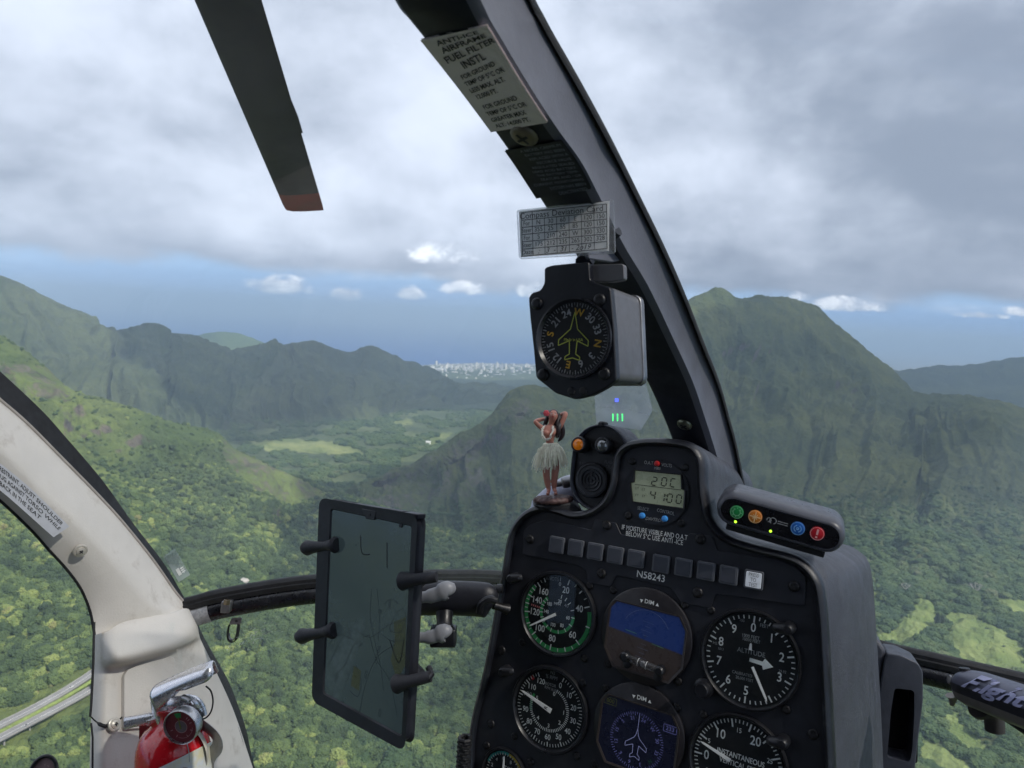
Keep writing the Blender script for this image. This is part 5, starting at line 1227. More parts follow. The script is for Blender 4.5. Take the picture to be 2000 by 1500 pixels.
def seg7(ch, cx, cy, w, h):
    u0, v0 = [(PAN.at(cx, cy, .0018) - PAN.o).dot(a) for a in (PAN.u, PAN.v)]; c, s = math.cos(rad(-2)), math.sin(rad(-2))
    tr = lambda x, y: (u0 + (x + y * .05) * c - y * s, v0 + (x + y * .05) * s + y * c)
    S = {'a': ((-w, h), (w, h)), 'b': ((w, h), (w, 0)), 'c': ((w, 0), (w, -h)), 'd': ((-w, -h), (w, -h)), 'e': ((-w, -h), (-w, 0)), 'f': ((-w, 0), (-w, h)), 'g': ((-w, 0), (w, 0))}
    for k in SEG[ch]:
        (x0, y0), (x1, y1) = S[k]; e = .12; mb.line(PAN, tr(x0 + (x1 - x0) * e, y0 + (y1 - y0) * e), tr(x1 + (x0 - x1) * e, y1 + (y0 - y1) * e), .0010, .0018 + ord(k) * 1e-6)
for ch, x, y in [('2', 1278, 940), ('0', 1297, 941), ('C', 1314.5, 943)]: seg7(ch, x, y, .0022, .0037)
for ch, x, y in [('4', 1275, 967), ('1', 1293, 971), ('0', 1308, 973), ('0', 1326, 975)]: seg7(ch, x, y, .0022, .0038)
for yy in (967.5, 975): u0, v0 = [(PAN.at(1301, yy, .0018) - PAN.o).dot(a) for a in (PAN.u, PAN.v)]; mb.line(PAN, (u0 - .0005, v0), (u0 + .0005, v0), .0010, .0019)
a_, b_2 = [[(PAN.at(x, y, .0018) - PAN.o).dot(a) for a in (PAN.u, PAN.v)] for x, y in ((1240, 946), (1330, 957))]; mb.line(PAN, a_, b_2, .0005, .0018)
ptext(1244, 954, 'UT', .0030, w=.0018); ptext(1257, 956, 'LT', .0030, w=.0018); ptext(1244, 967, 'FT', .0030, w=.0018); ptext(1257, 969, 'ET', .0030, w=.0018)
obj('digits', mb, mat('lcd_ink', srgb(26, 30, 26), .5), g)
mb = MB(); ptext(1267, 904, 'O.A.T', .0044, w=.0018, sx=.8); ptext(1302, 909, 'VOLTS', .0042, w=.0018, sx=.8); ptext(1284, 915, 'M803', .0034, w=.0018, sx=.8); ptext(1256, 994, 'SELECT', .0043, w=.0018, sx=.8, rot=rad(-3)); ptext(1300, 1000, 'CONTROL', .0043, w=.0018, sx=.8, rot=rad(-5)); ptext(1278, 1015, 'DAVTRON', .0042, w=.0018, sx=.85, shear=.3)
obj('lettering', mb, mat('worn_white_print', srgb(160, 162, 162), .6, var=.2, vscale=300), g)
for x, y, m_, r_, nm in [(1284, 905.5, mat('red_button', srgb(170, 34, 38), .35), .0026, 'red_button'), (1255, 1007, mat('blue_button', srgb(70, 150, 226), .35), .0028, 'blue_button'), (1299, 1013, MATS['blue_button'] if 'blue_button' in MATS else None, .0028, 'blue_button')]:
    mb = MB(); mb.lathe(PAN.at(x, y, .0012), PAN.n, [(r_, 0), (r_, .002), (r_ * .8, .003), (r_ * .3, .0035), (.0001, .0035)], 18); obj(nm, mb, m_ or MATS['blue_button'], g)
# post lights on the gauges
def postlight(x, y, dx, dy):
    c = PAN.at(x, y, 0); d = (PAN.u * dx + PAN.v * dy).normalized(); mb = MB()
    mb.lathe(c, PAN.n, [(.0052, 0), (.0050, .009), (.0042, .012), (.003, .0135), (.0001, .0137)], 18)
    mb.tube([c + PAN.n * .009 + d * .001, c + PAN.n * .0095 + d * .009, c + PAN.n * .008 + d * .0105], [.0048, .0040, .0032], 14)
    return obj('post_light', mb, M_DARK, panel, smooth=40)
for x, y in [(1008, 1128), (992, 1308)]: postlight(x, y, .9, .25)
for x, y in [(1543, 1225), (1532, 1445)]: postlight(x, y, -.95, -.05)
mb = MB(); c = PAN.at(1377, 1342, 0); mb.lathe(c, PAN.n, [(.0085, 0), (.0085, .004), (.0062, .005), (.0062, .013), (.0054, .0142), (.0001, .0142)], 24); obj('knob', mb, M_DARK, panel)
# paper scrap of white on the right flank
fl = [flank(p, .05) for p in r0]
mb = MB(); k0 = min(range(170), key=lambda i: abs((750 - F * fl[i].dot(UP) / fl[i].dot(LK)) - 1412)); pA = fl[k0]
q_ = P(1634, 1412, pA.dot(LK) * .985)
mb.prism([P(x, y, q_.dot(LK) - .002) for x, y in [(1634, 1394), (1639, 1394), (1636, 1408), (1638, 1427), (1634, 1431), (1629, 1412)]], LK * .002); obj('white_sticker', mb, mat('white_paint', srgb(225, 228, 232), .5), panel)
# flange and side housing to the right
SP_ = Plane.panel(0.35, 0.10, rad(-2), through=P(1750, 1400, .80))
pod = empty('side_housing', SP_.at(1750, 1600), 'dark grey moulded housing with a deep vertical slot, right of the panel shroud', 'housing')
ol = [(1727, 1292), (1733, 1276), (1760, 1280), (1794, 1296), (1803, 1314), (1803, 1370), (1795, 1433), (1784, 1530), (1770, 1700), (1690, 1700), (1699, 1530), (1706, 1447), (1718, 1350)]
mb = plate(SP_, ol, -.05, 0, .003); bo_ = obj('housing_body', mb, mat('satin_grey_black', srgb(58, 61, 70), .45, var=.12, bump=.3, wear=(srgb(90, 90, 94), .2, 50)), pod, bevel=.006, bseg=4)
cut = plate(SP_, [(1750, 1349), (1789, 1354), (1789, 1400), (1785, 1470), (1780, 1496), (1735, 1487), (1743, 1393)], -.04, .01, .004)
co = obj('slot_void', cut, M_INK, pod); bpy.context.view_layer.update()
md = bo_.modifiers.new('cut', 'BOOLEAN'); md.object = co; md.operation = 'DIFFERENCE'; md.solver = 'EXACT'
dg = bpy.context.evaluated_depsgraph_get(); me = bpy.data.meshes.new_from_object(bo_.evaluated_get(dg)); bo_.modifiers.clear(); bo_.data = me; me.shade_smooth(); me.set_sharp_from_angle(angle=rad(35)); bpy.data.objects.remove(co)
mb = plate(SP_, [(1740, 1340), (1795, 1344), (1792, 1490), (1725, 1495)], -.0395, -.036, .002); obj('slot_floor', mb, mat('slot_black', srgb(10, 10, 13), .7), pod)
mb = plate(SP_, [(1640, 1230), (1700, 1238), (1722, 1258), (1731, 1272), (1724, 1300), (1712, 1400), (1696, 1530), (1686, 1700), (1640, 1700)], -.060, -.004, .008); obj('flange', mb, M_SHR, pod, bevel=.004, bseg=3)

# ================================================================== WARNING UNIT (lamps and sounder)
WPn = Plane.panel(0.51613, .117647, rad(-3), through=P(1168, 915, .715))
wu = empty('warning_unit', WPn.at(1168, 990), 'oval black unit with amber and clear lamps over a round sounder', 'warning unit')
def stadium(pl, cx, cy, hw, hh, n=14):
    return [(cx + hw * math.cos(a), cy + (hh - hw) + hw * math.sin(a)) for a in [math.pi * k / n for k in range(n + 1)]] + [(cx + hw * math.cos(a), cy - (hh - hw) + hw * math.sin(a)) for a in [math.pi + math.pi * k / n for k in range(n + 1)]]
cx_, cy_ = WPn.uv(1170, 913); hw, hh = .0293, .0420
rws = [[WPn.p(a, b, w) for a, b in stadium(WPn, cx_, cy_, hw + o, hh + o)] for o, w in [(-.0025, -.0035), (-.0022, .001), (-.001, .0020), (0, .001), (.0004, -.002), (.0004, -.040), (-.002, -.043)]]
mb = MB(); mb.loft(rws, cu=True, cap=True); obj('body', mb, M_SHR, wu, smooth=50)
mb = MB(); mb.prism([WPn.p(a, b, -.0030) for a, b in stadium(WPn, cx_, cy_, hw - .0028, hh - .0028)], -WPn.n * .0004); obj('face', mb, mat('warning_face', srgb(22, 22, 26), .5, var=.2, wear=(srgb(90, 78, 66), .22, 60)), wu)
def lamp(x, y, col, nm, r=.0052, lens=None):
    c = WPn.at(x, y, -.003); mb = MB(); mb.lathe(c, WPn.n, [(r * 1.55, 0), (r * 1.55, .010), (r * 1.35, .0115), (r * 1.1, .0118), (r * 1.05, .0105)], 26, cap=False); b_ = obj(nm, mb, M_DARK, wu, smooth=40)
    mb = MB(); mb.lathe(c, WPn.n, [(r * 1.06, .0085), (r * 1.06, .0112), (r * .8, .0128), (r * .4, .0135), (.0001, .0137)], 26); obj('lens', mb, lens, b_)
    mb = MB(); mb.arc(WPn.moved(c, 0, .0119), r * 1.1, r * 1.3, 40, 130, 0, 0, 16); obj('rim_print', mb, M_FADE, b_)
lamp(1138, 869, None, 'amber_lamp', lens=mat('amber_lens', srgb(190, 108, 20), .15, emit=srgb(200, 110, 20), estr=.12, coat=.6, var=.3, vscale=250))
lamp(1184, 871, None, 'clear_lamp', lens=mat('clear_lens', srgb(120, 122, 124), .12, .6, coat=.5, var=.4, vscale=300))
c = WPn.at(1158, 938, -.003); mb = MB()
mb.lathe(c, WPn.n, [(.0172, 0), (.0172, .003), (.0165, .0042), (.0150, .0044), (.0142, .0036), (.0001, .0036)], 48)
for r_ in (.0032, .0064, .0096): mb.lathe(c, WPn.n, [(r_, .0034), (r_, .0046), (r_ + .0012, .0048), (r_ + .0018, .0034)], 36, cap=False)
obj('sounder', mb, M_DARK, wu, smooth=40)
mb = MB(); qq = WPn.moved(c, 0, .0050)
for a in (0, 90, 215): mb.tick(qq, .003, .011, a, .0016, 0)
mb.lathe(c, WPn.n, [(.0012, .004), (.0012, .0052)], 12)
obj('grille_slots', mb, M_INK, wu)
mb = MB()
for tx, x, y in [('B.ADV.', 1141, 906), ('CELL', 1190, 912), ('FLASH', 1190, 903)]: u_, v_ = [(WPn.at(x, y, -.0028) - WPn.o).dot(a) for a in (WPn.u, WPn.v)]; mb.text(WPn, tx, u_, v_, .0044, 0, -.0028, sx=.8)
obj('lettering', mb, M_FADE, wu)
mb = MB(); mb.lathe(P(1178, 828, .72), UPH, [(.005, -.002), (.005, .0008), (.0035, .0022), (.0001, .0026)], 16); obj('top_screw', mb, M_SCREW, wu)

# ================================================================== TRACKER with coloured buttons
TP = Plane.panel(0.40, -.06, rad(-5.6), through=P(1520, 1022, .612))
tr = empty('tracking_unit', TP.at(1530, 1060), 'black oblong tracking unit with green, orange, blue and red round buttons', 'tracking unit')
a, b = Vector(TP.uv(1434, 998)), Vector(TP.uv(1610, 1048)); L_ = (b - a).length / 2; mid = (a + b) / 2; rr_ = .0115; an = math.atan2((b - a).y, (b - a).x)
TQ = TP.moved(TP.p(mid.x, mid.y), an)
def stad2(hl, hr, n=12): return [(hl * (1 if math.cos(t) > 0 or k == 0 else -1) + hr * math.cos(t), hr * math.sin(t)) for k, t in enumerate([-math.pi / 2 + math.pi * j / n for j in range(n + 1)])][:n + 1] + [(-hl + hr * math.cos(t), hr * math.sin(t)) for t in [math.pi / 2 + math.pi * j / n for j in range(n + 1)]]
def st2(hl, hr, n=12): return [(hl + hr * math.sin(math.pi * j / n), hr * -math.cos(math.pi * j / n)) for j in range(n + 1)] + [(-hl - hr * math.sin(math.pi * j / n), hr * math.cos(math.pi * j / n)) for j in range(n + 1)]
rws = [[TQ.p(x, y + o2, w) for x, y in st2(L_ + .001, rr_ + o)] for o, w, o2 in [(-.0018, -.001, 0), (-.0012, .0004, 0), (.0006, 0, 0), (.0022, -.003, .0004), (.0030, -.008, .001), (.0030, -.040, .001), (.001, -.046, .001)]]
mb = MB(); mb.loft(rws, cu=True, cap=True); obj('body', mb, mat('satin_black_case', srgb(66, 68, 76), .34, var=.12, wear=(srgb(100, 98, 98), .14, 70)), tr, smooth=50)
mb = MB(); mb.prism([TQ.p(x, y, .0003) for x, y in st2(L_ + .001, rr_ - .0022)], -TQ.n * .0008); obj('face', mb, mat('gloss_face', srgb(22, 22, 27), .3), tr)
def tpos(x, y): p = TQ.at(x, y, .0004) - TQ.o; return p.dot(TQ.u), p.dot(TQ.v)
for x, y, cl_, nm in [(1439, 1000, srgb(30, 140, 72), 'green_button'), (1475, 1009, srgb(222, 132, 44), 'orange_button'), (1558, 1032, srgb(36, 104, 190), 'blue_button'), (1596, 1042, srgb(200, 30, 44), 'red_button')]:
    u_, v_ = tpos(x, y); mb = MB(); mb.lathe(TQ.p(u_, v_), TQ.n, [(.0056, 0), (.0056, .0008), (.0050, .0012), (.0001, .0012)], 28); bo = obj(nm, mb, mat('tracker_' + nm, cl_, .4, var=.05), tr, smooth=40)
    q5 = TQ.moved(TQ.p(u_, v_), 0, .0014); mb = MB(); mb.arc(q5, .0049, .0053, 0, 360, 0, 0, 30)
    if nm[0] == 'g':
        mb.arc(q5, .0026, .0032, 30, 330, 0, 0, 24)
        for k in range(8): mb.tick(q5, .0032, .0042, k * 45, .0006, 0)
    elif nm[0] == 'o':
        for k in range(4): mb.tick(q5, 0, .0044, k * 90, .0009, .00001 * k)
        for k in range(4): mb.tick(q5, 0, .0026, k * 90 + 45, .0007, .00005 + .00001 * k)
    elif nm[0] == 'b':
        mb.arc(q5, .0024, .0031, 20, 160, 0, 0, 16); mb.arc(q5, .0024, .0031, 200, 340, 0, 0, 16); mb.arc(q5, 0.0004, .0012, 0, 360, 0, 0, 16)
    else:
        mb.line(q5, (0, .0038), (0, -.0010), .0016); mb.line(q5, (0, -.0022), (0, -.0036), .0016)
    obj('button_symbol', mb, mat('pale_button_print', tuple(min(1, c * .5 + .42) for c in cl_) if nm[0] != 'g' else srgb(140, 205, 165), .5) if False else mat('sym_' + nm, srgb(*{'g': (130, 200, 150), 'o': (250, 205, 150), 'b': (130, 185, 235), 'r': (240, 180, 180)}[nm[0]]), .5), bo)
mb = MB(); u_, v_ = tpos(1502, 1015); q5 = TQ.moved(TQ.p(u_, v_), 0, .0006); mb.arc(q5, .0013, .0020, -120, 200, 0, 0, 20); mb.arc(q5.moved(q5.p(.0032, 0), 0), .0022, .0029, -160, 160, .00005, 0, 24)
mb.text(q5, 'TRACKER' if False else 'latitude', .0085, .0008, .0026, 0, 0, ax='LEFT') if False else None
for k in range(2): mb.line(q5, (.0068, .0009 - k * .0018), (.0150, .0009 - k * .0018), .0006, 0)
obj('emblem', mb, M_DIM, tr)
M_LED = mat('green_led', (.3, .7, .02), .4, emit=(.45, 1.0, .04), estr=1.3)
for x, y in [(1436.5, 1019), (1505, 1037.5)]:
    u_, v_ = tpos(x, y); mb = MB(); mb.lathe(TQ.p(u_, v_), TQ.n, [(.0012, 0), (.0011, .0005), (.0001, .0007)], 12); obj('led', mb, M_LED, tr)
for x, y in [(1472, 1027), (1554, 1050), (1592, 1062), (1522, 1041)]:
    u_, v_ = tpos(x, y); mb = MB(); mb.lathe(TQ.p(u_, v_), TQ.n, [(.0006, 0), (.0001, .0001)], 8); obj('led_off', mb, M_FADE, tr)
mb = MB(); e_ = TQ.p(L_ + rr_ + .0018, .0005, -.012); mb.box(e_, TQ.u * .0008, TQ.v * .0030, TQ.n * .0042); obj('port', mb, M_INK, tr, bevel=.0004)
mb = MB(); mb.box(TQ.p(L_ * .75, -.0165, -.014), TQ.u * .014, TQ.v * .004, TQ.n * .006); mb.v, mb.f, mb.mi = [], [], []; mb.box(TQ.p(0, -.0160, -.014), TQ.u * (L_ + .004), TQ.v * .0035, TQ.n * .007); obj('mounting_foot', mb, M_RUB, tr, bevel=.001)
# ================================================================== TABLET
a_, b_2, c_ = P(632, 984, .705), P(815, 1014, .640), P(619, 1358, .690)
TB = Plane.pts(a_, b_2, c_)
if TB.n.dot(LK) > 0: TB = Plane(TB.o, TB.u, -TB.v, -TB.n)
tab_ = empty('tablet', TB.at(720, 1215), 'dark tablet in a rugged black case, screen facing the viewer, held in a clamp', 'tablet')
out4 = [(629, 978), (812, 1011), (788, 1459), (615, 1364)]
M_CASE = mat('rugged_case_rubber', srgb(31, 33, 41), .45, var=.15, bump=.2, wear=(srgb(78, 80, 88), .14, 40))
def rr(pl, pix, w, r, grow=0.0):
    uv = [Vector(((pl.at(x, y) - pl.o).dot(pl.u), (pl.at(x, y) - pl.o).dot(pl.v))) for x, y in pix]; c = sum(uv, Vector((0, 0))) / len(uv)
    uv = [p + Vector((math.copysign(grow, (p - c).x), math.copysign(grow, (p - c).y))) for p in uv]
    return [pl.p(a, b, w) for a, b in rnd_poly([p[:] for p in uv], r, 6)]
scr = [(648, 996), (802, 1029), (783, 1435), (633, 1352)]
mb = MB(); mb.loft([rr(TB, scr, -.0015, .003), rr(TB, scr, .0006, .003, .0014), rr(TB, out4, .0012, .010, -.0030), rr(TB, out4, 0, .011, -.0004), rr(TB, out4, -.004, .011), rr(TB, out4, -.009, .011), rr(TB, out4, -.0115, .010, -.002)], cu=True, cap=False)
mb.face(rr(TB, out4, -.0115, .010, -.002)); obj('case', mb, M_CASE, tab_, smooth=40)
SD = MB()
M_SCR = mat('tablet_screen_glass', srgb(34, 42, 46), .12, var=.3, vscale=12, spec=.8, emit=srgb(44, 56, 60), estr=.38, wear=(srgb(88, 98, 102), .6, 16))
mb = MB(); mb.prism(rr(TB, scr, -.0008, .003, .0004), -TB.n * .001); sc_ = obj('screen', mb, M_SCR, tab_, smooth=0)
# faint chart drawn on the screen
def tuv(x, y): p = TB.at(x, y) - TB.o; return p.dot(TB.u), p.dot(TB.v)
mb = MB(); z = -.0006; random.seed(12)
def poly_(pts, w, mi=0, cl=False):
    q = [tuple(v) for v in catmull([tuv(*p) for p in pts] + ([tuv(*pts[0])] if cl else []), len(pts) * 5)]
    for i in range(len(q) - 1): mb.line(TB, q[i], q[i + 1], w, z + (i % 3) * .00001, mi)
for pts in [[(640, 1300), (680, 1230), (720, 1245), (760, 1220), (800, 1210)], [(720, 1240), (735, 1290), (760, 1330), (775, 1400)], [(700, 1400), (712, 1340), (735, 1285), (770, 1260)], [(770, 1200), (785, 1190), (792, 1210), (780, 1235), (760, 1230), (768, 1208)],
            [(725, 1150), (722, 1200), (730, 1250), (742, 1300), (748, 1350)], [(735, 1150), (740, 1200), (738, 1250)], [(676, 1330), (690, 1300), (704, 1330), (698, 1360), (682, 1350)], [(640, 1260), (660, 1240), (690, 1250)], [(650, 1320), (672, 1300), (690, 1260), (720, 1240)], [(745, 1240), (765, 1252), (790, 1250)], [(750, 1180), (762, 1170), (778, 1180)]]: poly_(pts, .0005)
for pts in [[(760, 1250), (778, 1295), (788, 1250)], [(703, 1045), (706, 1080), (722, 1083)], [(755, 1060), (755, 1110)]]: poly_(pts, .0011, 1)
for k in range(16):
    x, y = random.uniform(645, 790), random.uniform(1160, 1400); mb.text(TB, random.choice(['VFR', '245', '34', 'HNL', '12', '020', '11', '78']), *tuv(x, y), .0048, rad(random.choice([80, 85, 5, 75])), z)
obj('chart_lines', mb, [mat('chart_dark_line', srgb(22, 28, 30), .4, emit=srgb(22, 29, 32), estr=.5), mat('chart_black_line', srgb(12, 14, 18), .4)], sc_)
for pl_pts in [[(768, 1215), (792, 1205), (790, 1300), (775, 1330), (762, 1290), (770, 1250)], [(690, 1300), (704, 1310), (700, 1350), (684, 1340)]]: mb = MB(); mb.prism([TB.p(*tuv(x, y), -.00072) for x, y in pl_pts], -TB.n * .00004); obj('chart_patch', mb, mat('chart_olive', srgb(34, 38, 26), .3, emit=srgb(40, 46, 36), estr=.5), sc_)
mb = MB(); tl, tr_ = Vector(tuv(632, 983)), Vector(tuv(815, 1013)); dd_ = (tr_ - tl)
def tbox(s0, s1, up, w0, w1, nm, m=M_CASE):
    c0 = tl + dd_ * (s0 + s1) / 2; cc = TB.p(c0.x, c0.y + up, (w0 + w1) / 2); mb = MB(); mb.box(cc, TB.u * dd_.length * (s1 - s0) / 2, TB.v * .0022, TB.n * (w1 - w0) / 2); return obj(nm, mb, m, tab_, bevel=.0009)
tbox(.30, .82, .0014, -.012, -.003, 'top_rail'); tbox(.12, .30, .0010, -.010, -.004, 'key'); tbox(.84, .99, .0012, -.013, -.002, 'corner_pad')
mb = MB(); q = [tuv(x, y) for x, y in [(708, 993), (737, 998), (733, 1016), (716, 1013)]]; mb.prism([TB.p(a, b, .0013) for a, b in q], -TB.n * .002); cm = obj('camera_notch', mb, M_CASE, tab_, bevel=.0006)
mb = MB(); mb.lathe(TB.p(*tuv(724, 1005), .0014), TB.n, [(.0016, 0), (.0014, .0003)], 16); obj('lens', mb, M_INK, cm)
mb = MB(); mb.lathe(TB.p(*tuv(783, 1026), -.0004), TB.n, [(.0022, 0), (.0019, .0010)], 16); obj('stud', mb, M_CASE, tab_)
# ------------------------------------------------------------------ clamp mount and arm
mt = empty('tablet_mount', P(930, 1175, .72), 'black ball jointed mounting arm with grey levers and rubber tipped clamp fingers gripping the tablet', 'tablet mount')
mt['label'] = 'black ball jointed arm with grey levers and rubber tipped fingers gripping the tablet'
M_GRIP = mat('grip_rubber', srgb(40, 41, 47), .6, var=.2, vscale=120, bump=.4, wear=(srgb(84, 84, 88), .2, 120))
def grip(x0, y0, x1, y1, kind):
    a = TB.at(x0, y0, -.002); b = TB.at(x1, y1, -.002); d = (b - a).normalized(); n = TB.n
    mb = MB()
    if kind == 0:     # left fingers: flange outside, waist, flange over the bezel
        L = (b - a).length; mb.tube([a + n * .002, a + d * L * .10 + n * .002, a + d * L * .28 + n * .002, a + d * L * .6 + n * .002, a + d * L * .8 + n * .003, a + d * L * .93 + n * .003, b + n * .003], [.0052, .0074, .0058, .0044, .0052, .0078, .0060], 20)
    else:
        L = (b - a).length; mb.tube([a + n * .004, a + d * L * .06 + n * .004, a + d * L * .22 + n * .004, a + d * L * .45 + n * .003, a + d * L * .8 + n * .001, b - n * .002], [.0060, .0082, .0068, .0052, .0050, .0046], 20)
    g = obj('clamp_finger', mb, M_GRIP, mt, smooth=50)
    mb = MB(); c = a + n * (.0074 if kind else .0070) - n * .004; mb.tube([a - d * .0002 + n * .002 * (2 if kind else 1), a - d * .0014 + n * .002 * (2 if kind else 1)], [.0028, .0020], 12); obj('tip_dimple', mb, M_INK, g)
    return g
grip(597, 1070, 664, 1063, 0); grip(586, 1243, 659, 1229, 0); grip(789, 1134, 850, 1127, 1); grip(778, 1334, 838, 1322, 1)
# spring cradle behind the tablet: four legs and a hub
mb = MB(); hub = TB.at(722, 1215, -.028)
for x, y in [(640, 1066), (640, 1235), (832, 1128), (826, 1326)]: mb.tube([hub, hub * .4 + TB.at(x, y, -.022) * .6, TB.at(x, y, -.018), TB.at(x, y, -.004)], [(.008, .004)] * 4, 10, flat=TB.n)
obj('cradle', mb, M_DARK, mt)
mb = MB(); mb.tube([TB.at(838, 1305, -.012), TB.at(842, 1318, -.006), TB.at(834, 1328, .0)], .003, 8); obj('cradle_hook', mb, M_DARK, mt)
# arm
mb = MB(); pA, pB = P(740, 1172, .735), P(962, 1182, .72)
mb.tube(cvec([P(800, 1172, .74), P(842, 1168, .735), P(880, 1168, .73), P(930, 1170, .725), P(956, 1174, .722), P(966, 1180, .72)], 24), [(.012, .0165)] * 4 + [(.012, .017)] * 14 + [(.011, .016), (.010, .0145), (.009, .012), (.007, .009), (.005, .006), (.002, .003)], 24, flat=LK)
obj('socket_arm', mb, mat('powder_black_arm', srgb(36, 37, 44), .42, var=.15, bump=.4, wear=(srgb(80, 80, 84), .15, 90)), mt, smooth=60)
mb = MB(); mb.tube(cvec([P(936, 1196, .708), P(940, 1180, .705), P(955, 1170, .705), P(970, 1174, .705)], 12), .0035, 10); obj('arm_clip', mb, M_DARK, mt)
mb = MB(); mb.tube([P(964, 1182, .72), P(978, 1186, .722), P(992, 1190, .725)], [.004, .0038, .0055], 14); obj('ball_stud', mb, M_SCREW, mt)
mb = MB(); mb.lathe(P(975, 1150, .725), RT, [(.0045, -.002), (.0045, .003), (.002, .004)], 14); obj('knob', mb, M_DARK, mt)
mb = MB(); mb.tube([P(868, 1195, .72), P(868, 1215, .715), P(868, 1226, .712)], [.0085, .0075, .009], 18); mb2 = mb; obj('ball_neck', mb, M_DARK, mt)
mb = MB(); mb.box(P(866, 1242, .712), RT * .0125, UP * .0088, LK * .009); obj('ball_housing', mb, M_DARK, mt, bevel=.0022, bseg=3)
M_LEV = mat('grey_lever', srgb(132, 134, 140), .45, var=.06, wear=(srgb(90, 90, 94), .3, 60))
mb = MB(); mb.tube(cvec([P(812, 1168, .70), P(838, 1165, .697), P(860, 1158, .695), P(874, 1152, .695), P(879, 1160, .697)], 16), [(.0042, .0055)] * 4 + [(.005, .0068)] * 4 + [(.006, .0085)] * 4 + [(.006, .0085), (.0055, .0075), (.004, .006), (.002, .003)], 16, flat=LK); obj('lever', mb, M_LEV, mt, smooth=60)
mb = MB(); mb.tube(cvec([P(808, 1244, .695), P(835, 1245, .693), P(856, 1240, .692), P(868, 1236, .692), P(874, 1242, .693)], 16), [(.004, .0050)] * 4 + [(.005, .0065)] * 4 + [(.006, .0085)] * 4 + [(.006, .0085), (.0055, .0075), (.004, .006), (.002, .003)], 16, flat=LK); obj('lever', mb, M_LEV, mt, smooth=60)
# coiled cable at the lower left of the panel
hc = []
for k in range(150):
    t = k / 149; c = P(908 - 8 * t, 1440 + 130 * t, .72); a = k * .95; hc.append(c + RT * (.0055 * math.cos(a)) + LK * (.0055 * math.sin(a)))
mb = MB(); mb.tube(hc, .0021, 7); obj('coiled_cable', mb, M_RUB, label='black coiled cord hanging beside the lower left edge of the panel', cat='cord')

# ================================================================== FIRE EXTINGUISHER
EX = .90
fx = empty('fire_extinguisher', P(340, 1700, EX), 'red fire extinguisher with chrome lever and round gauge, strapped to the door frame', 'extinguisher')
ax0, ax1 = P(333, 1420, EX), P(350, 1700, EX); axd = (ax0 - ax1).normalized()
M_REDP = mat('red_enamel', srgb(196, 22, 34), .22, var=.06, coat=.8, wear=(srgb(110, 30, 28), .5, 40)); r_ = .0432
pr = [(r_, -.30), (r_, -.034), (r_ * .985, -.024), (r_ * .945, -.014), (r_ * .86, -.004), (r_ * .72, .004), (r_ * .54, .0095), (r_ * .40, .0125), (r_ * .36, .016), (r_ * .34, .024), (r_ * .40, .0255), (r_ * .40, .030)]
bc0 = P(336, 1428, EX)
mb = MB(); mb.lathe(bc0, axd, pr, 56); obj('cylinder', mb, M_REDP, fx, smooth=60)
mb = MB(); u_ = (-LK + RT * .9).normalized(); u_ = (u_ - axd * u_.dot(axd)).normalized(); w_ = axd.cross(u_); rws = []
for j in range(9):
    hgt = -.026 - .20 * j / 8; rws.append([bc0 + axd * (hgt + (.016 * math.sin(k / 24 * 3.0) if j == 0 else 0) - .004) + (u_ * math.cos(rad(-62 + 150 * k / 24)) + w_ * math.sin(rad(-62 + 150 * k / 24))) * (r_ * 1.006) for k in range(25)])
mb.loft(rws); lb = obj('paper_label', mb, mat('yellowed_label', srgb(222, 214, 172), .45, var=.1, vscale=40, col2=srgb(196, 206, 222)), fx, smooth=60)
mb = MB(); mb.lathe(bc0 + (-LK * .80 + RT * .60).normalized() * (r_ * 1.02) - axd * .036, (-LK * .8 + RT * .6), [(.0095, 0), (.0095, .0012), (.0001, .0016)], 24); tg = obj('inspection_tag', mb, mat('brown_tag', srgb(122, 78, 66), .6), fx)
mb = MB(); mb.tube(cvec([P(365, 1452, EX - .052), P(369, 1470, EX - .053), P(370, 1488, EX - .054)], 8), .0005, 6); obj('tag_wire', mb, M_STEEL, fx)
M_CHR = mat('chromed_metal', srgb(222, 222, 226), .26, .75, var=.04)
def EP(x, y, o=0.0): return P(x, y, EX + o)
vd = -LK
mb = MB(); mb.tube([EP(334, 1432), EP(330, 1415), EP(322, 1395), EP(316, 1372), EP(313, 1362)], [.012, .0135, .0135, .0125, .0115], 24); obj('valve_body', mb, M_CHR, fx, smooth=50)
mb = MB(); mb.tube([EP(312, 1400, -.004), EP(296, 1404, -.006), EP(288, 1405, -.007)], [.0085, .0085, .0078], 6); obj('hex_nut', mb, M_CHR, fx, smooth=20)
mb = MB(); mb.tube([EP(300, 1402, -.006), EP(262, 1409, -.012), EP(244, 1413, -.015), EP(243, 1413.2, -.0152)], [.0066, .0066, .0074, .0072], 28, cap=False); nz_ = obj('nozzle', mb, M_CHR, fx, smooth=50)
mb = MB(); mb.lathe(EP(244, 1413, -.0146), (EP(243, 1413.2, -.0152) - EP(300, 1402, -.006)), [(.0064, 0), (.0062, .0001)], 24); obj('bore', mb, mat('bore_shadow', srgb(120, 120, 122), .5), nz_)
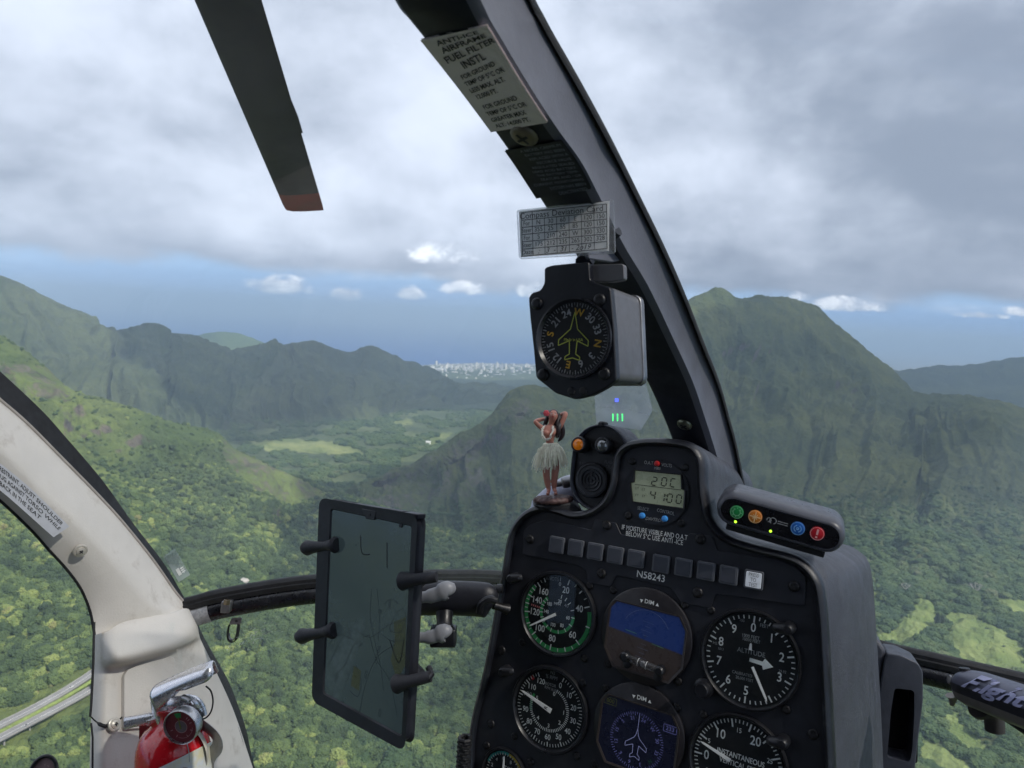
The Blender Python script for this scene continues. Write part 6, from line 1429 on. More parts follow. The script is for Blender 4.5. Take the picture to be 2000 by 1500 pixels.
# lever: a channel folded over, rounded at the far end
la, lb_ = EP(308, 1362, -.012), EP(424, 1313, -.020); ld = (lb_ - la).normalized(); lv = LK.cross(ld).normalized()
if lv.dot(UP) < 0: lv = -lv
ln = ld.cross(lv); ln = -ln if ln.dot(LK) > 0 else ln
L_ = (lb_ - la).length; N_ = 26; top_, fr_ = [], []
rws = []
for k in range(N_ + 1):
    t = k / N_; s = t * L_; w = .0130 * (1 - .10 * t) * (1 if t < .86 else math.sqrt(max(0, 1 - ((t - .86) / .15) ** 2)) + .02)
    skirt = .0185 * (1 - t) ** .9 if t < .42 else (.0105 - .004 * (t - .42)) * (1 if t > .62 else .35 + .65 * (t - .42) / .2)
    skirt = (.020 - .010 * t / .35) if t < .35 else (.0055 + .0045 * min(1, (t - .35) / .2))
    if t > .86: skirt *= math.sqrt(max(.02, 1 - ((t - .86) / .15) ** 2))
    c = la + ld * s + lv * (.006 + .0015 * math.sin(t * 3.1))
    pts = [c + ln * w - lv * skirt, c + ln * w - lv * .003, c + ln * (w * .93) + lv * .0012, c + ln * (w * .6) + lv * .0050, c - ln * (w * .0) + lv * .0075, c - ln * (w * .6) + lv * .0080, c - ln * w + lv * .006, c - ln * w - lv * skirt]
    rws.append(pts)
mb = MB(); mb.loft(rws); mb.loft([[p - lv * .0012 + (c_ - c_) for p in r] for r in rws]) if False else None
lo = obj('lever', mb, M_CHR, fx, smooth=50); sm_ = lo.modifiers.new('thick', 'SOLIDIFY'); sm_.thickness = .0012
mb = MB(); mb.lathe(la + ld * .012 + ln * .0108 - lv * .008, ln, [(.0036, 0), (.003, .0016), (.0001, .002)], 16); obj('pivot_pin', mb, M_STEEL, fx)
mb = MB(); mb.tube([EP(358, 1362, -.024), EP(368, 1366, -.030), EP(371, 1370, -.032)], [.0036, .0032, .0026], 12); mb2 = obj('safety_pin', mb, M_STEEL, fx)
mb = MB(); mb.tube([EP(370, 1366, -.030), EP(378, 1376, -.034)], [.0010, .0009], 8); obj('pin_tip', mb, M_METAL, mb2)
mb = MB(); mb.tube(cvec([EP(318, 1380, .0), EP(345, 1376, -.004), EP(372, 1372, -.004), EP(384, 1384, 0), EP(388, 1400, 0)], 14), [(.006, .010)] * 14, 12, flat=LK); obj('lower_handle', mb, M_CHR, fx, smooth=60)
# pressure gauge
gp = Plane.panel(.12, -.10, rad(4), through=P(352.5, 1420.5, EX - .040)); R_g = .0208
mb = MB(); mb.lathe(gp.o, gp.n, [(R_g * .7, -.016), (R_g * .96, -.013), (R_g, -.008), (R_g, .001), (R_g * .98, .0016), (R_g * .945, .0012), (R_g * .93, -.001)], 48, cap=False); pg = obj('pressure_gauge', mb, mat('gauge_rim', srgb(190, 190, 192), .3, .9, wear=(srgb(100, 98, 96), .5, 90)), fx, smooth=50)
mb = MB(); mb.lathe(gp.o, gp.n, [(R_g * .94, -.003), (R_g * .94, -.0016)], 48); obj('dial', mb, mat('maroon_dial', srgb(126, 44, 56), .5, var=.1, vscale=120), pg)
q = gp.moved(gp.o, 0, -.0014); mb = MB(); mb.arc(q, R_g * .52, R_g * .80, -24, 6, 0, 1, 10); mb.arc(q, 0.0001, R_g * .34, 0, 360, .0002, 2, 30)
for a in (-110, -150, 150, 110, 70, 40, 52): mb.tick(q, R_g * .55, R_g * .70, a, .0009, .0002, 0)
mb.arc(q, R_g * .66, R_g * .68, 95, 200, .0002, 0, 24); mb.arc(q, R_g * .34, R_g * .37, 0, 360, .0003, 0, 30)
obj('markings', mb, [mat('pink_print', srgb(196, 140, 146), .5), M_GREEN, mat('hub_grey', srgb(120, 104, 112), .4)], pg); needle(pg, q, -6, R_g * .62, .002, .0007, .0004, m=mat('olive_needle', srgb(120, 120, 50), .5))
mb = MB(); mb.lathe(gp.o, gp.n, [(R_g * .88, .0012), (R_g * .88, .0014)], 40); obj('glass', mb, M_GLASS, pg)
mb = MB(); mb.tube(cvec([EP(402, 1340, -.008), EP(412, 1350, -.008), EP(416, 1370, -.006), EP(412, 1390, -.006), EP(402, 1402, -.006), EP(390, 1405, -.008), EP(386, 1400, -.01)], 30), .0010, 8); mb.lathe(EP(389, 1398, -.008), LK, [(.0001, -.004), (.0045, -.003), (.0052, 0), (.0045, .003), (.0001, .004)], 14); obj('safety_wire', mb, M_INK, fx)
mb = MB(); mb.prism([EP(x, y, .020) for x, y in [(272, 1408), (300, 1404), (330, 1430), (330, 1520), (270, 1520)]], LK * .004); obj('bracket_plate', mb, mat('dark_red_bracket', srgb(112, 16, 26), .5), fx)
mb = MB(); mb.prism([EP(x, y, -.012) for x, y in [(290, 1412), (305, 1408), (320, 1432), (310, 1438), (300, 1426)]], LK * .003); obj('hang_tab', mb, mat('orange_red_tab', srgb(196, 64, 50), .5), fx)
mb = MB(); st_ = cvec([EP(388, 1412, .004), EP(402, 1420, -.002), EP(418, 1434, -.004), EP(425, 1448, -.004), EP(423, 1462, .0), EP(413, 1474, .004), EP(408, 1490, .01), EP(408, 1530, .01)], 40); mb.tube(st_, [(.0012, .0085)] * 40, 10, flat=RT); obj('steel_strap', mb, M_STEEL, fx, smooth=60)
mb = MB(); st_ = cvec([EP(384, 1426, -.008), EP(398, 1446, -.010), EP(405, 1470, -.008), EP(404, 1500, 0)], 20); mb.tube(st_, [(.0008, .005)] * 20, 8, flat=RT); obj('white_strap', mb, mat('white_strap', srgb(200, 196, 184), .5), fx)
# dark round rim at the bottom left corner
mb = MB(); cR = P(84, 1512, .80); ringp = [cR + RT * (.0145 * math.cos(a)) + UP * (.0165 * math.sin(a)) + LK * .006 * math.sin(a) for a in [2 * math.pi * k / 40 for k in range(40)]]
mb.tube(ringp, .0020, 10, closed=True); rg_ = obj('round_rim', mb, M_DARK, label='small round black rim peeking over the bottom left corner', cat='mirror')
mb = MB(); mb.face([cR + (p - cR) * .95 + LK * .002 for p in ringp]); obj('disc', mb, mat('mirror_disc', srgb(150, 128, 128), .25, .3), rg_)

# ================================================================== HULA FIGURINE
FD = .735
def FP(x, y, o=0.0): return P(x, y, FD + o)
fg = empty('hula_figurine', FP(1080, 985), 'small hula dancer figurine in a grass skirt standing on a brown base atop the panel', 'figurine')
px_ = FD / F
J = [((1076, 886, 0), 12.0, 9.0), ((1074, 867, 0), 8.4, 7), ((1073, 850, -.001), 10.8, 8), ((1075, 838, 0), 9.0, 7), ((1076.5, 829, 0), 4.2, 4.2), ((1078, 823, -.002), 6.2, 7), ((1080.5, 813, -.002), 9.6, 10), ((1083, 804, 0), 7.6, 9),
     ((1062, 838, 0), 5.4, 5), ((1052, 831, .001), 4.6, 4.6), ((1044, 823, .001), 4.2, 4.2), ((1054, 820, .006), 3.8, 3.8), ((1066, 818, .010), 3.2, 3.2),
     ((1090, 838, 0), 5.6, 5), ((1098, 824, 0), 5.0, 5), ((1106, 807, .001), 4.6, 4.6), ((1100, 808, .006), 3.8, 3.8), ((1092, 812, .010), 3.2, 3.2),
     ((1069.5, 896, 0), 8.6, 8), ((1066.5, 912, 0), 8.0, 7.5), ((1067, 927, 0), 6.6, 6.6), ((1069, 943, .001), 5.6, 5.8), ((1072, 957, 0), 3.8, 4), ((1070, 963, -.004), 3.6, 3),
     ((1085.5, 896, 0), 8.8, 8), ((1086, 912, 0), 8.4, 7.5), ((1083.5, 927, -.001), 6.9, 6.6), ((1082.5, 943, 0), 5.6, 5.8), ((1082.5, 956, 0), 3.8, 4), ((1086, 961, -.005), 3.6, 3)]
Ed = [(0, 1), (1, 2), (2, 3), (3, 4), (4, 5), (5, 6), (6, 7), (3, 8), (8, 9), (9, 10), (10, 11), (11, 12), (3, 13), (13, 14), (14, 15), (15, 16), (16, 17), (0, 18), (18, 19), (19, 20), (20, 21), (21, 22), (22, 23), (0, 24), (24, 25), (25, 26), (26, 27), (27, 28), (28, 29)]
me = bpy.data.meshes.new('body'); o0 = FP(1080, 985)
K_ = 20.0                      # the skin modifier behaves better at a larger scale; the mesh is baked back to real size
me.from_pydata([((FP(*j[0]) - o0) * K_)[:] for j in J], Ed, [])
bo = bpy.data.objects.new('body', me); COL.objects.link(bo)
sk = bo.modifiers.new('skin', 'SKIN'); sk.use_smooth_shade = True
for k, (v, j) in enumerate(zip(me.skin_vertices[0].data, J)): g_ = .95 if k < 2 else 1.30 if k < 4 else 1.22 if k in (8, 13) else 1.0 if k in (5, 6, 7) else 1.12; v.radius = (j[1] * px_ * K_ * g_, j[2] * px_ * K_ * g_)
me.skin_vertices[0].data[0].use_root = True
sb_ = bo.modifiers.new('sub', 'SUBSURF'); sb_.levels = 2; sb_.render_levels = 2
bpy.context.view_layer.update(); dg = bpy.context.evaluated_depsgraph_get(); m2 = bpy.data.meshes.new_from_object(bo.evaluated_get(dg))
bpy.data.objects.remove(bo)
hb = bmesh.new(); hb.from_mesh(m2); hcK = (FP(1080.5, 812.5, -.002) - o0) * K_
fdir = (-LK + UP * .32 - RT * .05).normalized(); fup = (UP - fdir * UP.dot(fdir)).normalized(); fup = (fup + RT * .12).normalized(); frt = fup.cross(fdir) * -1
B3 = Matrix((frt, fup, fdir)).transposed()
sp_h = bmesh.ops.create_icosphere(hb, subdivisions=4, radius=1.0)['verts']
for v in sp_h:
    c_ = v.co.copy(); jaw = 1 - .22 * max(0, -c_.y) ** 1.3
    v.co = hcK + (B3 @ Vector((c_.x * 9.4 * jaw, c_.y * 12.2, c_.z * 10.0 * (1 - .08 * max(0, -c_.y))))) * px_ * K_
for sx_ in (-1, 1):
    for v in bmesh.ops.create_icosphere(hb, subdivisions=3, radius=1.0)['verts']:
        v.co = (FP(1072.5 + sx_ * 6.0, 846, -.0045) - o0) * K_ + v.co * 6.0 * px_ * K_
    for v in bmesh.ops.create_icosphere(hb, subdivisions=3, radius=1.0)['verts']:
        v.co = (FP((1070, 1085.5)[sx_ > 0], 964.5, -.006) - o0) * K_ + (B3 @ Vector((v.co.x * 3.8, v.co.y * 3.0, v.co.z * 8.0))) * px_ * K_
hb.to_mesh(m2); hb.free()
tmp = bpy.data.objects.new('tmp', m2); COL.objects.link(tmp); rm = tmp.modifiers.new('r', 'REMESH'); rm.mode = 'VOXEL'; rm.voxel_size = 1.05 * px_ * K_; rm.use_smooth_shade = True
s3 = tmp.modifiers.new('s', 'SMOOTH'); s3.factor = .5; s3.iterations = 2
bpy.context.view_layer.update(); dg = bpy.context.evaluated_depsgraph_get(); m3 = bpy.data.meshes.new_from_object(tmp.evaluated_get(dg)); bpy.data.objects.remove(tmp); m2 = m3
m2.transform(Matrix.Scale(1 / K_, 4))
# carve the face: brow, cheeks and nose on the front of the head
hc_ = FP(1080.5, 812.5, -.002) - o0
for v in m2.vertices:
    d = v.co - hc_
    if d.length < .0085 and d.dot(fdir) > 0:
        x, y = d.dot(frt) / px_, d.dot(fup) / px_
        bump = 1.7 * math.exp(-((x / 1.5) ** 2 + ((y + .2) / 2.6) ** 2)) + .9 * math.exp(-((x / 2.6) ** 2 + ((y + 4.6) / 1.3) ** 2)) - .7 * (math.exp(-(((abs(x) - 3.6) / 1.6) ** 2 + ((y - 1.6) / 1.3) ** 2))) + .5 * math.exp(-(((abs(x) - 4.5) / 2.2) ** 2 + ((y + 2.4) / 2) ** 2))
        v.co += fdir * bump * px_
M_SKIN = mat('painted_skin', srgb(182, 122, 106), .42, var=.12, vscale=160, wear=(srgb(120, 66, 52), .45, 120)); m2.materials.append(M_SKIN); m2.name = 'body'
bo = bpy.data.objects.new('body', m2); COL.objects.link(bo); bo.parent = fg; WPOS['body'] = o0
for p in m2.polygons: p.use_smooth = True
hcw = hc_ + o0
def fface(x, y, w=0.0):       # point on the face in head coordinates (pixels)
    z = 10.0 * math.sqrt(max(.05, 1 - (x / 9.4) ** 2 - (y / 12.2) ** 2)); return hcw + (frt * x + fup * y + fdir * (z + w)) * px_
mb = MB()
for sx_ in (-3.6, 3.6):
    for dx_, dy_, s_, mi in [(0, 1.6, 1.25, 0), (0, 1.5, .75, 1)]:
        ring_ = [fface(sx_ + s_ * math.cos(a) * 1.25, dy_ + s_ * .62 * math.sin(a), .55 + mi * .25) for a in [k * math.pi / 5 for k in range(10)]]; mb.face(ring_, mi)
    mb.loft([[fface(sx_ + t, 3.6 - t * t * .12 + (0 if k else .55), .6) for t in (-2, -1, 0, 1, 2)] for k in (0, 1)], mi=1)
ring_ = [fface(2.3 * math.cos(a), -4.4 + 1.05 * math.sin(a), 1.2) for a in [k * math.pi / 6 for k in range(12)]]; mb.face(ring_, 2)
obj('face_paint', mb, [M_WHT, mat('dark_brown_paint', srgb(38, 24, 22), .4), mat('lip_red', srgb(150, 40, 48), .4)], fg, smooth=0)
# hair: cap plus long waves behind the shoulders
M_HAIR = mat('black_hair_paint', srgb(44, 34, 36), .35, var=.3, vscale=300, bump=.6, bscale=900)
mb = MB(); hcx = hcw - fdir * (1.5 * px_) + fup * 1.8 * px_
rws = []
for j in range(9):
    ph = math.pi * j / 8; rws.append([hcx + (fup * math.cos(ph) * 12.6 + (frt * math.cos(a) * 10.9 + fdir * math.sin(a) * 9.3) * max(.02, math.sin(ph)) * (1 + .04 * math.sin(a * 9))) * px_ for a in [k * 2 * math.pi / 22 for k in range(22)]])
mb.loft(rws, cu=True)
for (pts, rr2) in [([(1090, 808, .003), (1094, 822, .002), (1091, 834, -.003), (1090, 845, -.004), (1086, 852, -.004)], [4, 5, 5, 4.5, 2]), ([(1090, 812, .006), (1097, 832, .004), (1099, 846, .004), (1095, 856, .004), (1090, 862, .004)], [5, 5.5, 5, 4, 1.5]), ([(1071, 812, .002), (1067, 822, .003), (1064, 832, .004), (1066, 842, .005)], [4, 4.2, 3.5, 1.5]), ([(1084, 815, .008), (1086, 835, .010), (1090, 855, .010)], [8, 8, 4]),
                   ([(1087, 806, .001), (1091, 816, -.001), (1088, 828, -.004), (1093, 840, -.004)], [2.6, 3, 3, 2])]:
    q = cvec([FP(*p) for p in pts], 14); rr3 = [r[0] * px_ for r in catmull([(x,) for x in rr2], 14)]; mb.tube(q, rr3, 12)
obj('hair', mb, M_HAIR, fg, smooth=60)
mb = MB(); fc = FP(1067, 807, -.004)
for k in range(6):
    a = k * math.pi / 3; c = fc + (RT * math.cos(a) + UP * math.sin(a)) * 3.4 * px_
    mb.lathe(c, -LK, [(.0001, 1.0 * px_), (2.6 * px_, .5 * px_), (3.0 * px_, 0), (2.6 * px_, -.9 * px_), (.0001, -1.2 * px_)], 12)
mb.lathe(fc - LK * px_, -LK, [(1.7 * px_, 0), (1.4 * px_, 1.1 * px_), (.0001, 1.4 * px_)], 10)
obj('hair_flower', mb, mat('coral_flower', srgb(216, 84, 96), .5, var=.2, vscale=400), fg, smooth=60)
mb = MB(); lei = cvec([FP(*p) for p in [(1066, 832, .001), (1060, 837, -.005), (1058, 846, -.008), (1062, 855, -.0085), (1067, 858.5, -.009), (1073, 856, -.0095), (1077, 848, -.009), (1080, 840, -.007), (1080, 834, -.004)]], 26)
random.seed(3)
for k, p in enumerate(lei):
    for m_ in range(3):
        dq = (RT * random.uniform(-1, 1) + UP * random.uniform(-1, 1) - LK * random.uniform(0, 1)) * 1.5 * px_; r_b = 1.75 * px_
        mb.lathe(p + dq, (dq if dq.length > 1e-6 else UP), [(.00001, -r_b), (r_b * .75, -r_b * .6), (r_b, 0), (r_b * .75, r_b * .6), (.00001, r_b)], 7)
obj('lei', mb, mat('cream_lei', srgb(226, 220, 208), .6, var=.15, vscale=400), fg, smooth=60)
# skirt of many strips and a stitched waistband
M_SKT = mat('raffia_skirt', srgb(246, 240, 218), .7, var=.16, vscale=350, bump=.5)
wc = FP(1076, 867); mb = MB(); rws = []
for (y, rx, rz) in [(865, 12.5, 8.5), (867, 15.5, 10), (873, 18.0, 11.2), (878, 18.5, 12)]: rws.append([FP(1076 + .12 * (y - 865), y) + (RT * math.cos(a) * rx + LK * math.sin(a) * rz) * px_ * (1 + .03 * math.sin(a * 26)) for a in [k * 2 * math.pi / 104 for k in range(104)]])
mb.loft(rws, cu=True, cap=True); obj('waistband', mb, M_SKT, fg, smooth=0)
mb = MB()
for k in range(430):
    a = random.uniform(0, 2 * math.pi); lay = random.random(); ca, sa = math.cos(a), math.sin(a)
    flare = 1.0 + (1.15 if ca < 0 else .75) * random.uniform(.35, 1.15); end = random.uniform(901, 916) + (9 if ca < -.5 else 0) * random.random() - (6 * random.random() if ca > .3 else 0)
    if lay > .62: end = random.uniform(886, 900); flare = 1 + (flare - 1) * .6
    p0 = FP(1077, 872 + random.uniform(-1, 4)) + (RT * ca * 17.4 + LK * sa * 11.3) * px_
    x1 = 1077 + ca * 17 * flare; p2 = FP(x1, end) + LK * sa * 11.5 * flare * px_; p1 = (p0 + p2) / 2 + UP * random.uniform(0, 3) * px_ + (RT * ca + LK * sa) * 2.2 * px_ + RT * random.uniform(-1.5, 1.5) * px_
    tw = (RT * -sa + LK * ca) * random.uniform(.6, 1.05) * px_; up_ = (RT * ca + LK * sa) * .35 * px_ * (1 + lay)
    q = cvec([p0, p1, p2], 6); mb.loft([[p - tw * (1 - .35 * i / 5) + up_, p + up_ * 2.2, p + tw * (1 - .35 * i / 5) + up_] for i, p in enumerate(q)])
obj('grass_skirt', mb, M_SKT, fg, smooth=0)
mb = MB(); bc_ = FP(1081, 975); nrm = (UP * math.cos(.16) - LK * .25).normalized(); seg = 72; rws = []
for (r, h) in [(0.01, 8), (20, 8), (31, 7), (36, 4), (38, -1), (37, -6), (33, -9), (0.01, -9)]:
    rws.append([bc_ + RT * (math.cos(a) * r * (1 + .05 * math.sin(a * 19 + h) + .03 * math.sin(a * 31)) * px_) + LK * (math.sin(a) * r * .8 * px_) + UP * ((h * .72 + (1.2 * math.sin(a * 17 + r) if 5 < r else 0)) * px_) + UP * (math.cos(a) * 1.2 * px_) for a in [2 * math.pi * k / seg for k in range(seg)]])
mb.loft(rws, cu=True); obj('base', mb, mat('brown_resin_base', srgb(84, 62, 60), .5, var=.35, vscale=240, bump=.8, bscale=600), fg, smooth=60)
mb = MB(); mb.prism([FP(x, y, -.012) for x, y in [(1040, 988), (1118, 982), (1140, 1000), (1118, 1004), (1092, 1000), (1060, 994)]], LK * .045); obj('mounting_putty', mb, mat('black_putty', srgb(26, 27, 32), .6, bump=.8, wear=(srgb(90, 88, 86), .3, 120)), label='lumpy black pad under the hula figurine base', cat='pad', bevel=.003)
# pale duct and fitting behind the figurine
du = empty('air_duct', P(1105, 960, .78), 'pale grey duct with a metal fitting behind the figurine beside the warning unit', 'duct')
mb = MB(); mb.tube(cvec([P(1150, 955, .79), P(1120, 955, .79), P(1096, 965, .79), P(1066, 990, .79), P(1040, 1020, .79), P(1015, 1050, .79)], 24), [.0155] * 8 + [.0150] * 8 + [.012] * 8, 24); obj('hose', mb, mat('pale_duct', srgb(170, 172, 190), .45, var=.06), du, smooth=60)
mb = MB(); mb.tube([P(1084, 946, .765), P(1097, 944, .765), P(1099, 943, .765), P(1106, 942, .765), P(1118, 940, .765)], [.0032, .0032, .0056, .0060, .005], 18); obj('fitting', mb, M_STEEL, du)

# ================================================================== LETTERED DEVICE AT THE RIGHT EDGE
dv = empty('mounted_device', P(1960, 1430, .6), 'rounded silver and black device lettered Flight on a stem at the right edge', 'device')
c0, c1 = P(1872, 1334, .64), P(2140, 1432, .50); dd = (c1 - c0).normalized(); vv_ = (UP - dd * UP.dot(dd)).normalized(); ww_ = dd.cross(vv_); ww_ = -ww_ if ww_.dot(LK) > 0 else ww_
L_ = (c1 - c0).length; rws = []
crs = [(-.78, .62, 0), (-.45, .95, 0), (0.0, 1.02, 0)]
prof = [(.92, -.75), (1.0, -.35), (1.0, .1), (.90, .55), (.62, .86), (.30, 1.0), (.28, 1.0), (-.18, 1.02), (-.20, 1.01), (-.62, .92), (-.92, .55), (-1.0, 0), (-.9, -.6), (0, -1.0)]
for k in range(22):
    t = k / 21; e = math.sqrt(max(0, 1 - (1 - min(1, t / .14)) ** 2)) if t < .14 else 1; e = max(e, .05)
    c = c0 + dd * (t * L_); rws.append([c + vv_ * (a * .0145 * e * (.97 + .06 * t)) + ww_ * (b * .0150 * e) for a, b in prof])
mb = MB(); mb.loft(rws, cu=True, cap=True); n_ = len(prof)
for i in range(len(mb.f) - 2): k = i % n_; mb.mi[i] = 1 if k in (6, 7) else 2 if k in (8, 9, 10, 11) else 0
M_SLV = mat('silver_blue_case', srgb(92, 94, 110), .42, .2, var=.06, wear=(srgb(60, 60, 66), .2, 60)); M_CHAMP = mat('champagne_metal', srgb(128, 122, 116), .4, .6, var=.1)
obj('body', mb, [M_SLV, mat('stripe_black', srgb(16, 16, 22), .4), M_CHAMP], dv, smooth=50)
tp = Plane(c0 + dd * .030 + vv_ * .0086 + ww_ * .0132, dd, (vv_ * .82 - ww_ * .57), (ww_ * .82 + vv_ * .57))
fpl = Plane(P(1903, 1316, .606), (P(1998, 1343, .566) - P(1903, 1316, .606)), UP, -LK); tx_v, tx_f = text_mesh('Flight', 'LEFT', .45, .03)
mb = MB(); sz = .0235
uu = (P(1996, 1340, .5655) - P(1906, 1312, .609)); uu_n = uu.normalized(); v_n = (UP - uu_n * UP.dot(uu_n)).normalized(); wd = max(v[0] for v in tx_v)
def onbody(pp):
    """push the lettering onto the rounded case surface"""
    r = pp - c0; s = r.dot(dd); base = c0 + dd * s; h = (pp - base).dot(vv_) / .0149; h = max(-.1, min(.98, h))
    ys = [(.30, 1.0), (.62, .86), (.90, .55), (1.0, .1)]; b = 1.0
    if h < .30: b = 1.0
    else:
        for (a0, b0_2), (a1, b1_2) in zip(ys, ys[1:]):
            if a0 <= h <= a1: b = b0_2 + (b1_2 - b0_2) * (h - a0) / (a1 - a0)
    return base + vv_ * (h * .0149) + ww_ * (b * .0150 + .0018) + vv_ * .0004
s0 = dd * .012
mb.add([onbody(c0 + dd * (.0270 + x * .0310) + vv_ * (.0088 + y * .0150)) for x, y in tx_v], tx_f); obj('lettering', mb, mat('pale_violet_print', srgb(150, 152, 184), .5), dv)
mb = MB(); mb.lathe(c0 + dd * .006 + ww_ * .0118 + vv_ * .0046, ww_ + vv_ * .4, [(.0042, -.001), (.0040, .0006), (.0001, .0016)], 18, sy=.6); obj('screw_cap', mb, M_STEEL, dv)
mb = MB(); mb.lathe(c0 + dd * .013 + vv_ * .0142 + ww_ * .002, vv_, [(.0045, -.001), (.0042, .0010), (.0001, .0016)], 18); obj('screw_cap', mb, M_DARK, dv)
mb = MB(); mb.tube([P(1859, 1358, .632), P(1861, 1366, .632), P(1859, 1378, .632)], [.0052, .0032, .0016], 12); obj('lug', mb, M_CHAMP, dv)
mb = MB(); mb.tube(cvec([P(1918, 1372, .615), P(1932, 1384, .615), P(1941, 1402, .615), P(1943, 1427, .615)], 14), [.014] * 3 + [.010] * 3 + [.0078] * 2 + [.0074] * 6, 20); obj('stem', mb, mat('dull_brown_metal', srgb(70, 66, 64), .5, .4, wear=(srgb(110, 106, 100), .3, 80)), dv, smooth=60)
mb = MB(); mb.tube(cvec([P(1958, 1392, .60), P(1985, 1410, .585), P(2030, 1440, .57)], 10), .0050, 12); obj('arm', mb, M_DARK, dv)

# ================================================================== HIGHWAY ON PIERS
hw = empty('highway_viaduct', onz(80, 1400, -515), 'pale twin carriageway highway on piers crossing the forest at the lower left', 'viaduct')
M_ASP = mat('worn_road', (.17, .17, .17), .9, var=.15, vscale=.05); M_CONC = mat('pale_concrete', (.24, .24, .23), .8, var=.12, vscale=.1); M_LINE = mat('road_paint', (.7, .7, .66), .7)
M_GRS = mat('verge_grass', (.16, .21, .05), .95, var=.3, vscale=.15)
def road(nm, pts, w, m, z, off=0.0, wall=True):
    pp = cvec([onz(x, y, z) for x, y in pts], 60); mb = MB(); L, Rr = [], []
    for i, p in enumerate(pp):
        t = (pp[min(i + 1, 59)] - pp[max(i - 1, 0)]); t.z = 0; t.normalize(); s = Vector((t.y, -t.x, 0)); L.append((p, s))
    mb.loft([[p + s * (off - w / 2), p + s * (off + w / 2), p + s * (off + w / 2) - Vector((0, 0, 1.2)), p + s * (off - w / 2) - Vector((0, 0, 1.2))] for p, s in L], cu=True, cap=True); ro = obj(nm, mb, m, hw, smooth=0)
    if wall:
        for sg in (-1, 1):
            mb = MB(); mb.loft([[p + s * (off + sg * w / 2 + a) + Vector((0, 0, b)) for a, b in ((-.25, 0), (-.25, 1.0), (.25, 1.0), (.25, 0))] for p, s in L], cu=True, cap=True); obj('barrier', mb, M_CONC, hw, smooth=0)
        mb = MB(); mb.loft([[p + s * (off + a) + Vector((0, 0, .05)) for a in (-.18, .18)] for p, s in L]); obj('lane_line', mb, M_LINE, ro, smooth=0)
    return L
la_ = road('carriageway', [(-160, 1492), (-60, 1446), (0, 1416), (60, 1386), (125, 1350), (178, 1316), (240, 1272), (300, 1240)], 12, M_ASP, -484)
lb2 = road('carriageway', [(-160, 1520), (-60, 1472), (0, 1441), (60, 1410), (125, 1376), (178, 1346), (240, 1305), (300, 1275)], 12, M_ASP, -484)
road('median_grass', [(-160, 1505), (-60, 1458), (0, 1428), (60, 1397), (125, 1362), (178, 1330), (240, 1287), (300, 1257)], 5.5, M_GRS, -485, 0, False)
for L in (la_, lb2):
    for k in range(4, 58, 7):
        p, s = L[k]; mb = MB(); mb.tube([p - Vector((0, 0, 1.4)), p - Vector((0, 0, 34))], [1.0, 1.0], 10); mb.box(p - Vector((0, 0, 2.0)), s * 4.2, Vector((-s.y, s.x, 0)) * .8, Vector((0, 0, .7))); obj('pier', mb, M_CONC, hw)
def car(x, y, z, m, lab):
    c = onz(x, y, z); t = (onz(140, 1340, z) - onz(100, 1363, z)); t.z = 0; t.normalize(); s = Vector((t.y, -t.x, 0)); up = Vector((0, 0, 1)); cr_ = empty('car', c, lab, 'car', 'cars on the highway')
    sect = [(-2.2, .35), (-2.25, .9), (-1.9, 1.0), (-1.2, 1.05), (1.0, 1.0), (2.1, .85), (2.25, .4)]
    mb = MB(); mb.loft([[c + t * a + s * w + up * b for a, b in sect] for w in (-.85, -.8, .8, .85)]); mb.prism([c + t * a - s * .84 + up * b for a, b in [(-2.2, .35), (-2.25, .9), (-1.2, 1.05), (1.0, 1.0), (2.1, .85), (2.25, .4)]], s * 1.68); obj('body', mb, m, cr_)
    mb = MB(); mb.prism([c + t * a - s * .7 + up * b for a, b in [(-1.7, 1.02), (-1.2, 1.5), (.3, 1.5), (1.0, 1.0)]], s * 1.4); obj('cabin_glass', mb, M_INK, cr_)
    for a in (-1.35, 1.35):
        for w in (-.8, .8): mb = MB(); mb.lathe(c + t * a + s * w + up * .34, s, [(.33, -.1), (.33, .1)], 14); obj('wheel', mb, M_RUB, cr_)
car(139, 1343, -483.9, mat('white_car_paint', (.8, .8, .8), .3), 'white car on the upper carriageway close to the door frame')
car(52, 1417, -483.9, mat('silver_car_paint', (.35, .36, .38), .3), 'silver car on the lower carriageway')
for k, (x, y) in enumerate([(31, 1395), (100, 1356), (22, 1424)]):
    c = onz(x, y, -484); ll = empty('street_lamp', c, ['thin grey street lamp leaning over the upper carriageway, far left', 'thin grey street lamp beside the upper carriageway, nearer the door frame', 'thin grey street lamp between the two carriageways'][k], 'street lamp', 'street lamps along the highway')
    mb = MB(); mb.tube([c, c + Vector((0, 0, 9))], [.16, .10], 8); obj('pole', mb, M_STEEL, ll); mb = MB(); mb.tube([c + Vector((0, 0, 9)), c + Vector((1.8, -.6, 9.6)), c + Vector((2.6, -.8, 9.6))], [.09, .08, .2], 8); obj('lamp_arm', mb, M_STEEL, ll)

